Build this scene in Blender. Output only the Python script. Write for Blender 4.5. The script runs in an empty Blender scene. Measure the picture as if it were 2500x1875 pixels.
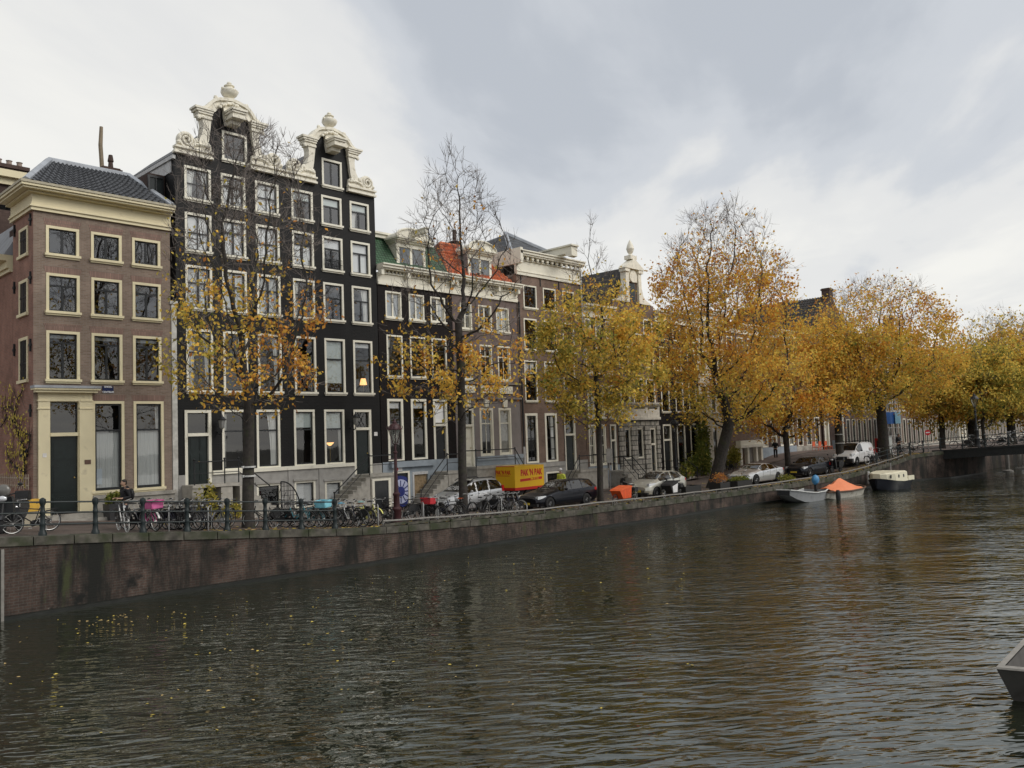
import bpy, bmesh, math, random
import numpy as np
from mathutils import Vector, Matrix
random.seed(7); RNG = np.random.default_rng(7)
SC = bpy.context.scene; COL = SC.collection; PI = math.pi
# ---------------------------------------------------------------- camera model (photo measured at 2500 x 1875)
FPX, HC = 2022.0, 4.9
AZ, PT, RO = math.radians(43.5), math.radians(3.6), math.radians(-2.1)
_F0 = np.array([math.cos(AZ), math.sin(AZ), 0]); _R0 = np.array([math.sin(AZ), -math.cos(AZ), 0]); _U0 = np.array([0, 0, 1.0])
CF = _F0*math.cos(PT)+_U0*math.sin(PT); _U = _U0*math.cos(PT)-_F0*math.sin(PT)
CR = math.cos(RO)*_R0+math.sin(RO)*_U; CU = -math.sin(RO)*_R0+math.cos(RO)*_U
CC = np.array([0, 0, HC])
def ray(x, y): return CF+CR*(x-1250)/FPX-CU*(y-937.5)/FPX
def at_z(x, y, z): d = ray(x, y); return CC+d*((z-HC)/d[2])
def at_y(x, y, Y): d = ray(x, y); return CC+d*(Y/d[1])
def at_x(x, y, X): d = ray(x, y); return CC+d*(X/d[0])
ZOOM = {1: (0, 350, .30139), 2: (0, 850, .30139), 3: (400, 150, .33153), 4: (400, 650, .39174), 5: (880, 500, .27125), 6: (880, 850, .27125),
        7: (1350, 550, .27125), 8: (1400, 950, .24864), 9: (1700, 1000, .27125), 'a': (1900, 700, .27125), 'b': (2200, 720, .24116),
        'c': (1000, 1120, .20796), 'd': (0, 1150, .22602), 'e': (250, 1150, .22602), 'f': (650, 1150, .22602), 'p': (0, 0, 1)}
def q(k, x, y): o = ZOOM[k]; return o[0]+x*o[2], o[1]+y*o[2]
YF = 36.0                                                  # the plane of the row of facades
def uz(k, x, y, Y=YF): w = at_y(*q(k, x, y), Y); return float(w[0]), float(w[2])
ZQ = np.array([(-40, 3.2), (-6, 3.0), (7, 2.45), (10, 2.25), (12.4, 2.05), (15.2, 1.82), (20, 1.43), (24, 1.26), (30, 1.05), (35, 1.05), (46, .95), (52, .98), (61, 1.12), (64, 1.31),
               (70.7, 1.84), (72.6, 2.12), (76, 2.28), (84, 2.25), (100, 1.7), (130, 1.4), (260, 1.4)])
YQ = np.array([(-40, 28.4), (7, 28.2), (12, 28.1), (20, 27.25), (24, 27.2), (30, 27.0), (35, 26.45), (38.4, 26.05), (46, 25.75), (52, 25.1), (61, 24.4), (71.5, 23.7), (74.2, 22.9), (76.7, 21.8), (84, 21.0), (84.3, 22.4), (130, 21), (260, 16)])
def sz(X, Y=30): return float(np.interp(X, ZQ[:, 0], ZQ[:, 1]))
def yq(X): return float(np.interp(X, YQ[:, 0], YQ[:, 1]))
def at_street(x, y, dz=0):
    d = ray(x, y); g = lambda t: CC[2]+d[2]*t-sz(d[0]*t)-dz
    t = 18.0
    while g(t) > 0 and t < 140: t += .1
    for k in range(1, 12): t -= .05*.5**k if g(t) < 0 else -.05*.5**k
    w = CC+d*t; return np.array([w[0], w[1], sz(w[0])])
def xcol(px, Y, py=1200): d = ray(px, py); return float(Y*d[0]/d[1])
def edge(px, off, py=1250):                                # ground point at an image column, so far in from the canal edge
    X = 30.0
    for _ in range(30): X = .5*X+.5*xcol(px, yq(X)+off, py)
    return np.array([X, yq(X)+off, sz(X)])
# ---------------------------------------------------------------- mesh builder and objects
ORG = {}
class MB:
    def __init__(s): s.v = []; s.f = []; s.m = []
    def add(s, vs, fs, mi=0):
        o = len(s.v); s.v += [tuple(float(c) for c in v) for v in vs]; s.f += [tuple(i+o for i in f) for f in fs]; s.m += [mi]*len(fs); return s
    def box(s, x0, x1, y0, y1, z0, z1, mi=0):
        return s.add([(x0, y0, z0), (x1, y0, z0), (x1, y1, z0), (x0, y1, z0), (x0, y0, z1), (x1, y0, z1), (x1, y1, z1), (x0, y1, z1)],
                     [(0, 3, 2, 1), (4, 5, 6, 7), (0, 1, 5, 4), (1, 2, 6, 5), (2, 3, 7, 6), (3, 0, 4, 7)], mi)
    def prism(s, poly, y0, y1, mi=0, axis='y'):
        n = len(poly); g = (lambda a, b, t: (a, t, b)) if axis == 'y' else ((lambda a, b, t: (t, a, b)) if axis == 'x' else (lambda a, b, t: (a, b, t)))
        vs = [g(a, b, y0) for a, b in poly]+[g(a, b, y1) for a, b in poly]
        return s.add(vs, [tuple(range(n)), tuple(range(2*n-1, n-1, -1))]+[(i, i+n, (i+1) % n+n, (i+1) % n) for i in range(n)], mi)
    def tube(s, pts, r, n=6, mi=0, closed=False, cap=True):
        P = [np.array(p, float) for p in pts]; k = len(P); rs = r if hasattr(r, '__len__') else [r]*k
        vs = []; up = None
        for i in range(k):
            a = P[(i-1) % k] if (closed or i > 0) else P[i]; b = P[(i+1) % k] if (closed or i < k-1) else P[i]
            t = b-a; t = t/(np.linalg.norm(t)+1e-9)
            if up is None:
                up = np.array([0, 0, 1.0]) if abs(t[2]) < .9 else np.array([1.0, 0, 0])
            e = up-t*(up@t); e /= np.linalg.norm(e)+1e-9; up = e; w = np.cross(t, e)
            for j in range(n):
                c = 2*PI*j/n; vs.append(P[i]+rs[i]*(math.cos(c)*e+math.sin(c)*w))
        fs = []
        for i in range(k if closed else k-1):
            for j in range(n):
                a = i*n+j; b = i*n+(j+1) % n; c = ((i+1) % k)*n
                fs.append((a, b, c+(j+1) % n, c+j))
        if not closed and cap: fs += [tuple(range(n-1, -1, -1)), tuple((k-1)*n+j for j in range(n))]
        return s.add(vs, fs, mi)
    def lathe(s, prof, c=(0, 0, 0), n=16, mi=0, axis='z'):
        vs = []; fs = []; k = len(prof)
        for r, z in prof:
            for j in range(n):
                a = 2*PI*j/n; x, y = r*math.cos(a), r*math.sin(a)
                vs.append((c[0]+x, c[1]+y, c[2]+z) if axis == 'z' else ((c[0]+x, c[1]+z, c[2]+y) if axis == 'y' else (c[0]+z, c[1]+x, c[2]+y)))
        for i in range(k-1):
            for j in range(n): fs.append((i*n+j, i*n+(j+1) % n, (i+1)*n+(j+1) % n, (i+1)*n+j))
        fs += [tuple(range(n-1, -1, -1)), tuple((k-1)*n+j for j in range(n))]
        return s.add(vs, fs, mi)
    def ball(s, c, r, n=12, mi=0):
        rr = r if hasattr(r, '__len__') else (r, r, r); m = n//2+1
        vs = []; fs = []
        for i in range(m):
            t = PI*i/(m-1)
            for j in range(n): a = 2*PI*j/n; vs.append((c[0]+rr[0]*math.sin(t)*math.cos(a), c[1]+rr[1]*math.sin(t)*math.sin(a), c[2]-rr[2]*math.cos(t)))
        for i in range(m-1):
            for j in range(n): fs.append((i*n+j, i*n+(j+1) % n, (i+1)*n+(j+1) % n, (i+1)*n+j))
        return s.add(vs, fs, mi)
    def build(s, name, mats, parent=None, smooth=False, loc=None):
        org = np.array(ORG.get(parent.name, (0, 0, 0))) if parent else np.array(loc if loc is not None else (0, 0, 0))
        me = bpy.data.meshes.new(name)
        me.from_pydata([tuple(np.array(v)-org) for v in s.v], [], s.f)
        for m in (mats if isinstance(mats, (list, tuple)) else [mats]): me.materials.append(m)
        if any(s.m): me.polygons.foreach_set('material_index', s.m)
        if smooth:
            me.polygons.foreach_set('use_smooth', [True]*len(me.polygons))
            try: me.set_sharp_from_angle(angle=math.radians(40))
            except Exception: pass
        bm = bmesh.new(); bm.from_mesh(me); bmesh.ops.recalc_face_normals(bm, faces=bm.faces); bm.to_mesh(me); bm.free()
        o = bpy.data.objects.new(name, me); COL.objects.link(o)
        if parent: o.parent = parent; ORG[o.name] = tuple(org)
        elif loc is not None: o.location = loc; ORG[o.name] = tuple(loc)
        return o
def tag(o, label=None, cat=None, group=None, kind=None):
    for k, v in (('label', label), ('category', cat), ('group', group), ('kind', kind)):
        if v: o[k] = v
    return o
def thing(name, label, cat, loc, group=None, rz=0):
    """an Empty at the thing's base; parts are built in world coordinates and shifted (rz only with local parts)"""
    o = bpy.data.objects.new(name, None); COL.objects.link(o); o.location = loc; o.rotation_euler = (0, 0, rz); o.empty_display_size = .3
    ORG[o.name] = tuple(loc); return tag(o, label, cat, group)
def local(name, label, cat, loc, group=None, rz=0):
    o = thing(name, label, cat, loc, group, rz); ORG[o.name] = (0, 0, 0); return o
def copy_tree(o, parent=None):
    c = o.copy(); COL.objects.link(c); c.parent = parent
    for ch in list(o.children): copy_tree(ch, c)
    return c
def text_part(name, txt, size, mat, parent, mtx, sx=1.0, bold=0.0):
    cu = bpy.data.curves.new('lettering', 'FONT'); cu.body = txt; cu.size = size; cu.align_x = 'CENTER'; cu.align_y = 'CENTER'; cu.extrude = .003; cu.offset = bold
    t = bpy.data.objects.new('lettering', cu); COL.objects.link(t)
    dg = bpy.context.evaluated_depsgraph_get(); me = bpy.data.meshes.new_from_object(t.evaluated_get(dg)); bpy.data.objects.remove(t)
    me.transform(Matrix.Diagonal((sx, 1, 1, 1))); me.transform(mtx)
    org = ORG.get(parent.name, (0, 0, 0)); me.transform(Matrix.Translation(-Vector(org)))
    me.materials.clear(); me.materials.append(mat)
    o = bpy.data.objects.new(name, me); COL.objects.link(o); o.parent = parent; ORG[o.name] = tuple(org); return o
FRONT = Matrix(((1, 0, 0, 0), (0, 0, -1, 0), (0, 1, 0, 0), (0, 0, 0, 1)))    # text standing upright, read from -Y
# ---------------------------------------------------------------- materials
MATS = {}
def nt(name):
    m = bpy.data.materials.new(name); m.use_nodes = True; t = m.node_tree; return m, t, t.nodes, t.links, t.nodes['Principled BSDF']
def mat(name, col, rough=.6, metal=0, var=.15, nscale=6, bump=0, spec=.4, dirt=None, coat=0):
    if name in MATS: return MATS[name]
    m, t, N, L, b = nt(name)
    b.inputs['Roughness'].default_value = rough; b.inputs['Metallic'].default_value = metal; b.inputs['Specular IOR Level'].default_value = spec
    if coat: b.inputs['Coat Weight'].default_value = coat; b.inputs['Coat Roughness'].default_value = .05
    tc = N.new('ShaderNodeTexCoord'); n = N.new('ShaderNodeTexNoise'); n.inputs['Scale'].default_value = nscale; n.inputs['Detail'].default_value = 5
    L.new(tc.outputs['Object'], n.inputs['Vector'])
    r = N.new('ShaderNodeValToRGB'); r.color_ramp.elements[0].position = .3; r.color_ramp.elements[1].position = .7
    c0 = tuple(max(0, c*(1-var)) for c in col); c1 = tuple(min(1, c*(1+var)) for c in col)
    r.color_ramp.elements[0].color = (*c0, 1); r.color_ramp.elements[1].color = (*c1, 1)
    L.new(n.outputs['Fac'], r.inputs['Fac'])
    out = r.outputs['Color']
    if dirt:
        n2 = N.new('ShaderNodeTexNoise'); n2.inputs['Scale'].default_value = dirt[1]; n2.inputs['Detail'].default_value = 8; L.new(tc.outputs['Object'], n2.inputs['Vector'])
        mp = N.new('ShaderNodeMapRange'); mp.inputs['From Min'].default_value = dirt[2]; mp.inputs['From Max'].default_value = dirt[2]+.2; L.new(n2.outputs['Fac'], mp.inputs['Value'])
        mx = N.new('ShaderNodeMixRGB'); L.new(mp.outputs['Result'], mx.inputs['Fac']); L.new(out, mx.inputs['Color1']); mx.inputs['Color2'].default_value = (*dirt[0], 1); out = mx.outputs['Color']
    L.new(out, b.inputs['Base Color'])
    if bump:
        bp = N.new('ShaderNodeBump'); bp.inputs['Strength'].default_value = bump; bp.inputs['Distance'].default_value = .02; L.new(n.outputs['Fac'], bp.inputs['Height']); L.new(bp.outputs['Normal'], b.inputs['Normal'])
    MATS[name] = m; return m
def brick(name, c1, c2, mortar, w=.22, h=.066, msize=.010, big=.35, stain=None, rough=.85, flat=False, bump=.3):
    if name in MATS: return MATS[name]
    m, t, N, L, b = nt(name); b.inputs['Roughness'].default_value = rough; b.inputs['Specular IOR Level'].default_value = .25
    tc = N.new('ShaderNodeTexCoord'); sp = N.new('ShaderNodeSeparateXYZ'); L.new(tc.outputs['Object'], sp.inputs[0])
    cb = N.new('ShaderNodeCombineXYZ')
    if flat: L.new(sp.outputs[0], cb.inputs[0]); L.new(sp.outputs[1], cb.inputs[1])
    else:
        ad = N.new('ShaderNodeMath'); ad.operation = 'ADD'; L.new(sp.outputs[0], ad.inputs[0]); L.new(sp.outputs[1], ad.inputs[1]); L.new(ad.outputs[0], cb.inputs[0]); L.new(sp.outputs[2], cb.inputs[1])
    bt = N.new('ShaderNodeTexBrick'); bt.inputs['Scale'].default_value = 1; bt.inputs['Brick Width'].default_value = w; bt.inputs['Row Height'].default_value = h
    bt.inputs['Mortar Size'].default_value = msize; bt.inputs['Mortar Smooth'].default_value = .3; bt.inputs['Bias'].default_value = 0
    bt.inputs['Color1'].default_value = (*c1, 1); bt.inputs['Color2'].default_value = (*c2, 1); bt.inputs['Mortar'].default_value = (*mortar, 1)
    L.new(cb.outputs[0], bt.inputs['Vector'])
    n = N.new('ShaderNodeTexNoise'); n.inputs['Scale'].default_value = .9; n.inputs['Detail'].default_value = 7; n.inputs['Roughness'].default_value = .65; L.new(tc.outputs['Object'], n.inputs['Vector'])
    mr = N.new('ShaderNodeMapRange'); mr.inputs['From Min'].default_value = .3; mr.inputs['From Max'].default_value = .7; mr.inputs['To Min'].default_value = 1-big; mr.inputs['To Max'].default_value = 1+big; L.new(n.outputs['Fac'], mr.inputs['Value'])
    mx = N.new('ShaderNodeMixRGB'); mx.blend_type = 'MULTIPLY'; mx.inputs['Fac'].default_value = 1; L.new(bt.outputs['Color'], mx.inputs['Color1']); L.new(mr.outputs['Result'], mx.inputs['Color2'])
    out = mx.outputs['Color']
    for st in (stain or []):                                # (colour, scale xyz, threshold, softness)
        mpn = N.new('ShaderNodeMapping'); mpn.inputs['Scale'].default_value = st[1]; L.new(tc.outputs['Object'], mpn.inputs['Vector'])
        n2 = N.new('ShaderNodeTexNoise'); n2.inputs['Scale'].default_value = 1; n2.inputs['Detail'].default_value = 8; n2.inputs['Roughness'].default_value = .7; L.new(mpn.outputs[0], n2.inputs['Vector'])
        m2 = N.new('ShaderNodeMapRange'); m2.inputs['From Min'].default_value = st[2]; m2.inputs['From Max'].default_value = st[2]+st[3]; L.new(n2.outputs['Fac'], m2.inputs['Value'])
        x2 = N.new('ShaderNodeMixRGB'); L.new(m2.outputs['Result'], x2.inputs['Fac']); L.new(out, x2.inputs['Color1']); x2.inputs['Color2'].default_value = (*st[0], 1); out = x2.outputs['Color']
    L.new(out, b.inputs['Base Color'])
    bp = N.new('ShaderNodeBump'); bp.inputs['Strength'].default_value = bump; bp.inputs['Distance'].default_value = .01; bp.invert = True; L.new(bt.outputs['Fac'], bp.inputs['Height']); L.new(bp.outputs['Normal'], b.inputs['Normal'])
    MATS[name] = m; return m
def tiles(name, c1, c2, axis_u=0, w=.30, h=.36):
    """curved roof tiles: rows up the slope and a wave along the eaves"""
    if name in MATS: return MATS[name]
    m, t, N, L, b = nt(name); b.inputs['Roughness'].default_value = .65
    tc = N.new('ShaderNodeTexCoord'); sp = N.new('ShaderNodeSeparateXYZ'); L.new(tc.outputs['Object'], sp.inputs[0])
    cb = N.new('ShaderNodeCombineXYZ'); L.new(sp.outputs[axis_u], cb.inputs[0]); L.new(sp.outputs[2], cb.inputs[1])
    bt = N.new('ShaderNodeTexBrick'); bt.offset = 0; bt.inputs['Scale'].default_value = 1; bt.inputs['Brick Width'].default_value = w; bt.inputs['Row Height'].default_value = h; bt.inputs['Mortar Size'].default_value = .03; bt.inputs['Mortar Smooth'].default_value = .8
    bt.inputs['Color1'].default_value = (*c1, 1); bt.inputs['Color2'].default_value = (*c2, 1); bt.inputs['Mortar'].default_value = (*[c*.35 for c in c1], 1); L.new(cb.outputs[0], bt.inputs['Vector'])
    n = N.new('ShaderNodeTexNoise'); n.inputs['Scale'].default_value = 2.5; n.inputs['Detail'].default_value = 6; L.new(tc.outputs['Object'], n.inputs['Vector'])
    mr = N.new('ShaderNodeMapRange'); mr.inputs['From Min'].default_value = .3; mr.inputs['From Max'].default_value = .7; mr.inputs['To Min'].default_value = .65; mr.inputs['To Max'].default_value = 1.35; L.new(n.outputs['Fac'], mr.inputs['Value'])
    mx = N.new('ShaderNodeMixRGB'); mx.blend_type = 'MULTIPLY'; mx.inputs['Fac'].default_value = 1; L.new(bt.outputs['Color'], mx.inputs['Color1']); L.new(mr.outputs['Result'], mx.inputs['Color2']); L.new(mx.outputs['Color'], b.inputs['Base Color'])
    bp = N.new('ShaderNodeBump'); bp.inputs['Strength'].default_value = .8; bp.inputs['Distance'].default_value = .05; bp.invert = True; L.new(bt.outputs['Fac'], bp.inputs['Height']); L.new(bp.outputs['Normal'], b.inputs['Normal'])
    MATS[name] = m; return m
def glass(name, tint=(.5, .55, .55), refl=.10, wob=.01, scale=1.2):
    m = bpy.data.materials.new(name); m.use_nodes = True; t = m.node_tree; N, L = t.nodes, t.links; N.clear()
    out = N.new('ShaderNodeOutputMaterial'); mx = N.new('ShaderNodeMixShader'); tr = N.new('ShaderNodeBsdfTransparent'); gl = N.new('ShaderNodeBsdfGlossy')
    tr.inputs['Color'].default_value = (*tint, 1); gl.inputs['Roughness'].default_value = .02; gl.inputs['Color'].default_value = (1, 1, 1, 1)
    fr = N.new('ShaderNodeFresnel'); ge = N.new('ShaderNodeNewGeometry'); mm = N.new('ShaderNodeMath'); mm.operation = 'MULTIPLY_ADD'; mm.inputs[1].default_value = -.8333; mm.inputs[2].default_value = 1.5; L.new(ge.outputs['Backfacing'], mm.inputs[0]); L.new(mm.outputs[0], fr.inputs['IOR'])
    ad = N.new('ShaderNodeMath'); ad.operation = 'ADD'; ad.inputs[1].default_value = refl; ad.use_clamp = True
    tc = N.new('ShaderNodeTexCoord'); n = N.new('ShaderNodeTexNoise'); n.inputs['Scale'].default_value = scale; L.new(tc.outputs['Object'], n.inputs['Vector'])
    bp = N.new('ShaderNodeBump'); bp.inputs['Strength'].default_value = 1; bp.inputs['Distance'].default_value = wob; L.new(n.outputs['Fac'], bp.inputs['Height']); L.new(bp.outputs['Normal'], gl.inputs['Normal'])
    L.new(fr.outputs[0], ad.inputs[0]); L.new(ad.outputs[0], mx.inputs[0]); L.new(tr.outputs[0], mx.inputs[1]); L.new(gl.outputs[0], mx.inputs[2]); L.new(mx.outputs[0], out.inputs[0])
    MATS[name] = m; return m
def folds(name, col, freq=14, trans=.35):
    """hanging cloth with vertical folds"""
    m, t, N, L, b = nt(name); b.inputs['Roughness'].default_value = .9
    tc = N.new('ShaderNodeTexCoord'); mp = N.new('ShaderNodeMapping'); mp.inputs['Scale'].default_value = (freq, freq, .25); L.new(tc.outputs['Object'], mp.inputs[0])
    n = N.new('ShaderNodeTexNoise'); n.inputs['Scale'].default_value = 1; n.inputs['Detail'].default_value = 2; L.new(mp.outputs[0], n.inputs['Vector'])
    bp = N.new('ShaderNodeBump'); bp.inputs['Strength'].default_value = 1; bp.inputs['Distance'].default_value = .08; L.new(n.outputs['Fac'], bp.inputs['Height']); L.new(bp.outputs['Normal'], b.inputs['Normal'])
    b.inputs['Base Color'].default_value = (*col, 1); MATS[name] = m; return m
CREAM = mat('cream_paint', (.74, .66, .44), .5, var=.06, nscale=1.5, dirt=((.5, .44, .3), 3, .62))
WHITE = mat('offwhite_paint', (.76, .73, .62), .5, var=.06, nscale=1.5, dirt=((.5, .47, .38), 3.5, .6))
ORNA = mat('ornament_stone', (.78, .74, .63), .6, var=.1, nscale=3, dirt=((.42, .38, .29), 5, .56), bump=.5)
BLACKW = brick('black_painted_brick', (.0085, .0082, .0088), (.007, .0068, .0072), (.005, .005, .0052), .22, .075, .012, .4, [((.016, .0155, .015), (.9, .9, .18), .58, .2)], rough=.55, bump=.7)
BLACK2 = mat('black_brown_brick', (.015, .0125, .0125), .75, var=.35, nscale=9, bump=.2, spec=.12)
DARKW = mat('black_gloss_wood', (.012, .014, .016), .35, var=.2)
DGREEN = mat('dark_green_door', (.008, .014, .013), .3, var=.25)
IRON = mat('black_iron', (.014, .015, .017), .45, var=.3)
STONE = mat('grey_stone', (.36, .34, .30), .8, var=.18, nscale=4, bump=.2, dirt=((.17, .16, .14), 1.6, .56))
BLUEGREY = mat('blue_grey_render', (.27, .31, .35), .7, var=.12, nscale=2, dirt=((.15, .17, .19), 1.4, .6))
CONC = mat('grey_concrete', (.33, .32, .30), .85, var=.15, nscale=3, bump=.15)
LEAD = mat('lead_sheet', (.33, .35, .38), .5, metal=.2, var=.2, nscale=2)
GTILE = tiles('grey_roof_tile', (.05, .053, .06), (.08, .084, .092))
DTILE = tiles('dark_roof_tile', (.05, .045, .042), (.075, .068, .06))
OTILE = tiles('orange_roof_tile', (.50, .13, .05), (.40, .09, .035))
GREENR = tiles('green_slate', (.035, .095, .045), (.05, .12, .06), w=.2, h=.16)
BR1 = brick('brown_brick', (.255, .192, .15), (.19, .138, .105), (.25, .21, .18), big=.22, stain=[((.13, .10, .085), (1.3, 1.3, .22), .56, .22)])
BR1S = brick('red_brown_brick', (.29, .145, .105), (.24, .12, .09), (.24, .18, .15))
BR4 = brick('grey_brown_brick', (.17, .125, .115), (.145, .105, .098), (.15, .125, .115))
BR5 = brick('umber_brick', (.185, .125, .098), (.15, .10, .08), (.17, .135, .11))
BRD = brick('dark_brick', (.085, .055, .048), (.065, .042, .036), (.08, .06, .05))
LGREY = mat('warm_grey_render', (.23, .205, .20), .75, var=.1, nscale=2)
PANE = glass('window_glass', (.92, .94, .94), .13, .0012); PANED = glass('dark_window_glass', (.78, .8, .8), .055, .0012); PANEV = glass('car_glass', (.22, .24, .25), .06, .0)
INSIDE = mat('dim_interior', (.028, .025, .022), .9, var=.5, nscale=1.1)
SHEER = folds('sheer_curtain', (.62, .63, .62)); DRAPE = folds('white_drape', (.78, .77, .74), 9); BLIND = mat('roller_blind', (.66, .72, .70), .8, var=.03)
WBLIND = mat('white_blind', (.84, .84, .84), .8, var=.04)
# ---------------------------------------------------------------- camera, light, sky
cam = bpy.data.cameras.new('camera'); co = bpy.data.objects.new('camera', cam); COL.objects.link(co)
cam.sensor_fit = 'HORIZONTAL'; cam.sensor_width = 36; cam.lens = FPX/2500*36; cam.clip_end = 3000; cam.clip_start = .1
co.matrix_world = Matrix(((CR[0], CU[0], -CF[0], 0), (CR[1], CU[1], -CF[1], 0), (CR[2], CU[2], -CF[2], HC), (0, 0, 0, 1)))
SC.camera = co
SUN_EL, SUN_AZ = math.radians(38), math.radians(-62)          # behind the camera, over the opposite bank
sd = bpy.data.lights.new('sun', 'SUN'); sd.energy = 1.5; sd.angle = math.radians(35); sd.color = (1, .96, .90)
so = bpy.data.objects.new('sun', sd); COL.objects.link(so); so.location = (0, -20, 40)
_sd = Vector((math.cos(SUN_EL)*math.cos(SUN_AZ), math.cos(SUN_EL)*math.sin(SUN_AZ), math.sin(SUN_EL)))
so.rotation_euler = _sd.to_track_quat('Z', 'Y').to_euler()
W = bpy.data.worlds.new('World'); SC.world = W; W.use_nodes = True; wt = W.node_tree; N, L = wt.nodes, wt.links; N.clear()
wo = N.new('ShaderNodeOutputWorld'); bgS = N.new('ShaderNodeBackground'); bgC = N.new('ShaderNodeBackground'); mixS = N.new('ShaderNodeMixShader')
sky = N.new('ShaderNodeTexSky'); sky.sky_type = 'NISHITA'; sky.sun_disc = False; sky.sun_elevation = SUN_EL; sky.sun_rotation = math.pi/2-SUN_AZ; sky.dust_density = 2
L.new(sky.outputs[0], bgS.inputs['Color']); bgS.inputs['Strength'].default_value = .08
tc = N.new('ShaderNodeTexCoord'); sp = N.new('ShaderNodeSeparateXYZ'); L.new(tc.outputs['Generated'], sp.inputs[0])
def mth(op, a, b=None, c=None):
    n = N.new('ShaderNodeMath'); n.operation = op
    for i, v in enumerate((a, b, c)):
        if v is None: continue
        if isinstance(v, (int, float)): n.inputs[i].default_value = v
        else: L.new(v, n.inputs[i])
    return n.outputs[0]
dz = mth('ADD', mth('MAXIMUM', sp.outputs[2], 0.0), .10)      # cloud layer seen in perspective
px_, py_ = mth('DIVIDE', sp.outputs[0], dz), mth('DIVIDE', sp.outputs[1], dz)
cmb = N.new('ShaderNodeCombineXYZ'); L.new(px_, cmb.inputs[0]); L.new(py_, cmb.inputs[1])
def cloud(rot, scale, stretch, detail, dist, off):
    mp = N.new('ShaderNodeMapping'); mp.vector_type = 'TEXTURE'; mp.inputs['Rotation'].default_value = (0, 0, rot); mp.inputs['Scale'].default_value = (stretch, 1, 1); mp.inputs['Location'].default_value = off
    L.new(cmb.outputs[0], mp.inputs[0]); n = N.new('ShaderNodeTexNoise'); n.inputs['Scale'].default_value = scale; n.inputs['Detail'].default_value = detail; n.inputs['Roughness'].default_value = .52; n.inputs['Distortion'].default_value = dist
    L.new(mp.outputs[0], n.inputs['Vector']); return n.outputs['Fac']
A0 = math.radians(27)
c1 = cloud(A0, .60, 2.4, 8, .7, (3.1, .4, 0)); c2 = cloud(A0+.25, 1.7, 1.7, 7, .4, (7, 2, 3))
def toward(az, el, p):                                        # how near the view is to a direction of the sky
    v = N.new('ShaderNodeVectorMath'); v.operation = 'DOT_PRODUCT'; L.new(tc.outputs['Generated'], v.inputs[0])
    a, e = math.radians(az), math.radians(el); v.inputs[1].default_value = (math.cos(e)*math.cos(a), math.cos(e)*math.sin(a), math.sin(e))
    return mth('POWER', mth('MAXIMUM', v.outputs['Value'], 0.0), p)
base = mth('ADD', mth('ADD', mth('MULTIPLY', c1, 1.15), mth('MULTIPLY', c2, .65)), -.335)
base = mth('ADD', base, mth('MULTIPLY', toward(80, 16, 6), .19))
base = mth('ADD', base, mth('MULTIPLY', toward(36, 8, 40), .16))
base = mth('SUBTRACT', base, mth('MULTIPLY', toward(30, 31, 11), .24))
base = mth('ADD', base, mth('MULTIPLY', toward(14, 4, 35), .28))
hor = mth('MULTIPLY', mth('POWER', mth('SUBTRACT', 1.0, mth('MAXIMUM', sp.outputs[2], 0.0)), 14.0), .16)
base = mth('ADD', base, hor)
rp = N.new('ShaderNodeValToRGB'); cr = rp.color_ramp; cr.interpolation = 'EASE'
cr.elements[0].position = .34; cr.elements[0].color = (.475, .505, .55, 1)
cr.elements[1].position = .82; cr.elements[1].color = (.85, .84, .80, 1)
e = cr.elements.new(.48); e.color = (.58, .605, .64, 1)
e = cr.elements.new(.61); e.color = (.735, .737, .73, 1)
L.new(base, rp.inputs['Fac']); L.new(rp.outputs['Color'], bgC.inputs['Color']); bgC.inputs['Strength'].default_value = .90
mixS.inputs[0].default_value = .93; L.new(bgS.outputs[0], mixS.inputs[1]); L.new(bgC.outputs[0], mixS.inputs[2]); L.new(mixS.outputs[0], wo.inputs[0])
SC.view_settings.view_transform = 'Standard'; SC.view_settings.look = 'None'; SC.view_settings.exposure = .32; SC.view_settings.gamma = 1
SC.cycles.max_bounces = 6; SC.cycles.transparent_max_bounces = 12; SC.cycles.caustics_reflective = False; SC.cycles.caustics_refractive = False
try: SC.cycles.use_denoising = True
except Exception: pass
# ---------------------------------------------------------------- ground: street, pavement, quay wall, water
def strip(name, xs, rows, m, smooth=False):                   # rows: functions x -> (y, z)
    mb = MB(); k = len(rows)
    vs = [(x, *r(x)) for x in xs for r in rows]
    fs = [(i*k+j, (i+1)*k+j, (i+1)*k+j+1, i*k+j+1) for i in range(len(xs)-1) for j in range(k-1)]
    mb.add(vs, fs); return mb.build(name, m, None, smooth)
XS = [float(v) for v in np.unique(np.concatenate([np.arange(-40, 70, 1.0), np.arange(70, 90, .5), np.arange(90, 262, 3.0)]))]
PAVE = brick('street_clinker', (.125, .095, .082), (.10, .078, .07), (.075, .065, .058), .21, .10, .012, .4, [((.17, .16, .15), (.35, .35, 1), .62, .2)], flat=True, rough=.7)
PAVE2 = brick('pavement_tile', (.17, .125, .105), (.14, .105, .09), (.09, .075, .065), .30, .30, .012, .35, [((.09, .08, .07), (.5, .5, 1), .6, .2)], flat=True, rough=.75)
tag(strip('street', XS, [lambda x: (yq(x)+.42, sz(x)), lambda x: (30.5, sz(x)+.02), lambda x: (34.0, sz(x)+.01)], PAVE), kind='structure')
tag(strip('pavement', XS, [lambda x: (33.9, sz(x)-.05), lambda x: (33.9, sz(x)+.12), lambda x: (34.05, sz(x)+.124), lambda x: (75, sz(x)+.14)], PAVE2), kind='structure')
COPE = mat('coping_stone', (.085, .078, .064), .85, var=.5, nscale=3.5, bump=.4, dirt=((.035, .042, .02), 1.6, .44))
mb = MB()
cx = [-40.0]
while cx[-1] < 84: cx.append(cx[-1]+1.15)
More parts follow.
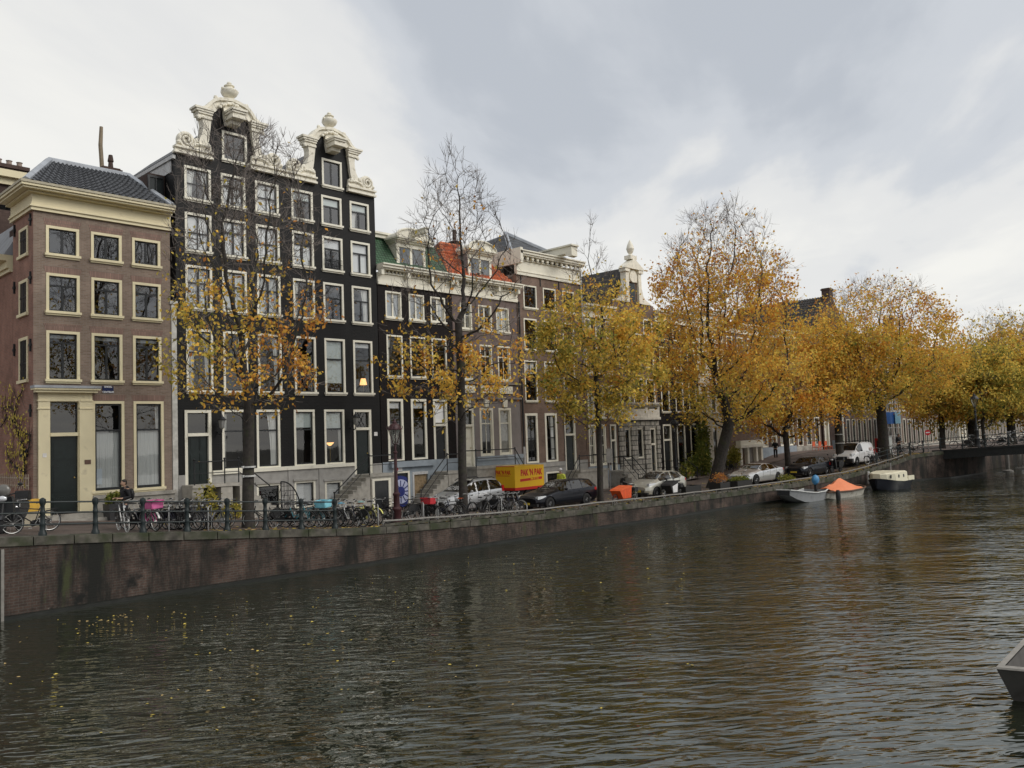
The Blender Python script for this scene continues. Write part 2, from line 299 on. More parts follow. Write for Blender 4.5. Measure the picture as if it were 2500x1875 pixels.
for a, b in zip(cx[:-1], cx[1:]):
    b2 = b-.03; ya, yb, za, zb = yq(a), yq(b2), sz(a), sz(b2); vs = []
    for x, y, z in ((a, ya, za), (b2, yb, zb)): vs += [(x, y-.05, z-.24), (x, y-.05, z+.02), (x, y+.43, z+.03), (x, y+.43, z-.24)]
    mb.add(vs, [(0, 4, 5, 1), (1, 5, 6, 2), (2, 6, 7, 3), (3, 7, 4, 0), (0, 1, 2, 3), (7, 6, 5, 4)])
quay_stain = [((.012, .012, .010), (.75, .75, .14), .45, .14), ((.045, .05, .022), (1.3, 1.3, .28), .58, .10), ((.010, .010, .009), (1.0, 1.0, .9), .50, .16), ((.20, .18, .15), (2.2, 2.2, 1.6), .70, .06)]
QUAY = brick('quay_brick', (.082, .052, .041), (.058, .038, .031), (.085, .073, .062), .24, .085, .013, .6, quay_stain, rough=.75)
qw = thing('quay_wall', 'long dark stained brick canal wall with stone coping along the left bank', 'quay wall', (8, 28.2, 0))
mb.build('coping', COPE, qw)
mq = MB(); qx = [x for x in XS if x <= 84.2]
vs = [p for x in qx for p in ((x, yq(x), -1.5), (x, yq(x), .12), (x, yq(x), sz(x)-.23))]
mq.add(vs, [(i*3+j, (i+1)*3+j, (i+1)*3+j+1, i*3+j+1) for i in range(len(qx)-1) for j in range(2)])
mq.box(84.2, 84.6, 21.05, 23, -1.5, 2.0)
mq.build('wall', QUAY, qw)
ml = MB(); vs = [p for x in qx for p in ((x, yq(x)-.05, -1.2), (x, yq(x)-.05, .10), (x, yq(x)+.02, .14))]
ml.add(vs, [(i*3+j, (i+1)*3+j, (i+1)*3+j+1, i*3+j+1) for i in range(len(qx)-1) for j in range(2)])
ml.build('waterline_footing', mat('wet_black_stone', (.012, .013, .011), .4, var=.4, nscale=3), qw)
mp_ = MB(); mp_.box(7.42, 7.50, 28.12, 28.185, 0, 2.1); mp_.build('lime_seam', mat('lime_seam', (.22, .21, .19), .9), qw)
# quay beyond the bridge
mb = MB(); bx = [x for x in XS if x >= 84.3]
vs = [p for x in bx for p in ((x, yq(x)+.42, sz(x)), (x, yq(x), sz(x)), (x, yq(x), -1.5))]
mb.add(vs, [(i*3+j, (i+1)*3+j, (i+1)*3+j+1, i*3+j+1) for i in range(len(bx)-1) for j in range(2)])
tag(mb.build('quay_wall', QUAY), 'far stretch of canal wall seen under the bridge deck', 'quay wall')
# water
WM, t, N2, L2, b = nt('canal_water')
b.inputs['Base Color'].default_value = (.013, .016, .009, 1); b.inputs['Specular Tint'].default_value = (.97, 1.0, .92, 1); b.inputs['Roughness'].default_value = .035; b.inputs['IOR'].default_value = 2.35; b.inputs['Specular IOR Level'].default_value = .5
tcw = N2.new('ShaderNodeTexCoord')
def wnoise(rot, sx, sy, detail, dist=0):
    mp = N2.new('ShaderNodeMapping'); mp.vector_type = 'TEXTURE'; mp.inputs['Rotation'].default_value = (0, 0, rot); mp.inputs['Scale'].default_value = (sx, sy, 1); L2.new(tcw.outputs['Object'], mp.inputs[0])
    n = N2.new('ShaderNodeTexNoise'); n.inputs['Scale'].default_value = 1; n.inputs['Detail'].default_value = detail; n.inputs['Roughness'].default_value = .45; n.inputs['Distortion'].default_value = dist; L2.new(mp.outputs[0], n.inputs['Vector']); return n.outputs['Fac']
def m2(op, a, bb):
    n = N2.new('ShaderNodeMath'); n.operation = op
    for i, v in enumerate((a, bb)):
        if isinstance(v, (int, float)): n.inputs[i].default_value = v
        else: L2.new(v, n.inputs[i])
    return n.outputs[0]
w1 = wnoise(AZ-PI/2+.12, .62, .20, 2, .4); w2 = wnoise(AZ-PI/2-.25, 1.5, .5, 1, .3); w3 = wnoise(AZ-PI/2, 9, 4.5, 3, 1.0)
ws = m2('ADD', m2('MULTIPLY', w1, .052), m2('MULTIPLY', w2, .055))
amp = N2.new('ShaderNodeMapRange'); amp.inputs['From Min'].default_value = .35; amp.inputs['From Max'].default_value = .65; amp.inputs['To Min'].default_value = .42; amp.inputs['To Max'].default_value = 1.3; L2.new(w3, amp.inputs['Value'])
bpw = N2.new('ShaderNodeBump'); bpw.inputs['Strength'].default_value = 1; bpw.inputs['Distance'].default_value = 1; L2.new(m2('MULTIPLY', ws, amp.outputs['Result']), bpw.inputs['Height']); L2.new(bpw.outputs['Normal'], b.inputs['Normal'])
mb = MB(); mb.add([(-60, -90, 0), (300, -90, 0), (300, 29, 0), (-60, 29, 0)], [(0, 1, 2, 3)]); tag(mb.build('water', WM), kind='structure')
mb = MB(); mb.add([(-900, -900, -1.6), (2500, -900, -1.6), (2500, 1500, -1.6), (-900, 1500, -1.6)], [(0, 1, 2, 3)]); tag(mb.build('ground', mat('canal_bed', (.03, .028, .02), .9)), kind='structure')
# ---------------------------------------------------------------- the row of houses
def R4(k, x0, y0, x1, y1, k2=None):
    a = uz(k, x0, y0); b = uz(k2 or k, x1, y1); return [a[0], b[0], b[1], a[1]]      # u0,u1,z0,z1
def level(ops):
    a = sum(o[2] for o in ops)/len(ops); b = sum(o[3] for o in ops)/len(ops)
    for o in ops: o[2], o[3] = a, b
    return ops
def wall_holes(mb, u0, u1, z0, z1, holes, Y=YF, dep=.16):
    us = sorted({u0, u1, *[min(max(v, u0), u1) for h in holes for v in h[:2]]}); zs = sorted({z0, z1, *[min(max(v, z0), z1) for h in holes for v in h[2:4]]})
    for a, b in zip(us[:-1], us[1:]):
        for c, d in zip(zs[:-1], zs[1:]):
            m, n = (a+b)/2, (c+d)/2
            if any(h[0] < m < h[1] and h[2] < n < h[3] for h in holes): continue
            mb.add([(a, Y, c), (b, Y, c), (b, Y, d), (a, Y, d)], [(0, 1, 2, 3)])
    for h in holes:
        a, b, c, d = h[:4]
        mb.add([(a, Y, c), (b, Y, c), (b, Y, d), (a, Y, d), (a, Y+dep, c), (b, Y+dep, c), (b, Y+dep, d), (a, Y+dep, d)], [(0, 1, 5, 4), (1, 2, 6, 5), (2, 3, 7, 6), (3, 0, 4, 7)])
def window(root, o, case=WHITE, sash=DARKW, cw=.11, style='T', frac=.30, curtain=None, sill=True, arch=0, Y=YF, pane=None, sillmat=None, proud=.03, sw=.05):
    u0, u1, z0, z1 = o[:4]; mb = MB(); zs = z0+(.10 if sill else 0)
    mb.box(u0, u0+cw, Y-proud, Y+.13, zs, z1-cw); mb.box(u1-cw, u1, Y-proud, Y+.13, zs, z1-cw); mb.box(u0, u1, Y-proud-.004, Y+.13, z1-cw, z1)
    if not sill: mb.box(u0+cw, u1-cw, Y-proud+.004, Y+.13, z0, z0+cw*.7)
    w = mb.build('window', case, root)
    if sill:
        s = MB(); s.box(u0-.05, u1+.05, Y-proud-.09, Y+.13, z0, z0+.10); s.box(u0-.02, u1+.02, Y-proud-.03, Y+.01, z0-.07, z0-.002); s.build('sill', sillmat or case, w)
    a, b, c, d = u0+cw, u1-cw, zs if sill else z0+cw*.7, z1-cw
    f = MB(); y0, y1 = Y+.055, Y+.10
    f.box(a, a+sw, y0, y1, c, d); f.box(b-sw, b, y0, y1, c, d); f.box(a+sw, b-sw, y0, y1, c, c+sw*1.4); f.box(a+sw, b-sw, y0, y1, d-sw, d)
    t = d-(d-c)*frac; m = (a+b)/2; y2 = y0-.012
    if style in ('T', 'sash', 'cross', 'TT'): f.box(a+sw, b-sw, y2, y1-.004, t-.035, t+.035)
    if style == 'T': f.box(m-.045, m+.045, y0+.006, y1-.006, c+.07, t-.035)
    if style in ('french', 'cross'): f.box(m-.05, m+.05, y0+.006, y1-.006, c+.07, d-sw)
    if style == 'TT': f.box(m-.02, m+.02, y0+.006, y1-.006, c+.07, t-.035); f.box(m-.02, m+.02, y0+.006, y1-.006, t+.035, d-sw)
    if isinstance(style, tuple):
        nx, ny = style
        for i in range(1, nx): f.box(a+(b-a)*i/nx-.02, a+(b-a)*i/nx+.02, y0+.006, y1-.006, c+.06, d-sw)
        for i in range(1, ny):
            zz = c+(d-c)*i/ny; hw = .035 if i == ny//2 else .018; f.box(a+sw, b-sw, y0+.012, y1-.012, zz-hw, zz+hw)
    f.build('sash', sash, w)
    g = MB(); yg = Y+.082; g.add([(a, yg, c), (b, yg, c), (b, yg, d), (a, yg, d)], [(0, 1, 2, 3)]); g.build('pane', pane or PANE, w)
    for cu in (curtain or []):
        kd, p = cu[0], cu[1:]; cm = MB(); yc = Y+.135
        if kd == 'sheer': cm.add([(a, yc, c), (b, yc, c), (b, yc, c+(d-c)*p[0]), (a, yc, c+(d-c)*p[0])], [(0, 1, 2, 3)]); cm.build('curtain', SHEER, w)
        elif kd == 'full': cm.add([(a, yc, c), (b, yc, c), (b, yc, d), (a, yc, d)], [(0, 1, 2, 3)]); cm.build('curtain', p[0] if p else SHEER, w)
        elif kd == 'blind': cm.add([(a, yc-.02, d-(d-c)*p[0]), (b, yc-.02, d-(d-c)*p[0]), (b, yc-.02, d), (a, yc-.02, d)], [(0, 1, 2, 3)]); cm.build('blind', p[1] if len(p) > 1 else BLIND, w)
        else:                                                    # drape on one side, gathered lower down
            s0, s1 = (a, a+(b-a)*p[0]) if kd == 'left' else (b-(b-a)*p[0], b); n = 6; vs = []; fs = []
            for i in range(n+1):
                tt = i/n; zz = d-(d-c)*tt; k = 1-.35*math.sin(min(1, tt*1.2)*PI/2)
                for j in range(9):
                    uu = (s0+(s1-s0)*k*j/8) if kd == 'left' else (s1-(s1-s0)*k*(1-j/8)); vs.append((uu, yc+.03*math.sin(j*2.4), zz))
            for i in range(n):
                for j in range(8): fs.append((i*9+j, i*9+j+1, i*9+j+10, i*9+j+9))
            cm.add(vs, fs); cm.build('curtain', DRAPE, w, True)
    return w
def door(root, o, case=WHITE, dm=DGREEN, frac=.28, cw=.14, Y=YF, transom='plain', proud=.03, leaves=1):
    u0, u1, z0, z1 = o[:4]; mb = MB(); t = z1-(z1-z0)*frac
    mb.box(u0, u0+cw, Y-proud, Y+.2, z0, z1-cw); mb.box(u1-cw, u1, Y-proud, Y+.2, z0, z1-cw); mb.box(u0, u1, Y-proud-.004, Y+.2, z1-cw, z1); mb.box(u0+cw, u1-cw, Y-proud-.03, Y+.2, t-.07, t+.07)
    fr = mb.build('door_frame', case, root); a, b = u0+cw, u1-cw
    d = MB(); d.box(a, b, Y+.10, Y+.16, z0, t-.07)
    for k in range(leaves):
        x0 = a+(b-a)*k/leaves; x1 = a+(b-a)*(k+1)/leaves
        for p0, p1 in ((.06, .22), (.28, .62), (.68, .94)):
            d.box(x0+.10, x1-.10, Y+.075, Y+.10, z0+(t-z0)*p0, z0+(t-z0)*p1); d.box(x0+.16, x1-.16, Y+.06, Y+.075, z0+(t-z0)*p0+.06, z0+(t-z0)*p1-.06)
    dr = d.build('door', dm, root); h = MB(); h.ball(((a+b)/2+.05 if leaves == 2 else b-.12, Y+.05, z0+(t-z0)*.45), .035, 8); h.build('door_knob', mat('brass', (.5, .36, .12), .35, .8), dr)
    g = MB(); g.add([(a, Y+.13, t+.07), (b, Y+.13, t+.07), (b, Y+.13, z1-cw), (a, Y+.13, z1-cw)], [(0, 1, 2, 3)]); g.build('transom_pane', PANED, fr)
    s = MB(); m = (a+b)/2; zz0, zz1 = t+.07, z1-cw; s.box(a, a+.04, Y+.08, Y+.125, zz0, zz1); s.box(b-.04, b, Y+.08, Y+.125, zz0, zz1); s.box(a+.04, b-.04, Y+.08, Y+.125, zz1-.04, zz1)
    if transom == 'lattice':
        for i in range(-3, 5):
            x0 = a+(b-a)*i/4
            for sg in (1, -1):
                p0 = np.array([x0, Y+.11, zz0]); p1 = np.array([x0+(zz1-zz0)*.6, Y+.11, zz1])
                if sg < 0: p0[0], p1[0] = p1[0], p0[0]
                lo = max(0, (a-min(p0[0], p1[0]))); 
                if min(p0[0], p1[0]) >= a and max(p0[0], p1[0]) <= b: s.tube([p0, p1], .012, 4)
    if transom == 'oval':
        s.tube([(m+(b-a)*.3*math.cos(v), Y+.10, (zz0+zz1)/2+(zz1-zz0)*.42*math.sin(v)) for v in np.linspace(0, 2*PI, 17)[:-1]], .03, 5, closed=True)
        for sg in (1, -1): s.tube([(m-sg*(b-a)*.2, Y+.10, zz0), (m+sg*(b-a)*.2, Y+.10, zz1)], .02, 4)
    s.build('transom_sash', case if transom == 'oval' else DARKW, fr)
    return fr
def shell(root, u0, u1, z0, z1, wallm, holes, Y=YF, depth=9.0, side=None, arches=(), top=True):
    mb = MB(); wall_holes(mb, u0, u1, z0, z1, holes, Y)
    for o, rise in arches:                                       # segmental heads: wall-coloured spandrels over square openings
        a, b, d = o[0], o[1], o[3]; m = (a+b)/2; hw = (b-a)/2
        for sg in (-1, 1):
            P = [(m+sg*hw, d)]+[(m+sg*hw*math.cos(v*PI/2), d-rise+rise*math.sin(v*PI/2)) for v in np.linspace(0, .97, 7)]+[(m+sg*hw*.03, d)]
            mb.prism(P, Y-.05, Y+.13)
    mb.build('wall', wallm, root)
    z0 = min(z0, .3); s = MB(); s.add([(u0, Y, z0), (u0, Y+depth, z0), (u0, Y+depth, z1), (u0, Y, z1)], [(0, 1, 2, 3)]); s.add([(u1, Y, z0), (u1, Y+depth, z0), (u1, Y+depth, z1), (u1, Y, z1)], [(0, 1, 2, 3)])
    s.add([(u0, Y+depth, z0), (u1, Y+depth, z0), (u1, Y+depth, z1), (u0, Y+depth, z1)], [(0, 1, 2, 3)])
    if top: s.add([(u0, Y, z1), (u1, Y, z1), (u1, Y+depth, z1), (u0, Y+depth, z1)], [(0, 1, 2, 3)])
    s.build('side_wall', side or wallm, root)
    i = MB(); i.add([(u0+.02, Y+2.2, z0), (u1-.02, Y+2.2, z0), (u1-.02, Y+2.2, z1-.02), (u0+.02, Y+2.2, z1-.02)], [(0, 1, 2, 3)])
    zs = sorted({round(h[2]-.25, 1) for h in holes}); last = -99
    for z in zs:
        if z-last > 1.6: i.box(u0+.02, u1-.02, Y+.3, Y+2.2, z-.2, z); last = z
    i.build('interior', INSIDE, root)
def cornice(root, u0, u1, steps, m, Y=YF, name='cornice', ret=.0):
    mb = MB()
    for z0, z1, pr in steps: mb.box(u0-ret*pr, u1+ret*pr, Y-pr, Y+.15, z0, z1)
    return mb.build(name, m, root)
def arch_heads(root, ops, m, Y=YF, h=.28, splay=.10):           # flat brick arches over the openings
    for o in ops: mb = MB(); mb.prism([(o[0]-.02, o[3]+.015), (o[1]+.02, o[3]+.015), (o[1]+splay, o[3]+h), (o[0]-splay, o[3]+h)], Y-.006, Y+.05); mb.build('brick_arch', m, root)
SOLD = brick('soldier_brick', (.285, .185, .15), (.22, .14, .115), (.17, .13, .11), .066, .30, .010, .3)
def stoop(root, ux0, ux1, ztop, zbot, ydep, stair_dir, m, nst=6, run=.28, rails=True, Y=YF):
    """a landing in front of a door with a flight of steps to one side (stair_dir -1 left, +1 right, 0 front)"""
    mb = MB(); mb.box(ux0, ux1, Y-ydep, Y, ztop-.14, ztop); mb.box(ux0+.06, ux1-.06, Y-ydep+.06, Y, zbot-.3, ztop-.144)
    st = mb.build('stoop', m, root); r = (ztop-zbot)/(nst+1); s = MB()
    for k in range(nst):
        z = ztop-r*(k+1)
        if stair_dir < 0: s.box(ux0-run*(k+1), ux0-run*k-.002, Y-ydep+.03, Y-.1, zbot-.3, z); s.box(ux0-run*(k+1)-.03, ux0-run*k-.004, Y-ydep, Y-.1, z+.001, z+.05)
        elif stair_dir > 0: s.box(ux1+run*k+.002, ux1+run*(k+1), Y-ydep+.03, Y-.1, zbot-.3, z); s.box(ux1+run*k+.004, ux1+run*(k+1)+.03, Y-ydep, Y-.1, z+.001, z+.05)
        else: s.box(ux0, ux1, Y-ydep-run*(k+1), Y-ydep-run*k-.002, zbot-.3, z)
    s.build('steps', m, st)
    if rails:
        h = MB(); y = Y-ydep+.06; e = nst*run; H = .95
        def post(x, yy, z): h.tube([(x, yy, z-.02), (x, yy, z+H)], .03, 6); h.ball((x, yy, z+H+.04), .055, 8)
        if stair_dir:
            xa, xb = (ux0, ux1) if stair_dir < 0 else (ux1, ux0); sg = stair_dir
            post(xa, y, ztop); post(xb, y, ztop); post(xa+sg*e, y, zbot)
            for k, rr in ((1, .032), (.5, .018)):
                h.tube([(xb, y, ztop+H*k), (xa, y, ztop+H*k), (xa+sg*e, y, zbot+H*k)], rr, 6)
            h.tube([(xb, y, ztop+H), (xb, Y, ztop+H)], .03, 6)
        else:
            for x in (ux0+.05, ux1-.05):
                post(x, y, ztop); post(x, y-e, zbot)
                for k, rr in ((1, .032), (.5, .018)): h.tube([(x, Y, ztop+H*k), (x, y, ztop+H*k), (x, y-e, zbot+H*k)], rr, 6)
        h.build('railing', IRON, st, True)
    return st
def slab(mb, a, b, c, d, t=.12): # thick quad
    P = [np.array(p, float) for p in (a, b, c, d)]; n = np.cross(P[1]-P[0], P[3]-P[0]); n /= np.linalg.norm(n)
    if n[2] > 0: n = -n
    mb.add(P+[p+n*t for p in P], [(0, 1, 2, 3), (7, 6, 5, 4), (0, 4, 5, 1), (1, 5, 6, 2), (2, 6, 7, 3), (3, 7, 4, 0)])
def pantiles(mb, A, B, C, D, tw=.27, th=.36, amp=.045, lift=.06):
    """rows of curved tiles as one surface; A-B along the eaves, D-C along the ridge"""
    A, B, C, D = [np.array(p, float) for p in (A, B, C, D)]; n = np.cross(B-A, D-A); n /= np.linalg.norm(n); n = n if n[2] > 0 else -n
    nu = max(2, int(np.linalg.norm(B-A)/tw)); nv = max(2, int(np.linalg.norm(D-A)/th)); U = np.linspace(0, 1, nu*5+1); rows = []
    for j in range(nv): rows += [(j/nv, lift), ((j+.96)/nv, .012), ((j+.965)/nv, 0)]
    vs = []
    for v, h in rows:
        for u in U: e = A+(B-A)*u; t = D+(C-D)*u; k = u*nu; vs.append(e+(t-e)*v+n*(h+amp*math.sin(2*PI*k)))
    m = len(U); mb.add(vs, [(j*m+i, j*m+i+1, (j+1)*m+i+1, (j+1)*m+i) for j in range(len(rows)-1) for i in range(m-1)]); return mb
# ================= 1 corner brick house
u0, u1 = 10.6, 16.1
H = thing('brick_house', 'narrow brown brick corner house with cream cornice and cream door surround', 'house', (u0, YF, 2.2))
r1 = level([R4(1, 370, 658, 640, 938), R4(1, 735, 712, 985, 980), R4(1, 1068, 765, 1298, 1018)])
r2 = level([R4(1, 372, 1042, 645, 1395), R4(1, 738, 1085, 988, 1418), R4(1, 1072, 1123, 1303, 1443)])
r3 = level([R4(1, 376, 1512, 650, 275, 2), R4(1, 740, 1535, 993, 283, 2), R4(1, 1076, 1558, 1310, 288, 2)])
r4 = level([R4(2, 745, 428, 1010, 1168), R4(2, 1080, 430, 1330, 1130)])
for rr in (r1, r2, r3):
    for i, c in enumerate(rr): c[0], c[1] = [(r1[i][j]+r2[i][j]+r3[i][j])/3 for j in (0, 1)] if rr is r3 else c[:2]
dS = R4(2, 305, 360, 745, 1310); dO = R4(2, 398, 430, 640, 1310); dS[2] = dO[2] = 2.45
shell(H, u0, u1, 1.2, 14.65, BR1, r1+r2+r3+r4+[dO], depth=2.6, side=BR1S, top=False)
for o in r1: window(H, o, CREAM, style='french', pane=PANE)
for i, o in enumerate(r2): window(H, o, CREAM, style='T', frac=.27)
for i, o in enumerate(r3): window(H, o, CREAM, style='T' if i == 2 else 'T', frac=.20, curtain=[('blind', .1, mat('grey_blind', (.3, .31, .31), .8))], pane=PANED)
for i, o in enumerate(r4):
    w = window(H, o, CREAM, style='sash', frac=.31, curtain=[('sheer', .68)]+([('right', .2)] if i else []), pane=PANED, sw=.08)
    if i == 0:
        n = MB(); n.add([(o[0]+.20, YF+.1, o[2]+.35), (o[0]+.42, YF+.1, o[2]+.35), (o[0]+.42, YF+.1, o[2]+1.0), (o[0]+.20, YF+.1, o[2]+1.0)], [(0, 1, 2, 3)]); n.build('paper_notice', mat('white_paper', (.62, .68, .75), .8, var=.02), w)
arch_heads(H, r1+r2+r3, SOLD); arch_heads(H, r4, SOLD, h=.26)
mb = MB()                                                        # door surround
a, b = dS[0], dS[1]; z1 = dS[3]
mb.box(a, dO[0], YF-.10, YF+.1, 2.35, dO[3]); mb.box(dO[1], b, YF-.10, YF+.1, 2.35, dO[3]); mb.box(a, b, YF-.101, YF+.1, dO[3], z1); mb.box(a-.03, dO[0], YF-.13, YF, dO[3]-.32, dO[3]-.27); mb.box(dO[1], b+.03, YF-.13, YF, dO[3]-.32, dO[3]-.27)
mb.box(a-.03, dO[0]-.04, YF-.13, YF, dO[3]-.01, dO[3]+.05); mb.box(dO[1]+.04, b+.03, YF-.13, YF, dO[3]-.01, dO[3]+.05)
mb.box(a-.15, b+.15, YF-.32, YF+.1, z1, z1+.10); mb.box(a-.22, b+.22, YF-.40, YF+.1, z1+.101, z1+.17)
ds = mb.build('door_surround', CREAM, H)
mb = MB(); mb.box(a-.24, b+.24, YF-.43, YF+.1, z1+.172, z1+.27); mb.build('lead_cover', LEAD, ds)
door(H, dO, CREAM, DGREEN, frac=.295, cw=.03)
m = MB(); c = uz(2, 703, 922); m.box(c[0]-.12, c[0]+.12, YF-.115, YF-.10, c[1]-.09, c[1]+.09); m.build('brown_plaque', mat('brown_plaque', (.12, .07, .05), .5), ds)
m = MB(); c = uz(2, 354, 868); m.box(c[0]-.07, c[0]+.07, YF-.115, YF-.10, c[1]-.08, c[1]+.08); m.build('number_plate', mat('enamel_white', (.7, .68, .66), .3), ds)
mb = MB(); c = uz(2, 745, 1180); mb.box(b+.01, u1+.12, YF-.14, YF, 2.95, 3.10); mb.box(b+.01, u1+.08, YF-.06, YF, 1.2, 2.948)
mb.build('stone_plinth', STONE, H)
mb = MB(); mb.box(a-.2, b+.3, YF-.75, YF-.1, 1.6, 2.45); mb.box(a+.2, b+.9, YF-1.25, YF-.752, 1.5, 2.27); mb.build('doorstep', STONE, H)
m = MB(); c = R4(2, 828, 308, 918, 362); m.box(c[0], c[1], YF-.03, YF, c[2], c[3]); sg = m.build('street_sign', mat('navy_enamel', (.012, .02, .075), .25), H)
EN = mat('sign_white', (.75, .76, .78), .5, var=.02)
for tx, dzz in (('SINGEL', .11), ('CENTRUM', -.11)): text_part('lettering', tx, .105, EN, sg, Matrix.Translation(((c[0]+c[1])/2, YF-.034, (c[2]+c[3])/2+dzz)) @ FRONT, .95, .003)
# cornice wraps the corner
def corner_boxes(mb, steps, ya, yb):
    for z0, z1, pr in steps: mb.box(u0-pr, u1+.02, YF-pr, YF, z0, z1); mb.box(u0-pr, u0, YF, yb, z0, z1)
mb = MB(); corner_boxes(mb, [(14.59, 14.72, .10), (14.722, 14.78, .16), (14.782, 14.9, .10), (14.902, 15.26, .06), (15.262, 15.34, .25), (15.342, 15.42, .50), (15.422, 15.52, .58)], YF, 38.72)
cn = mb.build('cornice', CREAM, H)
mb = MB(); corner_boxes(mb, [(15.522, 15.62, .62)], YF, 38.72); mb.build('gutter_edge', mat('gutter_beige', (.42, .38, .28), .6), cn)
mb = MB(); E1, E2, E3, E4 = (u0-.35, YF-.3, 15.63), (u1+.0, YF-.3, 15.63), (u1, 40.6, 15.63), (u0-.35, 40.6, 15.63); T1, T2 = (12.0, 38.6, 17.55), (15.35, 38.6, 17.55)
mb.add([E1, E2, T2, T1], [(0, 1, 2, 3)]); mb.add([E2, E3, T2], [(0, 1, 2)]); mb.add([E3, E4, T1, T2], [(0, 1, 2, 3)]); mb.add([E4, E1, T1], [(0, 1, 2)])
rf = mb.build('roof', GTILE, H)
mb = MB(); up3 = np.array((0, 0, .03)); pantiles(mb, np.array(E1)+up3+(.15, 0, 0), np.array(E2)+up3-(.15, 0, 0), np.array(T2)+up3, np.array(T1)+up3); mb.build('roof_tiles', mat('slate_grey_tile', (.06, .063, .07), .5, var=.4, nscale=5), rf, True)
mb = MB()
for A, B in ((E1, T1), (T1, T2), (T2, E2)): mb.tube([np.array(A)+(0, 0, .03), np.array(B)+(0, 0, .03)], .16, 6)
mb.build('lead_ridge', LEAD, rf, True)
mb = MB(); mb.box(14.55, 15.35, 39.5, 40.3, 15.6, 18.15); mb.box(14.48, 15.42, 39.43, 40.37, 17.9, 18.08); mb.lathe([(.13, 0), (.1, .35), (.14, .4), (.09, .7)], (15.05, 39.9, 18.15), 10); chm = mb.build('chimney', BRD, rf); mb = MB(); mb.tube([(14.65, 39.85, 18.0), (14.58, 39.85, 19.2), (14.62, 39.85, 20.1)], [.10, .10, .08], 6); mb.build('flue_pole', mat('weathered_pole', (.24, .19, .13), .8), chm)
# side windows and anchors on the side street wall
SM = Matrix(((0, 1, 0, 0), (1, 0, 0, 0), (0, 0, 1, 0), (0, 0, 0, 1)))
for z0, z1 in ((12.85, 14.1), (10.45, 11.95), (7.75, 9.6)):
    y0, y1 = 36.62, 37.75; mb = MB(); X = u0
    mb.box(X-.03, X+.1, y0, y0+.14, z0+.12, z1-.12); mb.box(X-.03, X+.1, y1-.14, y1, z0+.12, z1-.12); mb.box(X-.034, X+.1, y0, y1, z1-.12, z1); mb.box(X-.10, X+.1, y0-.05, y1+.05, z0, z0+.12)
    w = mb.build('window', CREAM, H)
    mb = MB(); mb.add([(X-.012, y0+.14, z0+.12), (X-.012, y1-.14, z0+.12), (X-.012, y1-.14, z1-.12), (X-.012, y0+.14, z1-.12)], [(0, 1, 2, 3)]); mb.build('pane', mat('dark_side_glass', (.03, .035, .035), .08), w)
    mb = MB(); ym = (y0+y1)/2; mb.box(X-.022, X-.014, ym-.04, ym+.04, z0+.12, z1-.12); mb.box(X-.026, X-.014, y0+.14, y1-.14, z0+.75, z0+.82); mb.build('sash', DARKW, w)
for yy, zz in ((36.25, 14.25), (36.25, 11.9), (36.25, 9.2), (38.3, 14.2), (38.3, 11.8), (38.3, 9.2), (36.25, 6.6)):
    mb = MB(); mb.box(u0-.07, u0-.003, yy-.03, yy+.03, zz-.25, zz+.25); mb.box(u0-.09, u0-.003, yy-.09, yy+.09, zz-.05, zz+.05); mb.build('wall_anchor', IRON, H)
m = MB(); m.box(u0-.03, u0, 36.7, 37.6, 4.78, 5.08); sg = m.build('street_sign', MATS['navy_enamel'], H)
# low side-street wing and the houses behind
S = thing('side_house', 'red brick side street wing with low cream cornice left of the corner house', 'house', (10.6, 42, 2.4))
mb = MB(); mb.box(10.61, 15.5, 38.66, 47, 1.5, 12.55); mb.build('wall', BR1S, S)
mb = MB(); mb.box(10.5, 11, 38.74, 47, 12.55, 12.7); mb.box(10.40, 11, 38.74, 47, 12.702, 13.0); mb.box(10.15, 11, 38.74, 47, 13.002, 13.12); mb.box(10.0, 11, 38.74, 47, 13.122, 13.25); mb.build('cornice', CREAM, S)
mb = MB(); mb.prism([(10.3, 13.26), (12, 13.26), (12, 15.2), (11.4, 15.2)], 38.76, 47); mb.build('roof', LEAD, S)
mb = MB(); mb.box(10.9, 11.5, 39.2, 40.2, 13.3, 14.6); mb.build('dormer', BRD, S)
S2 = thing('dark_brick_house', 'dark brick house with cream cornice and chimney pots at the far left edge', 'house', (9, 49, 2.4))
zt = float(at_y(*q(1, 100, 330), 48)[2])
mb = MB(); mb.box(4, 14.5, 48, 55, 2, zt-.1); mb.build('wall', BRD, S2)
mb = MB(); mb.box(3.9, 14.6, 47.85, 48.2, zt-.1, zt+.25); mb.box(3.7, 14.8, 47.6, 48.2, zt+.252, zt+.62); mb.build('cornice', CREAM, S2)
zc = float(at_y(*q(1, 50, 205), 50)[2]); xc = float(at_y(*q(1, 40, 205), 50)[0])
mb = MB(); mb.box(xc-1.2, xc+.95, 49.5, 50.5, zt, zc-.1); mb.box(xc-1.3, xc+1.05, 49.4, 50.6, zc-.098, zc+.1); ch = mb.build('chimney', BRD, S2)
for dx in (-.3, .2, .7): mb = MB(); mb.lathe([(.16, 0), (.13, .3), (.17, .36)], (xc+dx, 50, zc+.1), 10); mb.build('chimney_pot', mat('terracotta_grey', (.3, .24, .2), .8), ch)
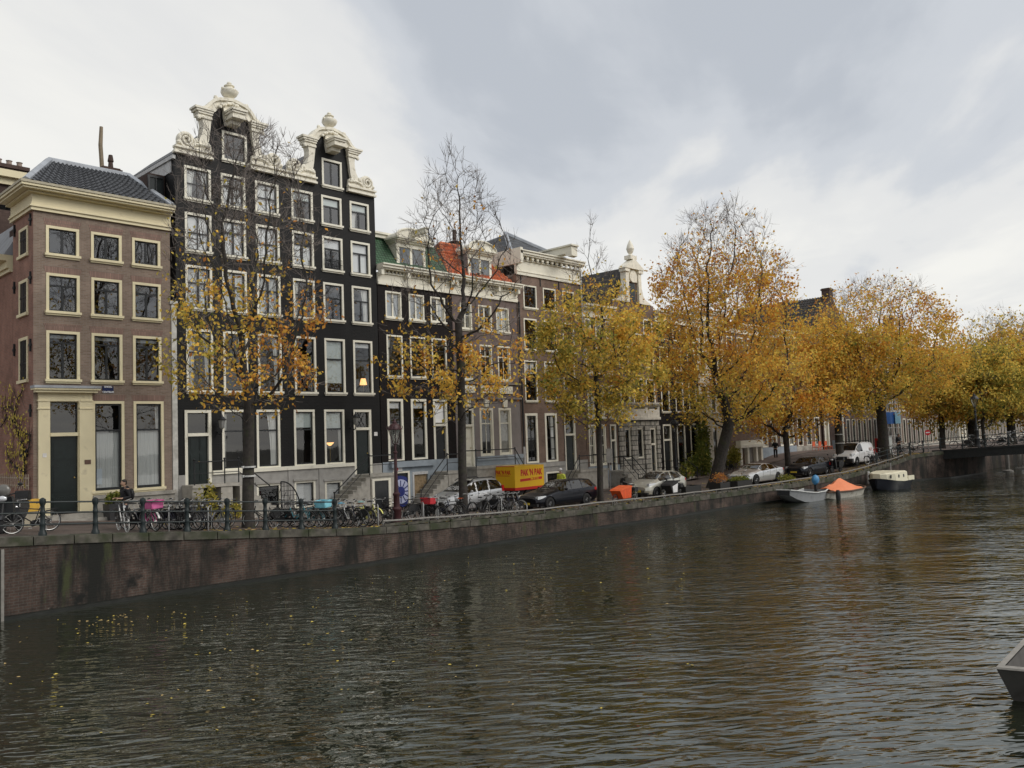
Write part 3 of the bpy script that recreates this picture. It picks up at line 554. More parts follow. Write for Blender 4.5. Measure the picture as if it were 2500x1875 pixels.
# ================= 2 black double house
u0, u1 = 16.36, 27.5
H = thing('black_house', 'tall black double house with two white scrolled neck gables topped by urns', 'house', (u0, YF, 1.7))
A = [R4(3, 155, 750, 360, 1030), R4(3, 425, 818, 612, 1110), R4(3, 672, 870, 858, 1135), R4(3, 940, 938, 1105, 1185), R4(3, 1162, 985, 1320, 1250), R4(3, 1370, 1035, 1520, 1268)]
B = [R4(3, 155, 1095, 352, 1400), R4(3, 422, 1145, 608, 1470), R4(3, 676, 1200, 854, 1485), R4(3, 940, 1245, 1108, 1525), R4(3, 1165, 1285, 1320, 1578), R4(3, 1375, 1325, 1520, 1592)]
C = [R4(3, 140, 1480, 300, 245, 4), R4(3, 424, 1520, 515, 300, 4), R4(3, 690, 1560, 726, 320, 4), R4(4, 800, 75, 940, 340), R4(4, 988, 105, 1118, 360), R4(4, 1168, 128, 1290, 375)]
D = [R4(4, 128, 378, 298, 780), R4(4, 360, 400, 516, 790), R4(4, 580, 420, 727, 797), R4(4, 808, 437, 945, 800), R4(4, 992, 447, 1125, 800), R4(4, 1172, 462, 1298, 803)]
E = [R4(4, 126, 890, 300, 1352), R4(4, 360, 890, 520, 1255), R4(4, 575, 893, 728, 1255), R4(4, 808, 895, 945, 1245), R4(4, 997, 897, 1130, 1228), R4(4, 1178, 893, 1300, 1290)]
for row in (A, B, C, D): level(row)
level(E[1:5]); E[0][3] = E[5][3] = E[1][3]
cu = [sum(r[i][j] for r in (A, B, D))/3 for i in range(6) for j in (0, 1)]
for row in (A, B, C, D):
    for i in range(6): row[i][0], row[i][1] = cu[2*i], cu[2*i+1]
G = [R4(3, 425, 505, 612, 770), R4(3, 1160, 708, 1312, 950)]
GC = [19.07, 24.70]; ZB = 18.22; ZT = 18.25
bs = [R4(4, 575, 1360, 730, 1500), R4(4, 810, 1340, 945, 1490), R4(4, 1000, 1340, 1112, 1480)]
for o in bs: o[2] = 1.75
zband = E[1][2]
shell(H, u0, u1, zband-.1, ZT, BLACKW, A+B+C+D+E, depth=9)
# plinth of grey stone with basement lights
mb = MB(); wall_holes(mb, u0, u1, 1.0, zband-.1, [E[0][:], E[5][:]]+bs, YF-.05, .3); mb.build('stone_plinth', CONC, H)
mb = MB(); seg = [(E[0][1], bs[0][0]-.35), (bs[0][0]-.35, E[5][0])]
mb.box(E[0][1]+.01, E[5][0]-.01, YF-.14, YF+.02, zband-.16, zband+.02); mb.build('stone_band', WHITE, H)
for o in bs: mb = MB(); mb.box(o[0]-.35, o[0]-.08, YF-.09, YF-.05, 1.0, zband-.16); mb.build('pilaster', CONC, H)
for o, cur in zip(bs, ([], [('full', WBLIND)], [('full', WBLIND)])):
    window(H, o, WHITE, style='none', curtain=cur, sill=False, Y=YF-.02, pane=PANED)
    mb = MB(); mb.box(o[0]-.1, o[1]+.1, YF-.16, YF-.02, o[3]+.005, o[3]+.10); mb.build('window_hood', CONC, H)
cur = {0: [('left', .35), ('full', WBLIND)], 1: [('full', WBLIND)], 2: [('full', WBLIND)], 3: [('blind', .28)], 4: [('blind', .28)], 5: [('blind', .26), ('left', .5)]}
for i, o in enumerate(A): window(H, o, WHITE, style=('cross' if i == 1 else (2, 2) if i < 3 else 'T'), frac=.33, curtain=[('left', .45), ('right', .3)] if i == 0 else cur[i])
for i, o in enumerate(B): window(H, o, WHITE, style=('cross' if i == 1 else (2, 2) if i < 3 else 'T'), frac=.33, curtain=[('full', WBLIND)] if i in (0, 1, 2, 5) else [('blind', .38, WBLIND)]+([('blind', .97, WBLIND)] if i == 3 else []))
for i, o in enumerate(C): window(H, o, WHITE, style='T' if i > 3 else ('sash' if i == 3 else 'cross'), frac=.38, curtain=[('full', SHEER)] if i < 3 else [('left', .3)] if i == 3 else [('right', .45)] if i == 5 else [])
for i, o in enumerate(D): window(H, o, WHITE, style='sash', frac=.36, pane=PANED, curtain=[[('left', .4), ('right', .3)], [('right', .3)], [('right', .3)], [], [('blind', .82)], [('blind', .1, WBLIND), ('left', .15)]][i])
for i, o in enumerate(E[1:5]): window(H, o, WHITE, style='sash', frac=.34, pane=PANED, sill=False, curtain=[[('left', .22)], [('right', .5)], [('blind', .30)], [('blind', .34), ('right', .25)]][i])
for o in (G[0], G[1]): pass
door(H, E[0], WHITE, DGREEN, frac=.335, transom='plain', leaves=2); door(H, E[5], WHITE, DGREEN, frac=.30, transom='lattice')
b5 = B[4]; mb = MB()                                             # little iron balcony grille
for k in range(15): x = b5[0]+.1+(b5[1]-b5[0]-.2)*k/14; mb.tube([(x, YF-.09, b5[2]+.12), (x, YF-.09, b5[2]+.62)], .011, 4)
for z in (.13, .38, .62): mb.tube([(b5[0]+.08, YF-.09, b5[2]+z), (b5[1]-.08, YF-.09, b5[2]+z)], .015, 4)
mb.build('window_grille', IRON, H)
# lit lamps behind the windows
LAMPM = bpy.data.materials.new('lit_lampshade'); LAMPM.use_nodes = True; _b = LAMPM.node_tree.nodes['Principled BSDF']; _b.inputs['Base Color'].default_value = (.8, .5, .25, 1); _b.inputs['Emission Color'].default_value = (1, .50, .17, 1); _b.inputs['Emission Strength'].default_value = 1.6
def lamp(nm, lb, k, x, y, big=True):
    c = uz(k, x, y, YF+.55); t = thing(nm, lb, 'lamp', (c[0], YF+.55, c[1]-.9))
    mb = MB(); mb.lathe([(.20, -.17), (.13, .17)] if big else [(.05, -.09), (.2, .05), (.21, .08)], (c[0], YF+.55, c[1]), 14); mb.build('lamp_shade', LAMPM, t)
    mb = MB(); mb.tube([(c[0], YF+.55, c[1]-.9), (c[0], YF+.55, c[1]-.17)], .02, 6); mb.lathe([(.14, 0), (.12, .03)], (c[0], YF+.55, c[1]-.93), 12); mb.build('lamp_base', MATS['brass'], t)
lamp('table_lamp', 'glowing orange table lamp in the upper right window of the black house', 4, 1243, 720)
lamp('table_lamp', 'small warm uplighter lamp glowing in the ground floor window of the black house', 4, 1035, 1108, False)
mb = MB(); c = uz(4, 1320, 1045); mb.box(c[0]-.11, c[0]+.11, YF-.02, YF, c[1]-.10, c[1]+.10); mb.build('number_plate', MATS['enamel_white'], H)
# gables
OUT = [(2.76, ZB), (2.76, 18.55), (2.66, 18.60), (2.66, 18.82), (2.60, 19.06), (2.45, 19.24), (2.24, 19.30), (2.0, 19.22), (1.88, 19.02), (1.78, 18.98), (1.66, 19.10), (1.52, 19.2), (1.47, 19.5), (1.46, 19.82), (1.50, 20.08), (1.62, 20.12), (1.66, 20.28),
       (1.76, 20.34), (1.90, 20.52), (1.90, 20.62), (1.45, 20.62), (1.30, 20.70), (1.08, 20.98), (.90, 21.16), (.78, 21.24), (.62, 21.26), (.40, 21.32), (0, 21.40)]
INN = [(.42, 20.90), (.60, 20.84), (.72, 20.70), (.80, 20.56), (.95, 20.50), (1.04, 20.38), (1.02, 20.2), (1.05, 19.9), (1.12, 19.5), (1.16, 19.2), (1.10, 18.95), (1.00, 18.86), (.99, 18.6), (.97, ZB)]
def gable(cx, win, tagm):
    mb = MB(); full = [(cx-x, z) for x, z in OUT[:-1]]+[(cx, 21.40)]+[(cx+x, z) for x, z in OUT[:-1]][::-1]
    # wall sheet with the window cut out: filled in strips between a slimmer outline
    def halfw(z):
        o = OUT
        w = None
        for (x0, z0), (x1, z1) in zip(o[11:], o[12:]):
            if min(z0, z1) <= z <= max(z0, z1) and abs(z1-z0) > 1e-6: w = x0+(x1-x0)*(z-z0)/(z1-z0); 
        if z < 19.2: w = 1.5+(19.2-z)*.9
        return (w or .9)-.12
    zs = sorted({ZB+.03*i*4 for i in range(26)} | {win[2], win[3]}); zs = [z for z in zs if ZT <= z <= 21.25]; zs = [ZT]+zs
    for a, b in zip(zs[:-1], zs[1:]):
        m = (a+b)/2
        if b-a < 1e-5: continue
        ha, hb = min(2.6, halfw(a+1e-4)), min(2.6, halfw(b-1e-4))
        segs = [(cx-ha, cx+ha, cx-hb, cx+hb)]
        if win[2] < m < win[3]: segs = [(cx-ha, win[0], cx-hb, win[0]), (win[1], cx+ha, win[1], cx+hb)]
        for s0, s1, t0, t1 in segs: mb.add([(s0, YF, a), (s1, YF, a), (t1, YF, b), (t0, YF, b)], [(0, 1, 2, 3)])
    mb.build('gable_wall', BLACKW, H)
    window(H, win, WHITE, style=tagm[0], curtain=tagm[1], Y=YF)
    mb = MB()
    for s in (-1, 1):
        ro = [(cx+s*x, z) for x, z in OUT]; ri = [(cx+s*x, z) for x, z in INN]
        # strip in convex pieces: base band, stem + arch as quads between matched outlines
        mb.prism([(cx+s*2.80, ZB), (cx+s*2.80, ZB+.10), (cx+s*.95, ZB+.10), (cx+s*.95, ZB)], YF-.22, YF+.05); mb.prism([(cx+s*2.74, ZB+.101), (cx+s*2.74, ZB+.24), (cx+s*.99, ZB+.24), (cx+s*.99, ZB+.101)], YF-.16, YF+.05)
        mb.prism([(cx+s*2.78, ZB+.241), (cx+s*2.78, ZB+.33), (cx+s*.97, ZB+.33), (cx+s*.97, ZB+.241)], YF-.26, YF+.05)
        mb.prism([(cx+s*x, z) for x, z in [(2.66, ZB+.331), (2.62, 18.80), (2.2, 18.72), (1.75, 18.72), (1.45, 18.9), (1.25, 19.0), (1.04, 18.9), (1.0, ZB+.331)]], YF-.14, YF+.05)
        stem = [(2.02, 1.42, 18.74), (1.80, 1.25, 18.88), (1.62, 1.16, 19.06), (1.50, 1.12, 19.30), (1.43, 1.09, 19.55), (1.41, 1.05, 19.85), (1.46, 1.02, 20.10)]
        for (a0, b0, c0), (a1, b1, c1_) in zip(stem[:-1], stem[1:]): mb.prism([(cx+s*a0, c0), (cx+s*b0, c0), (cx+s*b1, c1_), (cx+s*a1, c1_)], YF-.18, YF+.28)
        for x0, x1, z0, z1, pr in ((1.55, 1.00, 20.10, 20.20, .24), (1.66, 1.0, 20.202, 20.30, .20), (1.68, .98, 20.302, 20.40, .26), (1.78, .96, 20.402, 20.50, .30), (1.86, .95, 20.502, 20.60, .34)):
            mb.prism([(cx+s*x0, z0), (cx+s*x1, z0), (cx+s*x1, z1), (cx+s*x0, z1)], YF-pr, YF+.28)
        arc = [(1.50, .95, 20.60, 20.52), (1.28, .80, 20.72, 20.58), (1.10, .72, 20.95, 20.70), (.92, .60, 21.14, 20.82), (.70, .42, 21.25, 20.90), (.40, .2, 21.33, 20.92), (0, 0, 21.40, 20.94)]
        for (a0, b0, p0, q0), (a1, b1, p1, q1) in zip(arc[:-1], arc[1:]):
            mb.prism([(cx+s*a0, p0), (cx+s*b0, q0), (cx+s*b1, q1), (cx+s*a1, p1)], YF-.16, YF+.28)
            m0, m1 = .35, .35
            mb.prism([(cx+s*a0, p0+.02), (cx+s*(a0*.72+b0*.28), p0*.72+q0*.28), (cx+s*(a1*.72+b1*.28), p1*.72+q1*.28), (cx+s*a1, p1+.02)], YF-.27, YF-.161)
        for a, z, r in ((.78, 21.26, .12), (1.42, 20.16, .10), (1.62, 20.12, .11), (2.6, 18.72, .10), (1.22, 18.86, .13), (1.72, 18.98, .12)): mb.ball((cx+s*a, YF-.16, z), (r, .10, r), 8)
        sp = []                                                  # the scroll
        for k in range(40):
            v = k/39*4.4*PI; r = .40*(1-.8*k/39); sp.append((cx+s*(2.22+r*math.cos(v+PI*.9)*1.0), YF-.14-.06*k/39, 18.90+r*math.sin(v+PI*.9)))
        mb.tube(sp, [.085*(1-.4*k/39) for k in range(40)], 6)
        mb.lathe([(.40, -.1), (.40, .1)], (cx+s*2.22, YF-.02, 18.90), 20, axis='y')
        for k in range(7):                                       # leaf swag from scroll to stem
            t = k/6; mb.ball((cx+s*(2.0-.85*t), YF-.17, 18.66+.10*math.sin(t*PI)+.12*t), (.12, .07, .07), 8)
    for k in range(11):                                          # carved leaves round the crest
        v = (k-5)/5; mb.ball((cx+v*.62, YF-.25, 21.13-.28*v*v+.03*(k % 2)), (.11, .07, .08), 8)
    mb.lathe([(.20, 0), (.15, .05), (.11, .08)], (cx, YF+.02, 21.36), 14)
    gb = mb.build('gable_trim', ORNA, H, True)
    mb = MB()                                                    # hood of the hoist beam
    mb.prism([(cx-.40, 20.92), (cx+.40, 20.92), (cx+.36, 20.40), (cx+.28, 20.05), (cx-.28, 20.05), (cx-.36, 20.40)], YF-.16, YF+.03)
    for k, (w, z0, z1, y) in enumerate(((.40, 20.60, 20.70, 1.0), (.36, 20.50, 20.598, .94), (.31, 20.34, 20.498, .88), (.34, 20.25, 20.338, .92))): mb.box(cx-w, cx+w, YF-y, YF-.161, z0, z1)
    mb.box(cx-.24, cx+.24, YF-.55, YF-.161, 20.05, 20.248); mb.build('hoist_hood', ORNA, gb)
    mb = MB(); mb.lathe([(r_*.92, 21.42+(z_-21.46)*.80) for r_, z_ in [(.14, 21.46), (.10, 21.52), (.20, 21.58), (.36, 21.72), (.44, 21.88), (.42, 22.02), (.30, 22.10), (.20, 22.16), (.20, 22.24), (.27, 22.28), (.25, 22.32), (.14, 22.36), (.10, 22.40), (.13, 22.46), (.08, 22.54), (0.01, 22.56)]], (cx, YF+.02, 0), 18)
    for s in (-1, 1): mb.ball((cx+s*.37, YF-.05, 21.87), .08, 8)
    mb.build('urn', ORNA, gb, True)
gable(GC[0], G[0], ((2, 2), [])); gable(GC[1], G[1], ('french', []))
mb = MB()                                                        # roofs running back behind the gables
for cx in GC:
    for s in (-1, 1): slab(mb, (cx+s*2.82, YF+.3, 18.05), (cx, YF+.3, 20.6), (cx, YF+9, 20.6), (cx+s*2.82, YF+9, 18.05))
rf = mb.build('roof', tiles('grey_roof_tile_side', (.075, .08, .09), (.11, .115, .125), 1), H)
mb = MB(); mb.box(u0-.12, u0+.02, YF-.05, YF+9, 17.95, 18.12); mb.box(u0-.05, u0-.004, YF+.3, YF+9, 17.4, 17.948); mb.build('gutter', mat('pale_gutter', (.5, .5, .5), .5), rf)
mb = MB(); mb.box(15.6, 16.34, YF+1.0, YF+2.6, 15.3, 17.4); mb.build('dormer', BRD, rf)
mb = MB(); mb.box(15.9, 16.5, YF+.95, YF+.999, 15.5, 17.3); 
dx0 = at_y(*q(1, 1255, 460), YF+.3); dx1 = at_y(*q(1, 1330, 250), YF+.3)
mb = MB(); mb.box(15.55, 15.62, YF+.9, YF+.98, 15.5, 17.3); mb.box(16.18, 16.25, YF+.9, YF+.98, 15.5, 17.3); mb.box(15.62, 16.18, YF+.9, YF+.98, 17.2, 17.3); mb.box(15.88, 15.92, YF+.9, YF+.98, 15.5, 17.2); mb.box(15.62, 16.18, YF+.9, YF+.98, 16.35, 16.42)
dw = mb.build('dormer_window', DARKW, rf)
mb = MB(); mb.add([(15.6, YF+.95, 15.5), (16.2, YF+.95, 15.5), (16.2, YF+.95, 17.25), (15.6, YF+.95, 17.25)], [(0, 1, 2, 3)]); mb.build('pane', MATS['dark_side_glass'], dw)
# party strip between brick and black house
mb = MB(); mb.box(16.12, 16.35, YF-.04, YF+.3, 1.8, 11.3); mb.box(16.06, 16.40, YF-.07, YF+.3, 11.302, 11.45); mb.build('white_party_wall', mat('white_render', (.55, .54, .50), .8, dirt=((.3, .29, .26), 1.2, .5)), H)
# left door landing with railings, right stoop with stairs
zl = E[0][2]; stA = MB(); stA.box(16.5, E[0][1]+.8, YF-1.1, YF-.05, zl-.13, zl); stA.box(16.5, 17.0, YF-1.05, YF-.05, 1.2, zl-.132); stA.box(E[0][1]-.1, E[0][1]+.45, YF-1.05, YF-.05, 1.2, zl-.132); L_ = stA.build('landing', STONE, H)
mb = MB(); mb.box(17.0, E[0][1]-.1, YF-.08, YF-.055, 1.2, zl-.2); mb.build('basement_hatch', DARKW, L_)
mb = MB(); 
for x in (16.6, 18.0, E[0][1]+.75): mb.tube([(x, YF-1.05, zl), (x, YF-1.05, zl+1.05)], .03, 6); mb.ball((x, YF-1.05, zl+1.1), .06, 8)
for z in (1.0, .5): mb.tube([(16.6, YF-1.05, zl+z), (E[0][1]+.75, YF-1.05, zl+z), (E[0][1]+2.3, YF-1.05, zl+z-1.25)], .03 if z > .6 else .018, 6)
mb.build('railing', IRON, L_, True)
mb = MB()
for k in range(7): mb.box(E[0][1]+.8+.26*k, E[0][1]+.8+.26*(k+1)-.003, YF-1.05, YF-.2, 1.1, zl-.17*(k+1))
mb.build('steps', STONE, L_)
zr = E[5][2]; st = stoop(H, E[5][0]+.05, 27.45, zr, 1.45, 1.3, -1, STONE, 8, .27)
mb = MB(); mb.box(26.05, 26.95, YF-1.262, YF-1.24, 1.0, zr-.35); mb.build('basement_door', DARKW, st)
mb = MB(); mb.box(25.9, 26.05, YF-1.30, YF-1.24, 1.0, zr-.25); mb.box(26.95, 27.1, YF-1.30, YF-1.24, 1.0, zr-.25); mb.box(26.05, 26.95, YF-1.30, YF-1.24, zr-.35, zr-.25); mb.build('basement_door_frame', WHITE, st)
# wall lanterns
for k, x, y in ((4, 362, 985), (4, 1196, 965)):
    c = uz(k, x, y, YF-.45); t = thing('wall_lantern', 'black wall lantern beside the %s door of the black house' % ('left double' if x < 800 else 'right lattice-topped'), 'lantern', (c[0], YF, c[1]))
    mb = MB(); mb.lathe([(.03, .34), (.06, .30), (.2, .2), (.17, .18), (.11, -.16), (.04, -.22)], (c[0], YF-.45, c[1]), 6); mb.build('lamp_glass', mat('lantern_glass', (.2, .2, .19), .2), t)
    mb = MB(); mb.lathe([(.02, .48), (.07, .36), (.22, .22), (.21, .19)], (c[0], YF-.45, c[1]), 6); mb.tube([(c[0], YF-.45, c[1]-.2), (c[0], YF-.42, c[1]-.4), (c[0], YF-.2, c[1]-.45), (c[0], YF, c[1]-.3)], .03, 6)
    mb.build('bracket', IRON, t)
# ================= 3 black-brown house with green mansard
def dormer(H, cx, w, z0, z1, yb, pedi, ys=.35, hoist=False, side=None):
    """roof dormer: body, two narrow windows, pediment"""
    y0 = YF+ys; mb = MB(); mb.box(cx-w/2, cx+w/2, y0, yb, z0, z1); d = mb.build('dormer', side or WHITE, H)
    f = MB(); f.box(cx-w/2-.06, cx-w/2+.14, y0-.06, y0, z0, z1-.1); f.box(cx+w/2-.14, cx+w/2+.06, y0-.06, y0, z0, z1-.1); f.box(cx-.08, cx+.08, y0-.05, y0, z0+.25, z1-.25); f.box(cx-w/2-.1, cx+w/2+.1, y0-.08, y0, z1-.26, z1); f.box(cx-w/2-.1, cx+w/2+.1, y0-.1, y0, z0, z0+.14)
    for k, (e, p) in enumerate(((.10, .22), (.18, .34), (.26, .42))): f.box(cx-w/2-e, cx+w/2+e, y0-p, y0+.8, z1+.001+.09*k, z1+.089+.09*k)
    zt = z1+.27
    if pedi == 'arc':
        f.prism([(cx-w/2-.2, zt)]+[(cx-(w/2+.2)*math.cos(v), zt+.48*math.sin(v)) for v in np.linspace(.1, PI-.1, 11)]+[(cx+w/2+.2, zt)], y0-.30, y0+.9)
        f.tube([(cx-(w/2+.26)*math.cos(v), y0-.34, zt+.02+.52*math.sin(v)) for v in np.linspace(0, PI, 13)], .06, 6)
    else: f.prism([(cx-w/2-.3, zt), (cx, zt+.55), (cx+w/2+.3, zt)], y0-.3, y0+.9)
    if hoist: f.box(cx-.12, cx+.12, y0-1.5, y0, zt+.12, zt+.36); f.box(cx-.16, cx+.16, y0-1.55, y0-.1, zt+.361, zt+.42)
    f.build('dormer_trim', WHITE, d)
    g = MB(); 
    for s in (-1, 1):
        a, b = sorted((cx+s*.10, cx+s*(w/2-.16))); g.add([(a, y0-.02, z0+.2), (b, y0-.02, z0+.2), (b, y0-.02, z1-.28), (a, y0-.02, z1-.28)], [(0, 1, 2, 3)])
    g.build('pane', mat('dormer_glass', (.17, .185, .20), .1), d)
    return d
def dentils(H, u0, u1, z0, z1, y, step=.28, w=.12, nm='dentil'):
    n = int((u1-u0)/step)
    for k in range(n): x = u0+(k+.3)*(u1-u0)/n; mb = MB(); mb.box(x, x+w, y-.12, y, z0, z1); mb.build(nm, WHITE, H)
u0, u1 = 27.55, 33.0
H = thing('green_roofed_house', 'black brick house with green slate mansard roof and pale arched dormer', 'house', (u0, YF, 1.3))
a1 = level([R4(5, 220, 765, 370, 1030), R4(5, 430, 795, 575, 1060), R4(5, 625, 835, 765, 1080)])
a2 = level([R4(5, 232, 1155, 385, 265, 6), R4(5, 440, 1180, 582, 272, 6), R4(5, 645, 1215, 782, 285, 6)])
a3 = [R4(6, 237, 455, 395, 1005), R4(6, 450, 458, 605, 1000)]; level(a3); dO = R4(6, 650, 470, 795, 1100); dO[3] = a3[0][3]
for i in range(3): a2[i][0], a2[i][1] = a1[i][0], a1[i][1]
zb = a3[0][2]-.05
hatch = R4(6, 460, 1115, 605, 1300); deco = R4(6, 285, 1130, 425, 1370); hatch[2] = 1.15; deco[2] = 1.0
shell(H, u0, u1, zb, 13.5, BLACK2, a1+a2+a3+[dO], depth=8)
for o in a1: window(H, o, WHITE, sash=WHITE, style='french', curtain=[('full', mat('grey_curtain', (.34, .36, .38), .8))] if o is not a1[2] else [('right', .5)], cw=.09)
for o in a2: window(H, o, WHITE, style='sash', frac=.3, pane=PANED, cw=.09, curtain=[('left', .3)] if o is a2[0] else [])
for o in a3: window(H, o, WHITE, style='sash', frac=.36, pane=PANED, sill=False, cw=.14, curtain=[('blind', .12, WBLIND)])
door(H, dO, WHITE, DARKW, frac=.36); 
mb = MB(); mb.box(dO[0]+.16, dO[1]-.16, YF+.11, YF+.12, a3[0][3]-1.35, a3[0][3]-.2); mb.build('pale_blind', WBLIND, H)
mb = MB(); wall_holes(mb, u0, u1, .6, zb, [hatch, deco], YF-.06, .22); mb.box(u0+.45, dO[0]-.12, YF-.28, YF-.061, zb-.32, zb); mb.build('plinth', BLUEGREY, H)
mb = MB(); mb.box(hatch[0], hatch[1], YF+.05, YF+.1, hatch[2], hatch[3]-.16); mb.build('wooden_hatch', mat('weathered_wood', (.30, .22, .13), .8, var=.25, nscale=8), H)
mb = MB(); mb.box(hatch[0], hatch[0]+.12, YF-.08, YF+.04, hatch[2], hatch[3]); mb.box(hatch[0]+.12, hatch[1], YF-.08, YF+.04, hatch[3]-.16, hatch[3]); mb.build('hatch_frame', MATS['pale_gutter'], H)
mb = MB(); mb.box(deco[0], deco[1], YF-.02, YF+.03, deco[2], deco[3]); dd = mb.build('basement_door', DARKW, H)
mb = MB(); mb.box(deco[1], deco[1]+.12, YF-.1, YF+.04, deco[2], deco[3]+.1); mb.box(deco[0]-.02, deco[1], YF-.1, YF+.04, deco[3], deco[3]+.1); mb.build('door_frame', WHITE, H)
c = (deco[0]+.52, (deco[2]+deco[3])/2+.05); bl = mat('deep_blue_paint', (.02, .03, .16), .5); pb = mat('pale_blue_paint', (.42, .45, .62), .5)
mb = MB(); mb.lathe([(.86, -.02), (.86, 0)], (c[0], YF-.025, c[1]), 40, axis='y'); mb.build('painted_disc', bl, dd)
mb = MB(); mb.lathe([(.66, -.012), (.66, 0)], (c[0], YF-.046, c[1]), 40, axis='y'); d2 = mb.build('dial_face', pb, dd)
mb = MB()
for k in range(12): v = k*PI/6; mb.tube([(c[0]+.30*math.cos(v), YF-.065, c[1]+.30*math.sin(v)), (c[0]+.60*math.cos(v), YF-.065, c[1]+.60*math.sin(v))], .03, 4)
mb.lathe([(.28, -.01), (.28, 0)], (c[0], YF-.06, c[1]), 24, axis='y'); mb.build('dial_marks', bl, dd)
mb = MB(); c = R4(6, 287, 1065, 368, 1112); mb.box(c[0], c[1], YF-.10, YF-.061, c[2], c[3]); sg = mb.build('house_sign', mat('sign_board', (.66, .66, .66), .4, var=.02), H)
mb = MB(); mb.lathe([(.12, -.008), (.12, 0)], (c[0]+.2, YF-.10, (c[2]+c[3])/2), 18, axis='y'); mb.build('red_emblem', mat('sign_red', (.55, .03, .03), .5), sg)
cornice(H, u0, u1, [(13.45, 13.62, .10), (13.622, 14.05, .06), (14.052, 14.12, .14), (14.262, 14.34, .42), (14.342, 14.48, .52), (14.482, 14.56, .60)], WHITE)
dentils(H, u0+.3, u1-.1, 14.122, 14.26, YF-.06, .26, .12)
for x in (u0+.12, u0+1.95, u0+3.7, u1-.15): mb = MB(); mb.box(x-.09, x+.09, YF-.38, YF-.06, 13.95, 14.26); mb.build('bracket', WHITE, H)
mb = MB(); slab(mb, (u0, YF+.05, 14.56), (u1, YF+.05, 14.56), (u1, YF+1.45, 16.5), (u0, YF+1.45, 16.5)); mb.box(u0, u1, YF+1.3, YF+8, 16.3, 16.5); rf = mb.build('roof', GREENR, H)
mb = MB(); mb.box(u0-.02, u1-.3, YF+1.15, YF+1.6, 16.42, 16.62); mb.box(u0-.02, u1-.25, YF+1.05, YF+1.6, 16.622, 16.74); mb.build('roof_coping', WHITE, rf)
dormer(H, 30.25, 2.0, 14.6, 16.1, YF+1.7, 'arc', hoist=True)
stoop(H, dO[0]-.1, dO[1]+.15, dO[2], 1.15, 1.25, -1, STONE, 7, .28)
# ================= 4 grey-brown house with orange roof
u0, u1 = 33.02, 38.68
H = thing('orange_roofed_house', 'grey-brown house with bright orange tiled roof, pale dormer and carved panels', 'house', (u0, YF, 1.05))
a1 = level([R4(5, 890, 875, 1002, 1120), R4(5, 1055, 900, 1182, 1150), R4(5, 1215, 925, 1338, 1170)])
a2 = level([R4(5, 893, 1240, 1012, 292, 6), R4(5, 1070, 1255, 1190, 297, 6), R4(5, 1230, 1275, 1352, 310, 6)])
dO = R4(6, 905, 530, 1032, 1062); a3 = level([R4(6, 1068, 538, 1205, 965), R4(6, 1240, 540, 1366, 960)]); dO[3] = a3[0][3]
zb = a3[0][2]; zp = uz(6, 1100, 445)[1]
shell(H, u0, u1, zp, 13.5, BR4, a1+a2, depth=8, top=True)
mb = MB(); wall_holes(mb, u0, u1, zb, zp, a3+[dO], YF-.005, .2); mb.build('ground_storey_wall', LGREY, H)
mb = MB(); wall_holes(mb, u0, u1, .6, zb, [dO], YF-.05, .2); mb.box(dO[1]+.15, u1, YF-.12, YF-.051, zb-.25, zb); mb.build('plinth', BLUEGREY, H)
for o in a1:
    w = window(H, o, WHITE, sash=WHITE, style='french', pane=PANED, cw=.08, curtain=[('full', WBLIND)] if o is a1[2] else [])
    mb = MB()
    for k in range(9): x = o[0]+.05+(o[1]-o[0]-.1)*k/8; mb.tube([(x, YF-.10, o[2]+.1), (x, YF-.10, o[2]+.85)], .012, 4)
    mb.tube([(o[0], YF-.10, o[2]+.85), (o[1], YF-.10, o[2]+.85)], .02, 4); mb.build('balcony_rail', WHITE, w)
for o in a2: window(H, o, WHITE, sash=WHITE, style='TT', frac=.3, pane=PANED, cw=.09)
for i, o in enumerate(a3): window(H, o, WHITE, sash=WHITE, style='TT' if i == 0 else 'sash', frac=.30, pane=PANED, sill=False, cw=.14, curtain=[] if i == 0 else [('full', mat('warm_net', (.42, .40, .36), .9))])
door(H, dO, WHITE, WHITE, frac=.30)
for o in a3+[dO]:
    mb = MB(); m = (o[0]+o[1])/2; mb.prism([(m-.16, o[3]+.05), (m+.16, o[3]+.05), (m+.22, o[3]+.62), (m-.22, o[3]+.62)], YF-.12, YF-.006); mb.build('keystone', WHITE, H)
mb = MB(); mb.box(u0, u1, YF-.14, YF-.006, zp-.10, zp+.02); mb.build('string_course', mat('grey_stone_band', (.23, .205, .19), .8), H); mb = MB(); mb.box(u0, u1, YF-.12, YF-.006, uz(6, 1250, 322)[1]-.05, uz(6, 1250, 322)[1]+.05); mb.build('string_course', MATS['grey_stone_band'], H)
for x0, y0, x1, y1 in ((925, 330, 1028, 402), (1080, 335, 1200, 405), (1240, 340, 1366, 412)):
    c = R4(6, x0, y0, x1, y1); mb = MB(); mb.box(c[0], c[1], YF-.05, YF-.002, c[2], c[3])
    for k in range(7): mb.ball((c[0]+(k+.5)*(c[1]-c[0])/7, YF-.05, (c[2]+c[3])/2+.07*math.sin(k*2.1)), (.10, .03, .10), 8)
    mb.build('carved_panel', WHITE, H, True)
cornice(H, u0, u1, [(13.45, 13.62, .10), (13.622, 14.05, .06), (14.052, 14.12, .14), (14.262, 14.34, .42), (14.342, 14.48, .52), (14.482, 14.56, .60)], WHITE, ret=.0)
dentils(H, u0+.3, u1-.3, 14.122, 14.26, YF-.06, .26, .12)
for x in (u0+.15, u0+1.9, u0+3.75, u1-.15): mb = MB(); mb.box(x-.09, x+.09, YF-.38, YF-.06, 13.95, 14.26); mb.build('bracket', WHITE, H)
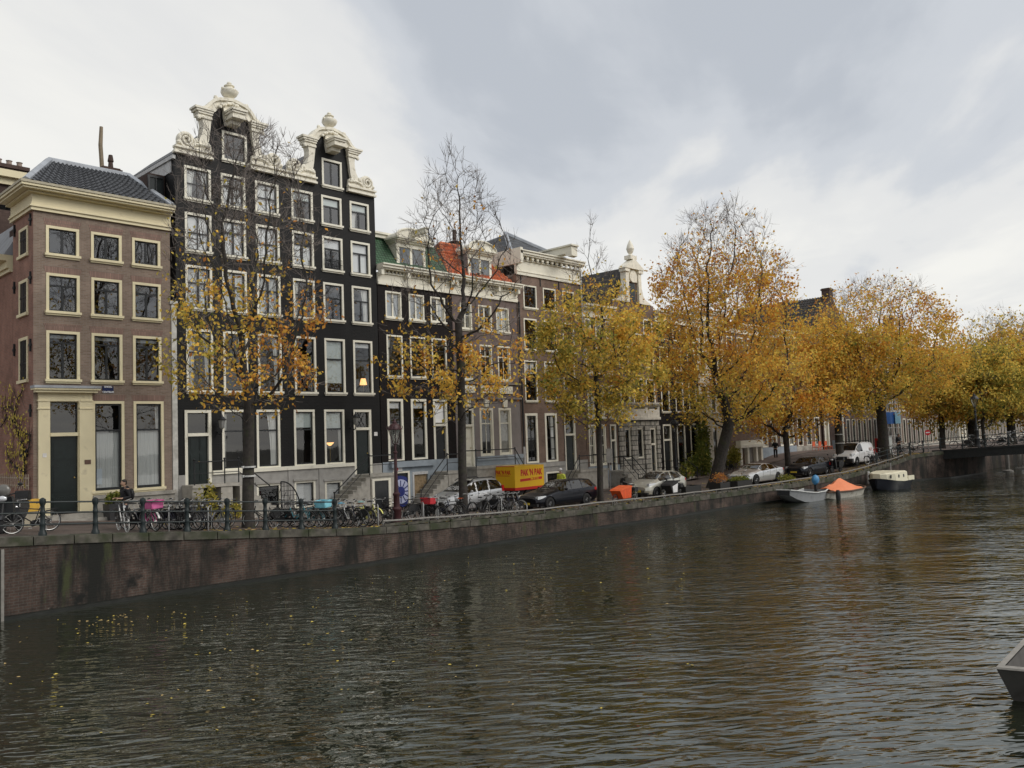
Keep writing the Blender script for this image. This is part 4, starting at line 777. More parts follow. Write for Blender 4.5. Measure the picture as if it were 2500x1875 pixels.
mb = MB(); Ea, Eb, Ta, Tb, Ec, Ed = (u0-.1, YF+.1, 14.57), (u1, YF+.1, 14.57), (34.2, YF+2.2, 17.1), (u1-1.9, YF+2.2, 17.1), (u1, YF+6, 14.57), (u0-.1, YF+6, 14.57)
mb.add([Ea, Eb, Tb, Ta], [(0, 1, 2, 3)]); mb.add([Ed, Ea, Ta], [(0, 1, 2)]); mb.add([Eb, Ec, Tb], [(0, 1, 2)]); mb.add([Ec, Ed, Ta, Tb], [(0, 1, 2, 3)]); rf = mb.build('roof', OTILE, H); mb = MB(); up3 = np.array((0, -.02, .04)); pantiles(mb, np.array(Ea)+up3, np.array(Eb)+up3, np.array(Tb)+up3, np.array(Ta)+up3); pantiles(mb, np.array(Ed)+up3, np.array(Ea)+up3, np.array(Ta)+up3, np.array(Ta)+up3+(.001, 0, 0)); mb.build('roof_tiles', mat('orange_tile_clay', (.47, .125, .05), .75, var=.35, nscale=4, dirt=((.25, .10, .06), 1.5, .6)), rf, True)
mb = MB(); 
for A, B in ((Ea, Ta), (Eb, Tb), (Ta, Tb)):
    for k in range(12): p = np.array(A)+(np.array(B)-np.array(A))*(k+.5)/12; mb.ball(p, (.17, .13, .13), 8)
mb.build('ridge_tiles', mat('orange_ridge', (.50, .15, .06), .7), rf, True)
mb = MB(); mb.box(35.6, 36.2, YF+2.4, YF+3, 16.9, 17.5); mb.tube([(35.9, YF+2.7, 17.5), (35.9, YF+2.7, 18.3)], .13, 8); mb.lathe([(.5, 0), (.1, .18)], (35.9, YF+2.7, 17.45), 10); mb.build('chimney', BRD, rf)
dormer(H, 35.75, 1.9, 14.6, 16.2, YF+1.9, 'arc', side=mat('dormer_lead', (.2, .2, .21), .6))
stoop(H, dO[0]-.1, dO[1]+2.2, dO[2], .95, 1.3, 1, STONE, 6, .28)
# ================= 5 tall brown brick house with white cornice and hoist beam
u0, u1 = 38.70, 45.2
H = thing('brown_brick_house', 'tall umber brick house with plain white cornice and roof hoist beam', 'house', (u0, YF, 1.0))
a1 = level([R4(5, 1460, 715, 1587, 935), R4(5, 1638, 745, 1760, 968), R4(5, 1812, 775, 1925, 1000)])
a2 = level([R4(5, 1465, 1018, 1592, 1305), R4(5, 1645, 1040, 1765, 1330), R4(5, 1815, 1060, 1928, 1350)])
a3 = level([R4(6, 1470, 105, 1597, 480), R4(6, 1650, 120, 1768, 485), R4(6, 1820, 130, 1940, 490)])
a4 = level([R4(6, 1478, 585, 1607, 1030), R4(6, 1655, 587, 1780, 1018)]); dO = R4(6, 1825, 590, 1947, 1092); dO[3] = a4[0][3]
zb = a4[0][2]-.02; bs = R4(6, 1665, 1115, 1800, 1200); bs[2] = .95
shell(H, u0, u1, zb, 15.35, BR5, a1+a2+a3+a4+[dO], depth=9)
mb = MB(); wall_holes(mb, u0, u1, .5, zb, [dO, bs], YF-.06, .25); mb.box(u0, dO[0]-.1, YF-.13, YF-.061, zb-.28, zb); mb.build('stone_plinth', CONC, H)
for i, o in enumerate(a1+a2+a3): window(H, o, WHITE, style='sash' if i < 6 else (2, 4), frac=.45, pane=PANED, cw=.09, curtain=[('blind', .3, WBLIND)] if i >= 6 else [])
for i, o in enumerate(a4): window(H, o, WHITE, style=(2, 4), pane=PANED, sill=False, cw=.16, curtain=[('left', .35)] if i == 0 else [('right', .6)])
window(H, bs, WHITE, style=(2, 2), pane=PANED, sill=False, Y=YF-.03)
door(H, dO, WHITE, DGREEN, frac=.38)
for x in (39.1, 41.0, 42.9): mb = MB(); mb.box(x-.03, x+.03, YF-.05, YF-.003, 14.75, 15.25); mb.build('wall_anchor', IRON, H)
cornice(H, u0, u1+.1, [(15.30, 15.5, .10), (15.502, 15.56, .14), (15.562, 16.25, .07), (16.252, 16.32, .16), (16.522, 16.62, .42), (16.622, 16.78, .50), (16.782, 16.86, .58)], WHITE)
dentils(H, u0+.1, u1, 16.322, 16.52, YF-.20, .48, .2, 'bracket')
mb = MB(); mb.box(u0-.05, u0+.18, YF-.5, YF+5, 16.0, 17.0); mb.build('barge_board', WHITE, H)
mb = MB(); P = [(u0, YF+.4, 16.87), (u1, YF+.4, 16.87), (u1, YF+9, 16.87), (u0, YF+9, 16.87)]; T = [(41.4, YF+3.4, 19.0), (41.9, YF+6, 19.0)]
mb.add([P[0], P[1], T[0]], [(0, 1, 2)]); mb.add([P[1], P[2], T[1], T[0]], [(0, 1, 2, 3)]); mb.add([P[2], P[3], T[1]], [(0, 1, 2)]); mb.add([P[3], P[0], T[0], T[1]], [(0, 1, 2, 3)]); rf = mb.build('roof', GTILE, H)
mb = MB(); mb.tube([np.array(P[1])+(0, 0, .03), np.array(T[0])+(0, 0, .05)], .16, 6); mb.tube([np.array(P[0])+(0, 0, .03), np.array(T[0])+(0, 0, .05)], .16, 6); mb.build('lead_ridge', LEAD, rf, True)
mb = MB(); mb.box(42.6, 43.2, YF-1.5, YF+1.5, 17.0, 17.45); mb.box(42.5, 43.3, YF-1.6, YF+1.6, 17.452, 17.56); mb.prism([(YF-1.5, 17.0), (YF-1.5, 16.8), (YF-1.2, 16.75), (YF-.9, 17.0)], 42.6, 43.2, axis='x'); mb.build('hoist_beam', WHITE, H)
mb = MB(); mb.tube([(u0+.02, YF-.12, 13.5), (u0+.02, YF-.12, 4.2)], .06, 6); mb.build('downpipe', IRON, H); mb = MB(); mb.tube([(u0+.02, YF-.12, 4.2), (u0+.02, YF-.12, 1.2)], .075, 6); mb.build('lower_downpipe', MATS['pale_gutter'], H)
mb = MB(); mb.tube([(u1+.02, YF-.10, 16.6), (u1+.02, YF-.10, 9)], .06, 6); mb.build('downpipe', MATS['pale_gutter'], H)
stoop(H, dO[0]+.0, dO[1]+1.9, dO[2], .95, 1.3, -1, STONE, 5, .28)
# ================= 6-... the houses behind the dense trees
def far_house(name, label, u0, u1, zs, zeave, wm, cols, rows, case=WHITE, sash=DARKW, style='sash', plinth=None, roof=None, cheight=.9, dooru=None, dep=8, ground=None, zpl=2.5, cm=None, pane=PANED, arch=0, cw=.12):
    H = thing(name, label, 'house', (u0, YF, zs)); ops = []; wi = (u1-u0)/cols
    for z0, z1 in rows:
        for c in range(cols): ops.append([u0+wi*(c+.22), u0+wi*(c+.80), z0, z1])
    g0, g1 = ground or (zpl+.1, zpl+3.0); gops = []; dr = None
    for c in range(cols):
        o = [u0+wi*(c+.20), u0+wi*(c+.80), g0, g1]
        if dooru is not None and c == dooru: o[2] = max(zs+.3, g0-1.0); dr = o
        else: gops.append(o)
    shell(H, u0, u1, zs-1, zeave, wm, ops+gops+([dr] if dr else []), depth=dep, arches=[(o, arch) for o in gops] if arch else ())
    for o in ops: window(H, o, case, sash=sash, style=style, frac=.4, pane=pane, cw=cw)
    for o in gops: window(H, o, case, sash=sash, style=style, frac=.35, pane=pane, sill=False, cw=cw)
    if dr: door(H, dr, case, DARKW, frac=.3)
    if plinth:
        mb = MB(); holes = [dr] if dr else []; wall_holes(mb, u0, u1, zs-1, g0-.02, holes, YF-.06, .06); mb.build('plinth', plinth, H)
    if cheight: cornice(H, u0, u1, [(zeave-cheight, zeave-cheight*.85, .10), (zeave-cheight*.848, zeave-.3, .06), (zeave-.298, zeave-.15, .35), (zeave-.148, zeave, .48)], cm or WHITE)
    return H
H6 = far_house('paned_brick_house', 'brown brick house with tall white paned windows and oval fanlight, behind the yellow-green tree', 45.25, 48.9, 1.0, 14.0, BR5, 3, [(5.9, 8.3), (9.0, 11.0), (11.6, 13.0)], sash=WHITE, style=(2, 4), plinth=BLUEGREY, ground=(2.6, 5.5), dooru=2)
stoop(H6, 47.7, 48.85, 2.2, .95, 1.3, 0, STONE, 4, .3)
H7 = thing('rusticated_house', 'house with grey rusticated stone ground floor and white pedimented neck gable', 'house', (48.93, YF, 1.0))
u0, u1 = 48.93, 54.25
g = [R4(8, 500, 385, 570, 660), R4(8, 622, 383, 696, 692)]; level(g); dO = R4(8, 748, 378, 825, 795); dO[3] = g[0][3]; dO[2] = 1.2
zt7 = uz(8, 600, 285)[1]; up = [[u0+.5+1.65*c, u0+1.7+1.65*c, z0, z1] for z0, z1 in ((6.6, 8.9), (9.7, 11.6), (12.2, 13.5)) for c in range(3)]
shell(H7, u0, u1, zt7, 14.6, BR5, up, depth=9)
for o in up: window(H7, o, WHITE, style='sash', frac=.4, pane=PANED)
RUST = brick('rusticated_stone', (.36, .34, .30), (.27, .26, .23), (.08, .075, .07), .62, .36, .035, .5, [((.10, .10, .09), (2, 2, 1.2), .55, .15)], bump=1.0)
mb = MB(); wall_holes(mb, u0, u1, .3, zt7-.15, g+[dO], YF-.04, .3)
mb.build('stone_ground_storey', RUST, H7)
for x in (u0+.02, g[0][1]+.03, g[1][1]+.05, u1-.45):
    mb = MB(); k = 0; z = 1.0
    while z < zt7-.6: mb.box(x, x+(.42 if k % 2 else .36), YF-.14, YF-.041, z, z+.32); z += .36; k += 1
    mb.build('quoin', RUST, H7)
for o in g: window(H7, o, WHITE, style='sash', frac=.42, pane=PANED, sill=False, cw=.10, Y=YF+.05)
door(H7, dO, WHITE, DARKW, frac=.32, Y=YF+.05)
cornice(H7, u0, u1, [(zt7-.14, zt7+.05, .22), (zt7+.052, zt7+.95, .12), (zt7+.952, zt7+1.06, .3), (zt7+1.062, zt7+1.15, .38)], mat('cream_entablature', (.6, .57, .5), .7, dirt=((.3, .28, .24), 2, .55)))
gx = 51.5; mb = MB()                                             # the narrow gable on top: pilasters, arched window bay, pediment, pinnacle
for s in (-1, 1):
    mb.prism([(gx+s*.62, 14.6), (gx+s*1.0, 14.6), (gx+s*1.0, 16.9), (gx+s*.62, 16.9)], YF-.2, YF+.3); mb.prism([(gx+s*.58, 16.9), (gx+s*1.15, 16.9), (gx+s*1.15, 17.15), (gx+s*.58, 17.15)], YF-.3, YF+.3)
    pts = [(1.0, 16.2), (1.15, 15.8), (1.3, 15.3), (1.6, 14.95), (2.1, 14.75), (2.4, 14.6), (1.0, 14.6)]; mb.prism([(gx+s*x, z) for x, z in pts], YF-.1, YF+.25)
mb.prism([(gx-1.25, 17.15), (gx+1.25, 17.15), (gx+1.1, 17.32), (gx, 17.95), (gx-1.1, 17.32)], YF-.35, YF+.3); mb.box(gx-.6, gx+.6, YF-.1, YF+.3, 16.2, 17.14)
mb.lathe([(.46, -.06), (.46, .06)], (gx, YF-.14, 16.6), 20, axis='y'); mb.box(gx-.4, gx+.4, YF-.3, YF+.3, 17.9, 18.2)
mb.lathe([(.22, 18.2), (.12, 18.35), (.22, 18.5), (.30, 18.75), (.22, 19.05), (.10, 19.3), (.01, 19.45)], (gx, YF, 0), 12); mb.build('gable_trim', ORNA, H7)
mb = MB(); mb.box(gx-.62, gx+.62, YF, YF+.28, 14.55, 16.2); mb.build('gable_wall', BR5, H7)
mb = MB(); mb.add([(gx-.35, YF-.02, 14.7), (gx+.35, YF-.02, 14.7), (gx+.35, YF-.02, 16.1), (gx-.35, YF-.02, 16.1)], [(0, 1, 2, 3)]); mb.build('gable_window', mat('dark_side_glass', (.03, .035, .035), .08), H7)
mb = MB(); slab(mb, (u0-.05, YF+.4, 14.6), (gx, YF+.4, 17.4), (gx, YF+9, 17.4), (u0-.05, YF+9, 14.6)); slab(mb, (u1+.05, YF+.4, 14.6), (gx, YF+.4, 17.4), (gx, YF+9, 17.4), (u1+.05, YF+9, 14.6)); mb.build('roof', mat('black_bitumen_roof', (.03, .028, .027), .8, var=.4), H7)
mb = MB(); mb.box(u0-.4, u0+.0, YF+3, YF+9, 14, 17.0); mb.build('party_wall', BRD, H7)
H8 = far_house('arched_black_house', 'black brick house with tall arched white-framed ground windows behind the leaning tree', 54.3, 60.35, .98, 14.3, BLACK2, 3, [(6.3, 8.8), (9.6, 11.5), (12.0, 13.3)], plinth=STONE, ground=(1.9, 5.4), dooru=0, arch=.3)
stoop(H8, 54.5, 56.2, 1.6, 1.0, 1.2, 0, STONE, 3, .3)
H9 = far_house('cream_fronted_house', 'narrow cream plastered house front between the black house and the brick garage house', 60.4, 64.85, 1.1, 14.9, mat('cream_render', (.62, .58, .48), .7, dirt=((.35, .32, .27), 1, .58)), 3, [(6.2, 8.6), (9.4, 11.4), (12, 13.4)], plinth=STONE, ground=(2.2, 5.2))
H10 = far_house('garage_house', 'brick house with white columned garage portal behind the silver saloon car', 64.9, 70.6, 1.3, 14.2, BR5, 3, [(5.4, 7.7), (8.4, 10.6), (11.2, 13.0)], ground=(5.0, 5.05), zpl=4.9)
c = R4(8, 1590, 510, 1830, 760); c[2] = 1.2; mb = MB()
mb.box(c[0], c[1], YF-.5, YF-.02, c[3]-.35, c[3]); mb.box(c[0]-.15, c[1]+.15, YF-.6, YF-.02, c[3]-.62, c[3]-.352)
for x in (c[0]+.1, c[0]+1.35, c[1]-1.3, c[1]-.35): mb.box(x, x+.32, YF-.4, YF-.02, c[2], c[3]-.622)
pt = mb.build('portal', WHITE, H10); mb = MB(); mb.box(c[0]+1.7, c[1]-1.32, YF-.10, YF-.03, c[2], c[3]-.63); mb.build('garage_door', mat('grey_garage_door', (.22, .21, .19), .6), pt)
for a_, b_ in ((c[0]+.45, c[0]+1.3), (c[1]-.95, c[1]-.37)): mb = MB(); mb.box(a_, b_, YF-.09, YF-.03, c[2], c[3]-.63); mb.build('side_door', mat('red_brown_door', (.10, .05, .035), .5), pt)
H11 = far_house('grey_plinth_house', 'dark brick house with paned windows over a grey plinth behind the navy hatchback', 70.65, 78.0, 1.8, 14.2, BRD, 4, [(6.6, 8.9), (9.6, 11.5), (12, 13.3)], sash=WHITE, style=(2, 3), plinth=BLUEGREY, ground=(3.0, 5.9))
H12 = far_house('white_corniced_house', 'brick house with flat white cornice behind the orange trees, left of the steep dark roof', 78.05, 84.0, 2.1, 14.2, BR5, 3, [(6.4, 8.7), (9.4, 11.4), (12, 13.3)], plinth=STONE, ground=(2.9, 5.7))
H13 = thing('white_doorway_house', 'dark house with white door surround, steep dark roof and chimney behind the white van', 'house', (84.55, YF, 2.1)); u0, u1 = 84.55, 90.2
o1 = [[86.0+1.5*k, 87.0+1.5*k, 3.2, 6.3] for k in (1,)]+[[u0+.5+1.8*c, u0+1.6+1.8*c, z0, z1] for z0, z1 in ((7.4, 9.6), (10.3, 12.2), (12.7, 13.8)) for c in range(3)]
dA, dB = [84.8, 86.0, 2.6, 6.6], [88.9, 89.9, 2.6, 6.2]; shell(H13, u0, u1, 1.2, 14.6, BRD, o1+[dA, dB])
for o in o1: window(H13, o, WHITE, style='sash', pane=PANED)
door(H13, dA, WHITE, mat('beige_door', (.5, .47, .38), .5), .25, cw=.3); door(H13, dB, WHITE, DARKW, .25, cw=.25)
mb = MB(); mb.box(86.6, 88.6, YF-.4, YF-.01, 1.2, 3.2); mb.build('plinth', BLUEGREY, H13); stoop(H13, 88.7, 90.1, 2.6, 2.0, 1.2, 0, STONE, 3, .3, rails=False)
cornice(H13, u0, u1, [(13.9, 14.3, .1), (14.302, 14.6, .4)], WHITE)
rx, rz_ = 88.6, 18.8; mb = MB()
for sg in (-1, 1): slab(mb, (rx+sg*4.2, YF+.25, 14.2), (rx, YF+.25, rz_-.1), (rx, YF+11, rz_-.1), (rx+sg*4.2, YF+11, 14.2))
rf = mb.build('roof', DTILE, H13); mb = MB(); pantiles(mb, (rx-4.25, YF+11, 14.3), (rx-4.25, YF+.25, 14.3), (rx, YF+.25, rz_+.03), (rx, YF+11, rz_+.03), .3, .4); mb.build('roof_tiles', mat('black_brown_tile', (.045, .04, .037), .6, var=.4, nscale=4), rf, True)
mb = MB(); mb.prism([(rx-4.3, 14.61), (rx+4.3, 14.61), (rx, rz_+.25)], YF-.02, YF+.248); mb.build('gable_wall', BRD, H13)
mb = MB(); mb.box(rx-.5, rx+.5, YF-.05, YF+.8, rz_-.8, rz_+.85); mb.box(rx-.58, rx+.58, YF-.12, YF+.88, rz_+.62, rz_+.78); mb.build('chimney', BRD, rf)
for y in (YF+8.4, YF+9.2): mb = MB(); mb.tube([(rx-.4, y, rz_-.5), (rx-.4, y, rz_+1.3)], .10, 6); mb.build('flue_pipe', LEAD, rf)
H14 = far_house('colonnade_house', 'wide brick house with a close row of tall white-framed windows beyond the bridge corner', 90.3, 103.0, 2.0, 15.0, BR4, 8, [(6.3, 8.8), (9.6, 11.8), (12.4, 13.8)], plinth=STONE, ground=(2.2, 5.4), style=(2, 3), cw=.09)
H15 = far_house('gabled_far_house', 'far house with small rounded brick gable rising above the trees', 103.1, 109.6, 1.7, 14.8, BR5, 4, [(6.2, 8.6), (9.4, 11.4), (12, 13.4)], plinth=STONE, ground=(2.2, 5.3))
mb = MB(); mb.prism([(103.6, 14.8), (108.6, 14.8), (107.3, 16.2), (107.3, 17.6), (106.9, 18.0), (106.1, 18.2), (105.3, 18.0), (104.9, 17.6), (104.9, 16.2)], YF-.05, YF+.4); mb.build('gable_wall', BRD, H15)
mb = MB(); mb.tube([(104.8, YF-.1, 17.5), (105.3, YF-.1, 18.05), (106.1, YF-.1, 18.28), (106.9, YF-.1, 18.05), (107.4, YF-.1, 17.5)], .16, 6); mb.build('gable_trim', ORNA, H15)
FH = [('far_flat_house', 'far brown house with a flat roof edge and rooftop box right of the rounded gable', 109.7, 116.5, 15.6, BR4, 4), ('far_red_house', 'far red-brown brick house half hidden by the yellow-green tree', 116.6, 124, 14.6, BR1, 5), ('far_dark_house', 'dark far house with white window frames behind the bridge lamp', 124.1, 131.5, 15.2, BRD, 5), ('far_pale_house', 'pale plastered far house glimpsed between trees over the bridge', 131.6, 139, 14.2, MATS['cream_render'], 5), ('far_umber_house', 'umber brick far house with tall windows at the right edge of the row', 139.1, 150, 15.2, BR5, 7), ('far_end_house', 'last brick house of the row at the right picture edge', 150.1, 176, 14.5, BR4, 14)]
for nm, lb, a, b, ze, wm, cols in FH: h = far_house(nm, lb, a, b, 1.4, ze, wm, cols, [(6.0, 8.4), (9.2, 11.2), (11.8, 13.2)], plinth=STONE, ground=(2.0, 5.2), style='T', cw=.09)
# ---------------------------------------------------------------- trees
BARK = mat('grey_brown_bark', (.036, .031, .027), .9, var=.4, nscale=7, bump=.6, dirt=((.04, .046, .02), 2.2, .54)); BARKT = mat('twig_bark', (.17, .145, .13), .9, var=.3)
def leafmat(name, stops):
    m = bpy.data.materials.new(name); m.use_nodes = True; t = m.node_tree; N, L = t.nodes, t.links; N.clear(); out = N.new('ShaderNodeOutputMaterial')
    at = N.new('ShaderNodeAttribute'); at.attribute_name = 'tint'; r = N.new('ShaderNodeValToRGB'); r.color_ramp.elements[0].position = stops[0][0]; r.color_ramp.elements[0].color = (*stops[0][1], 1); r.color_ramp.elements[1].position = stops[-1][0]; r.color_ramp.elements[1].color = (*stops[-1][1], 1)
    for p, c in stops[1:-1]: e = r.color_ramp.elements.new(p); e.color = (*c, 1)
    L.new(at.outputs['Fac'], r.inputs[0]); d = N.new('ShaderNodeBsdfDiffuse'); tr = N.new('ShaderNodeBsdfTranslucent'); mx = N.new('ShaderNodeMixShader'); mx.inputs[0].default_value = .35
    L.new(r.outputs[0], d.inputs[0]); L.new(r.outputs[0], tr.inputs[0]); L.new(d.outputs[0], mx.inputs[1]); L.new(tr.outputs[0], mx.inputs[2]); L.new(mx.outputs[0], out.inputs[0]); return m
GRN, OLV, YEL, GLD, ORG_, RST = (.11, .145, .035), (.36, .32, .075), (.80, .60, .13), (.82, .51, .095), (.75, .36, .075), (.46, .19, .06)
LEAF = leafmat('autumn_leaves', [(0, GRN), (.25, OLV), (.5, YEL), (.68, GLD), (.85, ORG_), (1, RST)])
def colonize(base, stem, env, n_attr, step, infl, kill, rng, lean=None, iters=130):
    """grow a branching skeleton into a cloud of points (space colonisation); returns nodes and parents"""
    nodes = [np.array(p, float) for p in stem]; par = [-1]+list(range(len(stem)-1)); A = env(n_attr, rng)
    P = np.array(nodes); d = np.linalg.norm(A[:, None]-P[None], axis=2); best = d.argmin(1); bd = d.min(1); alive = np.ones(len(A), bool)
    for _ in range(iters):
        idx = np.where(alive & (bd < infl))[0]
        if len(idx) == 0: break
        acc = {}
        for i in idx:
            v = A[i]-nodes[best[i]]; v /= np.linalg.norm(v)+1e-9; acc.setdefault(int(best[i]), []).append(v)
        new = []
        for k, vs in acc.items():
            v = np.mean(vs, 0)+rng.normal(0, .13, 3)+np.array([0, 0, .10]); nv = np.linalg.norm(v)
            if nv < .15: continue
            p = nodes[k]+v/nv*step
            if par[k] >= 0 and np.linalg.norm(p-nodes[par[k]]) < step*.5: continue
            new.append((k, p))
        if not new: break
        o = len(nodes)
        for k, p in new: nodes.append(p); par.append(k)
        Q = np.array([p for _, p in new]); dd = np.linalg.norm(A[:, None]-Q[None], axis=2); nb = dd.argmin(1); nd = dd.min(1)
        u = nd < bd; best[u] = nb[u]+o; bd[u] = nd[u]; alive &= bd > kill
    return np.array(nodes), np.array(par)
def tree(name, label, base, height, crown, stem_top, trunk_r, n_attr, step, leaves, leaf, tint, seed, group='autumn elms along the quay', lean=(0, 0), twigs=2, tl=(.5, 1.1), bend=.25, minr=.010, tintsd=.16):
    """crown: list of (height, radius) rings; leaves: list of (height, density weight); tint(p) -> colour position"""
    rng = np.random.default_rng(seed); base = np.array(base, float); ch = np.array([c[0] for c in crown]); crr = np.array([c[1] for c in crown]); lx = np.array(lean)
    def axis(h): k = min(1, h/4.4); return np.array([base[0]+lx[0]*k, base[1]+lx[1]*k])
    def env(n, g):
        out = []
        while len(out) < n:
            h = g.uniform(ch[0], ch[-1]); R = np.interp(h, ch, crr)
            if g.random() > (R/crr.max())**1.0+.1: continue
            a = g.uniform(0, 2*PI); r = R*math.sqrt(g.uniform(.03, 1)); c = axis(h); out.append((c[0]+r*math.cos(a), c[1]+r*math.sin(a), base[2]+h))
        return np.array(out)
    ns = max(3, int(stem_top/step)); stem = []
    for i in range(ns+1): h = stem_top*i/ns; c = axis(h); stem.append((c[0]+bend*.2*math.sin(h*.7+seed), c[1]+bend*.2*math.cos(h*.6+seed), base[2]-.2+h))
    nodes, par = colonize(base, stem, env, n_attr, step, max(3.2, step*7), step*1.6, rng)
    n = len(nodes); kids = [[] for _ in range(n)]
    for i in range(1, n): kids[par[i]].append(i)
    # fine twigs on the outer nodes
    tw = []
    for i in range(ns, n):
        if len(kids[i]) <= 1:
            k = (twigs if not kids[i] else (1 if rng.random() < .55 else 0))+(2 if nodes[i][2]-base[2] > height*.66 else 0)
            for _ in range(k):
                d = nodes[i]-nodes[par[i]]; d /= np.linalg.norm(d)+1e-9; d = d+rng.normal(0, .55, 3)+np.array([0, 0, .45]); d /= np.linalg.norm(d); l = rng.uniform(*tl); m = nodes[i]+d*l*.5; d2 = d+rng.normal(0, .25, 3)+np.array([0, 0, .12]); tw.append((nodes[i], m, m+d2/np.linalg.norm(d2)*l*.5))
                for _2 in range(2): d3 = d+rng.normal(0, .6, 3); d3 /= np.linalg.norm(d3); tw.append((m, m+d3*l*.22, m+d3*l*.45+np.array([0, 0, .05])))
    rad = np.zeros(n)
    for i in range(n-1, -1, -1): rad[i] = minr if not kids[i] else sum(rad[k]**2.15 for k in kids[i])**(1/2.15)
    top = rad[ns]; sc = trunk_r*.82/top; rad = np.where(rad*sc > .02, minr+(rad-minr)*sc*np.clip((rad/top)**.25, .3, 1), rad); 
    for i in range(ns+1): rad[i] = trunk_r*(1.0-.18*i/ns)+(.16*trunk_r*2 if i == 0 else .05*trunk_r*2 if i == 1 else 0)
    mb = MB()
    # chains
    for i in range(n):
        for kk, c in enumerate(kids[i]):
            if i != 0 and kids[i] and c == max(kids[i], key=lambda j: rad[j]) and par[i] >= 0: continue
            ch_ = [i, c]
            while kids[ch_[-1]]: ch_.append(max(kids[ch_[-1]], key=lambda j: rad[j]))
            r = [min(rad[i], rad[c]*1.15)]+[rad[j] for j in ch_[1:]]; R0 = max(r)
            mb.tube([nodes[j] for j in ch_], r, 10 if R0 > .12 else 5 if R0 > .03 else 3, cap=False)
    t = thing(name, label, 'tree', tuple(base), group); trunk = mb.build('trunk', BARK, t, True)
    mt = MB()
    for a, b, c in tw: mt.tube([a, b, c], [minr*.9, minr*.7, minr*.35], 3, cap=False)
    mt.build('twigs', BARKT, trunk)
    # leaves
    cand = np.array([p for w in tw for p in (w[0]*.4+w[1]*.6, w[1], w[1]*.4+w[2]*.6, w[2])]+[nodes[i] for i in range(ns, n) if rad[i] < .03]); lh = np.array([l[0] for l in leaves[1]]); lw = np.array([l[1] for l in leaves[1]])
    wgt = np.interp(cand[:, 2]-base[2], lh, lw); wgt = np.maximum(wgt, 0)+1e-9
    cl = np.sin(cand[:, 0]*1.9+seed)*np.sin(cand[:, 1]*2.1+seed*2)*np.sin(cand[:, 2]*2.3+seed*3); wgt *= np.clip(.40+1.7*cl, .05, 2.2); wgt /= wgt.sum()
    nl = leaves[0]; pick = rng.choice(len(cand), nl, p=wgt); c = cand[pick]+rng.normal(0, leaf[1], (nl, 3))
    s = leaf[0]*rng.uniform(.65, 1.3, nl); a = rng.normal(0, 1, (nl, 3)); a[:, 2] -= .5; a /= np.linalg.norm(a, axis=1)[:, None]; b = rng.normal(0, 1, (nl, 3)); b -= a*(a*b).sum(1)[:, None]; b /= np.linalg.norm(b, axis=1)[:, None]; nn = np.cross(a, b)
    V = np.stack([c-a*s[:, None]*.6, c+b*s[:, None]*.38+nn*s[:, None]*.1, c+a*s[:, None]*.6, c-b*s[:, None]*.38+nn*s[:, None]*.1], 1).reshape(-1, 3)-base
    me = bpy.data.meshes.new('foliage'); me.vertices.add(nl*4); me.vertices.foreach_set('co', V.ravel()); me.loops.add(nl*4); me.loops.foreach_set('vertex_index', np.arange(nl*4, dtype=np.int32)); me.polygons.add(nl); me.polygons.foreach_set('loop_start', np.arange(0, nl*4, 4, dtype=np.int32)); me.update(calc_edges=True)
    tt = np.array([tint(p-base) for p in c])+.16*np.sin(c[:, 0]*1.3+seed)*np.sin(c[:, 2]*1.1+seed)+rng.normal(0, tintsd, nl); at = me.attributes.new('tint', 'FLOAT', 'POINT'); at.data.foreach_set('value', np.repeat(np.clip(tt, 0, 1), 4).astype(np.float32))
    me.materials.append(LEAF); o = bpy.data.objects.new('foliage', me); COL.objects.link(o); o.parent = t; ORG[o.name] = tuple(base); return t
def base_at(x, y): w = at_street(x, y); return (w[0], w[1], w[2])
def col_at(px, Y): X = xcol(px, Y, 1240); return (X, Y, sz(X))
T1 = col_at(609, 29.6); T2 = col_at(1134, 29.3); T3 = col_at(1469, 29.0); T4 = base_at(1738, 1191); T5 = base_at(1924, 1156); T6 = base_at(2054, 1140); T7 = base_at(2158, 1120)
print('trees', [tuple(round(float(v), 1) for v in t) for t in (T1, T2, T3, T4, T5, T6, T7)])
tree('autumn_tree', 'half bare tree with mossy trunk and rusty leaves before the black double house', T1, 15.5, [(4.2, .9), (5, 2.4), (7.5, 3.3), (10, 3.2), (12.5, 2.9), (14.6, 2.4), (15.8, 1.0)], 5.4, .235, 900, .34,
     (3100, [(3.6, .4), (4.6, 1), (6.5, 1.5), (8.6, .9), (9.8, .3), (11, .05), (13, .008), (16, .0)]), (.145, .16), lambda p: .66+.075*(.69*p[0]-.73*p[1])-.03*(p[2]-7), 11, twigs=3, tl=(.5, 1.2))
tree('autumn_tree', 'tall thin bare-topped tree with sparse golden leaves before the silver people carrier', T2, 17.2, [(4.6, 1.6), (6, 3.4), (8.5, 3.6), (11, 3.3), (14, 2.6), (16, 1.7), (17.6, .5)], 9.5, .215, 600, .36,
     (2600, [(4.2, .5), (5.5, 1.3), (7.6, 1.2), (9, .45), (10.5, .06), (14, .015), (17, .0)]), (.16, .18), lambda p: .60+.01*p[2], 23, twigs=2, tl=(.6, 1.3), tintsd=.12)
tree('autumn_tree', 'slender tree with full yellow-green crown and bare pointed top beside the black estate car', T3, 16.2, [(4.2, .8), (5, 2.6), (7, 3.9), (9, 3.8), (11, 3.0), (12.5, 1.6), (14.2, .8), (16.2, .3)], 7.5, .185, 560, .40,
     (16500, [(3.8, .5), (5, 1.2), (7, 1.5), (9.5, 1.2), (11.3, .5), (12.2, .05), (14, 0)]), (.158, .26), lambda p: .47-.05*max(0, -p[0]-.5)+.02*(p[2]-7), 31, twigs=3, tl=(.5, 1.1))
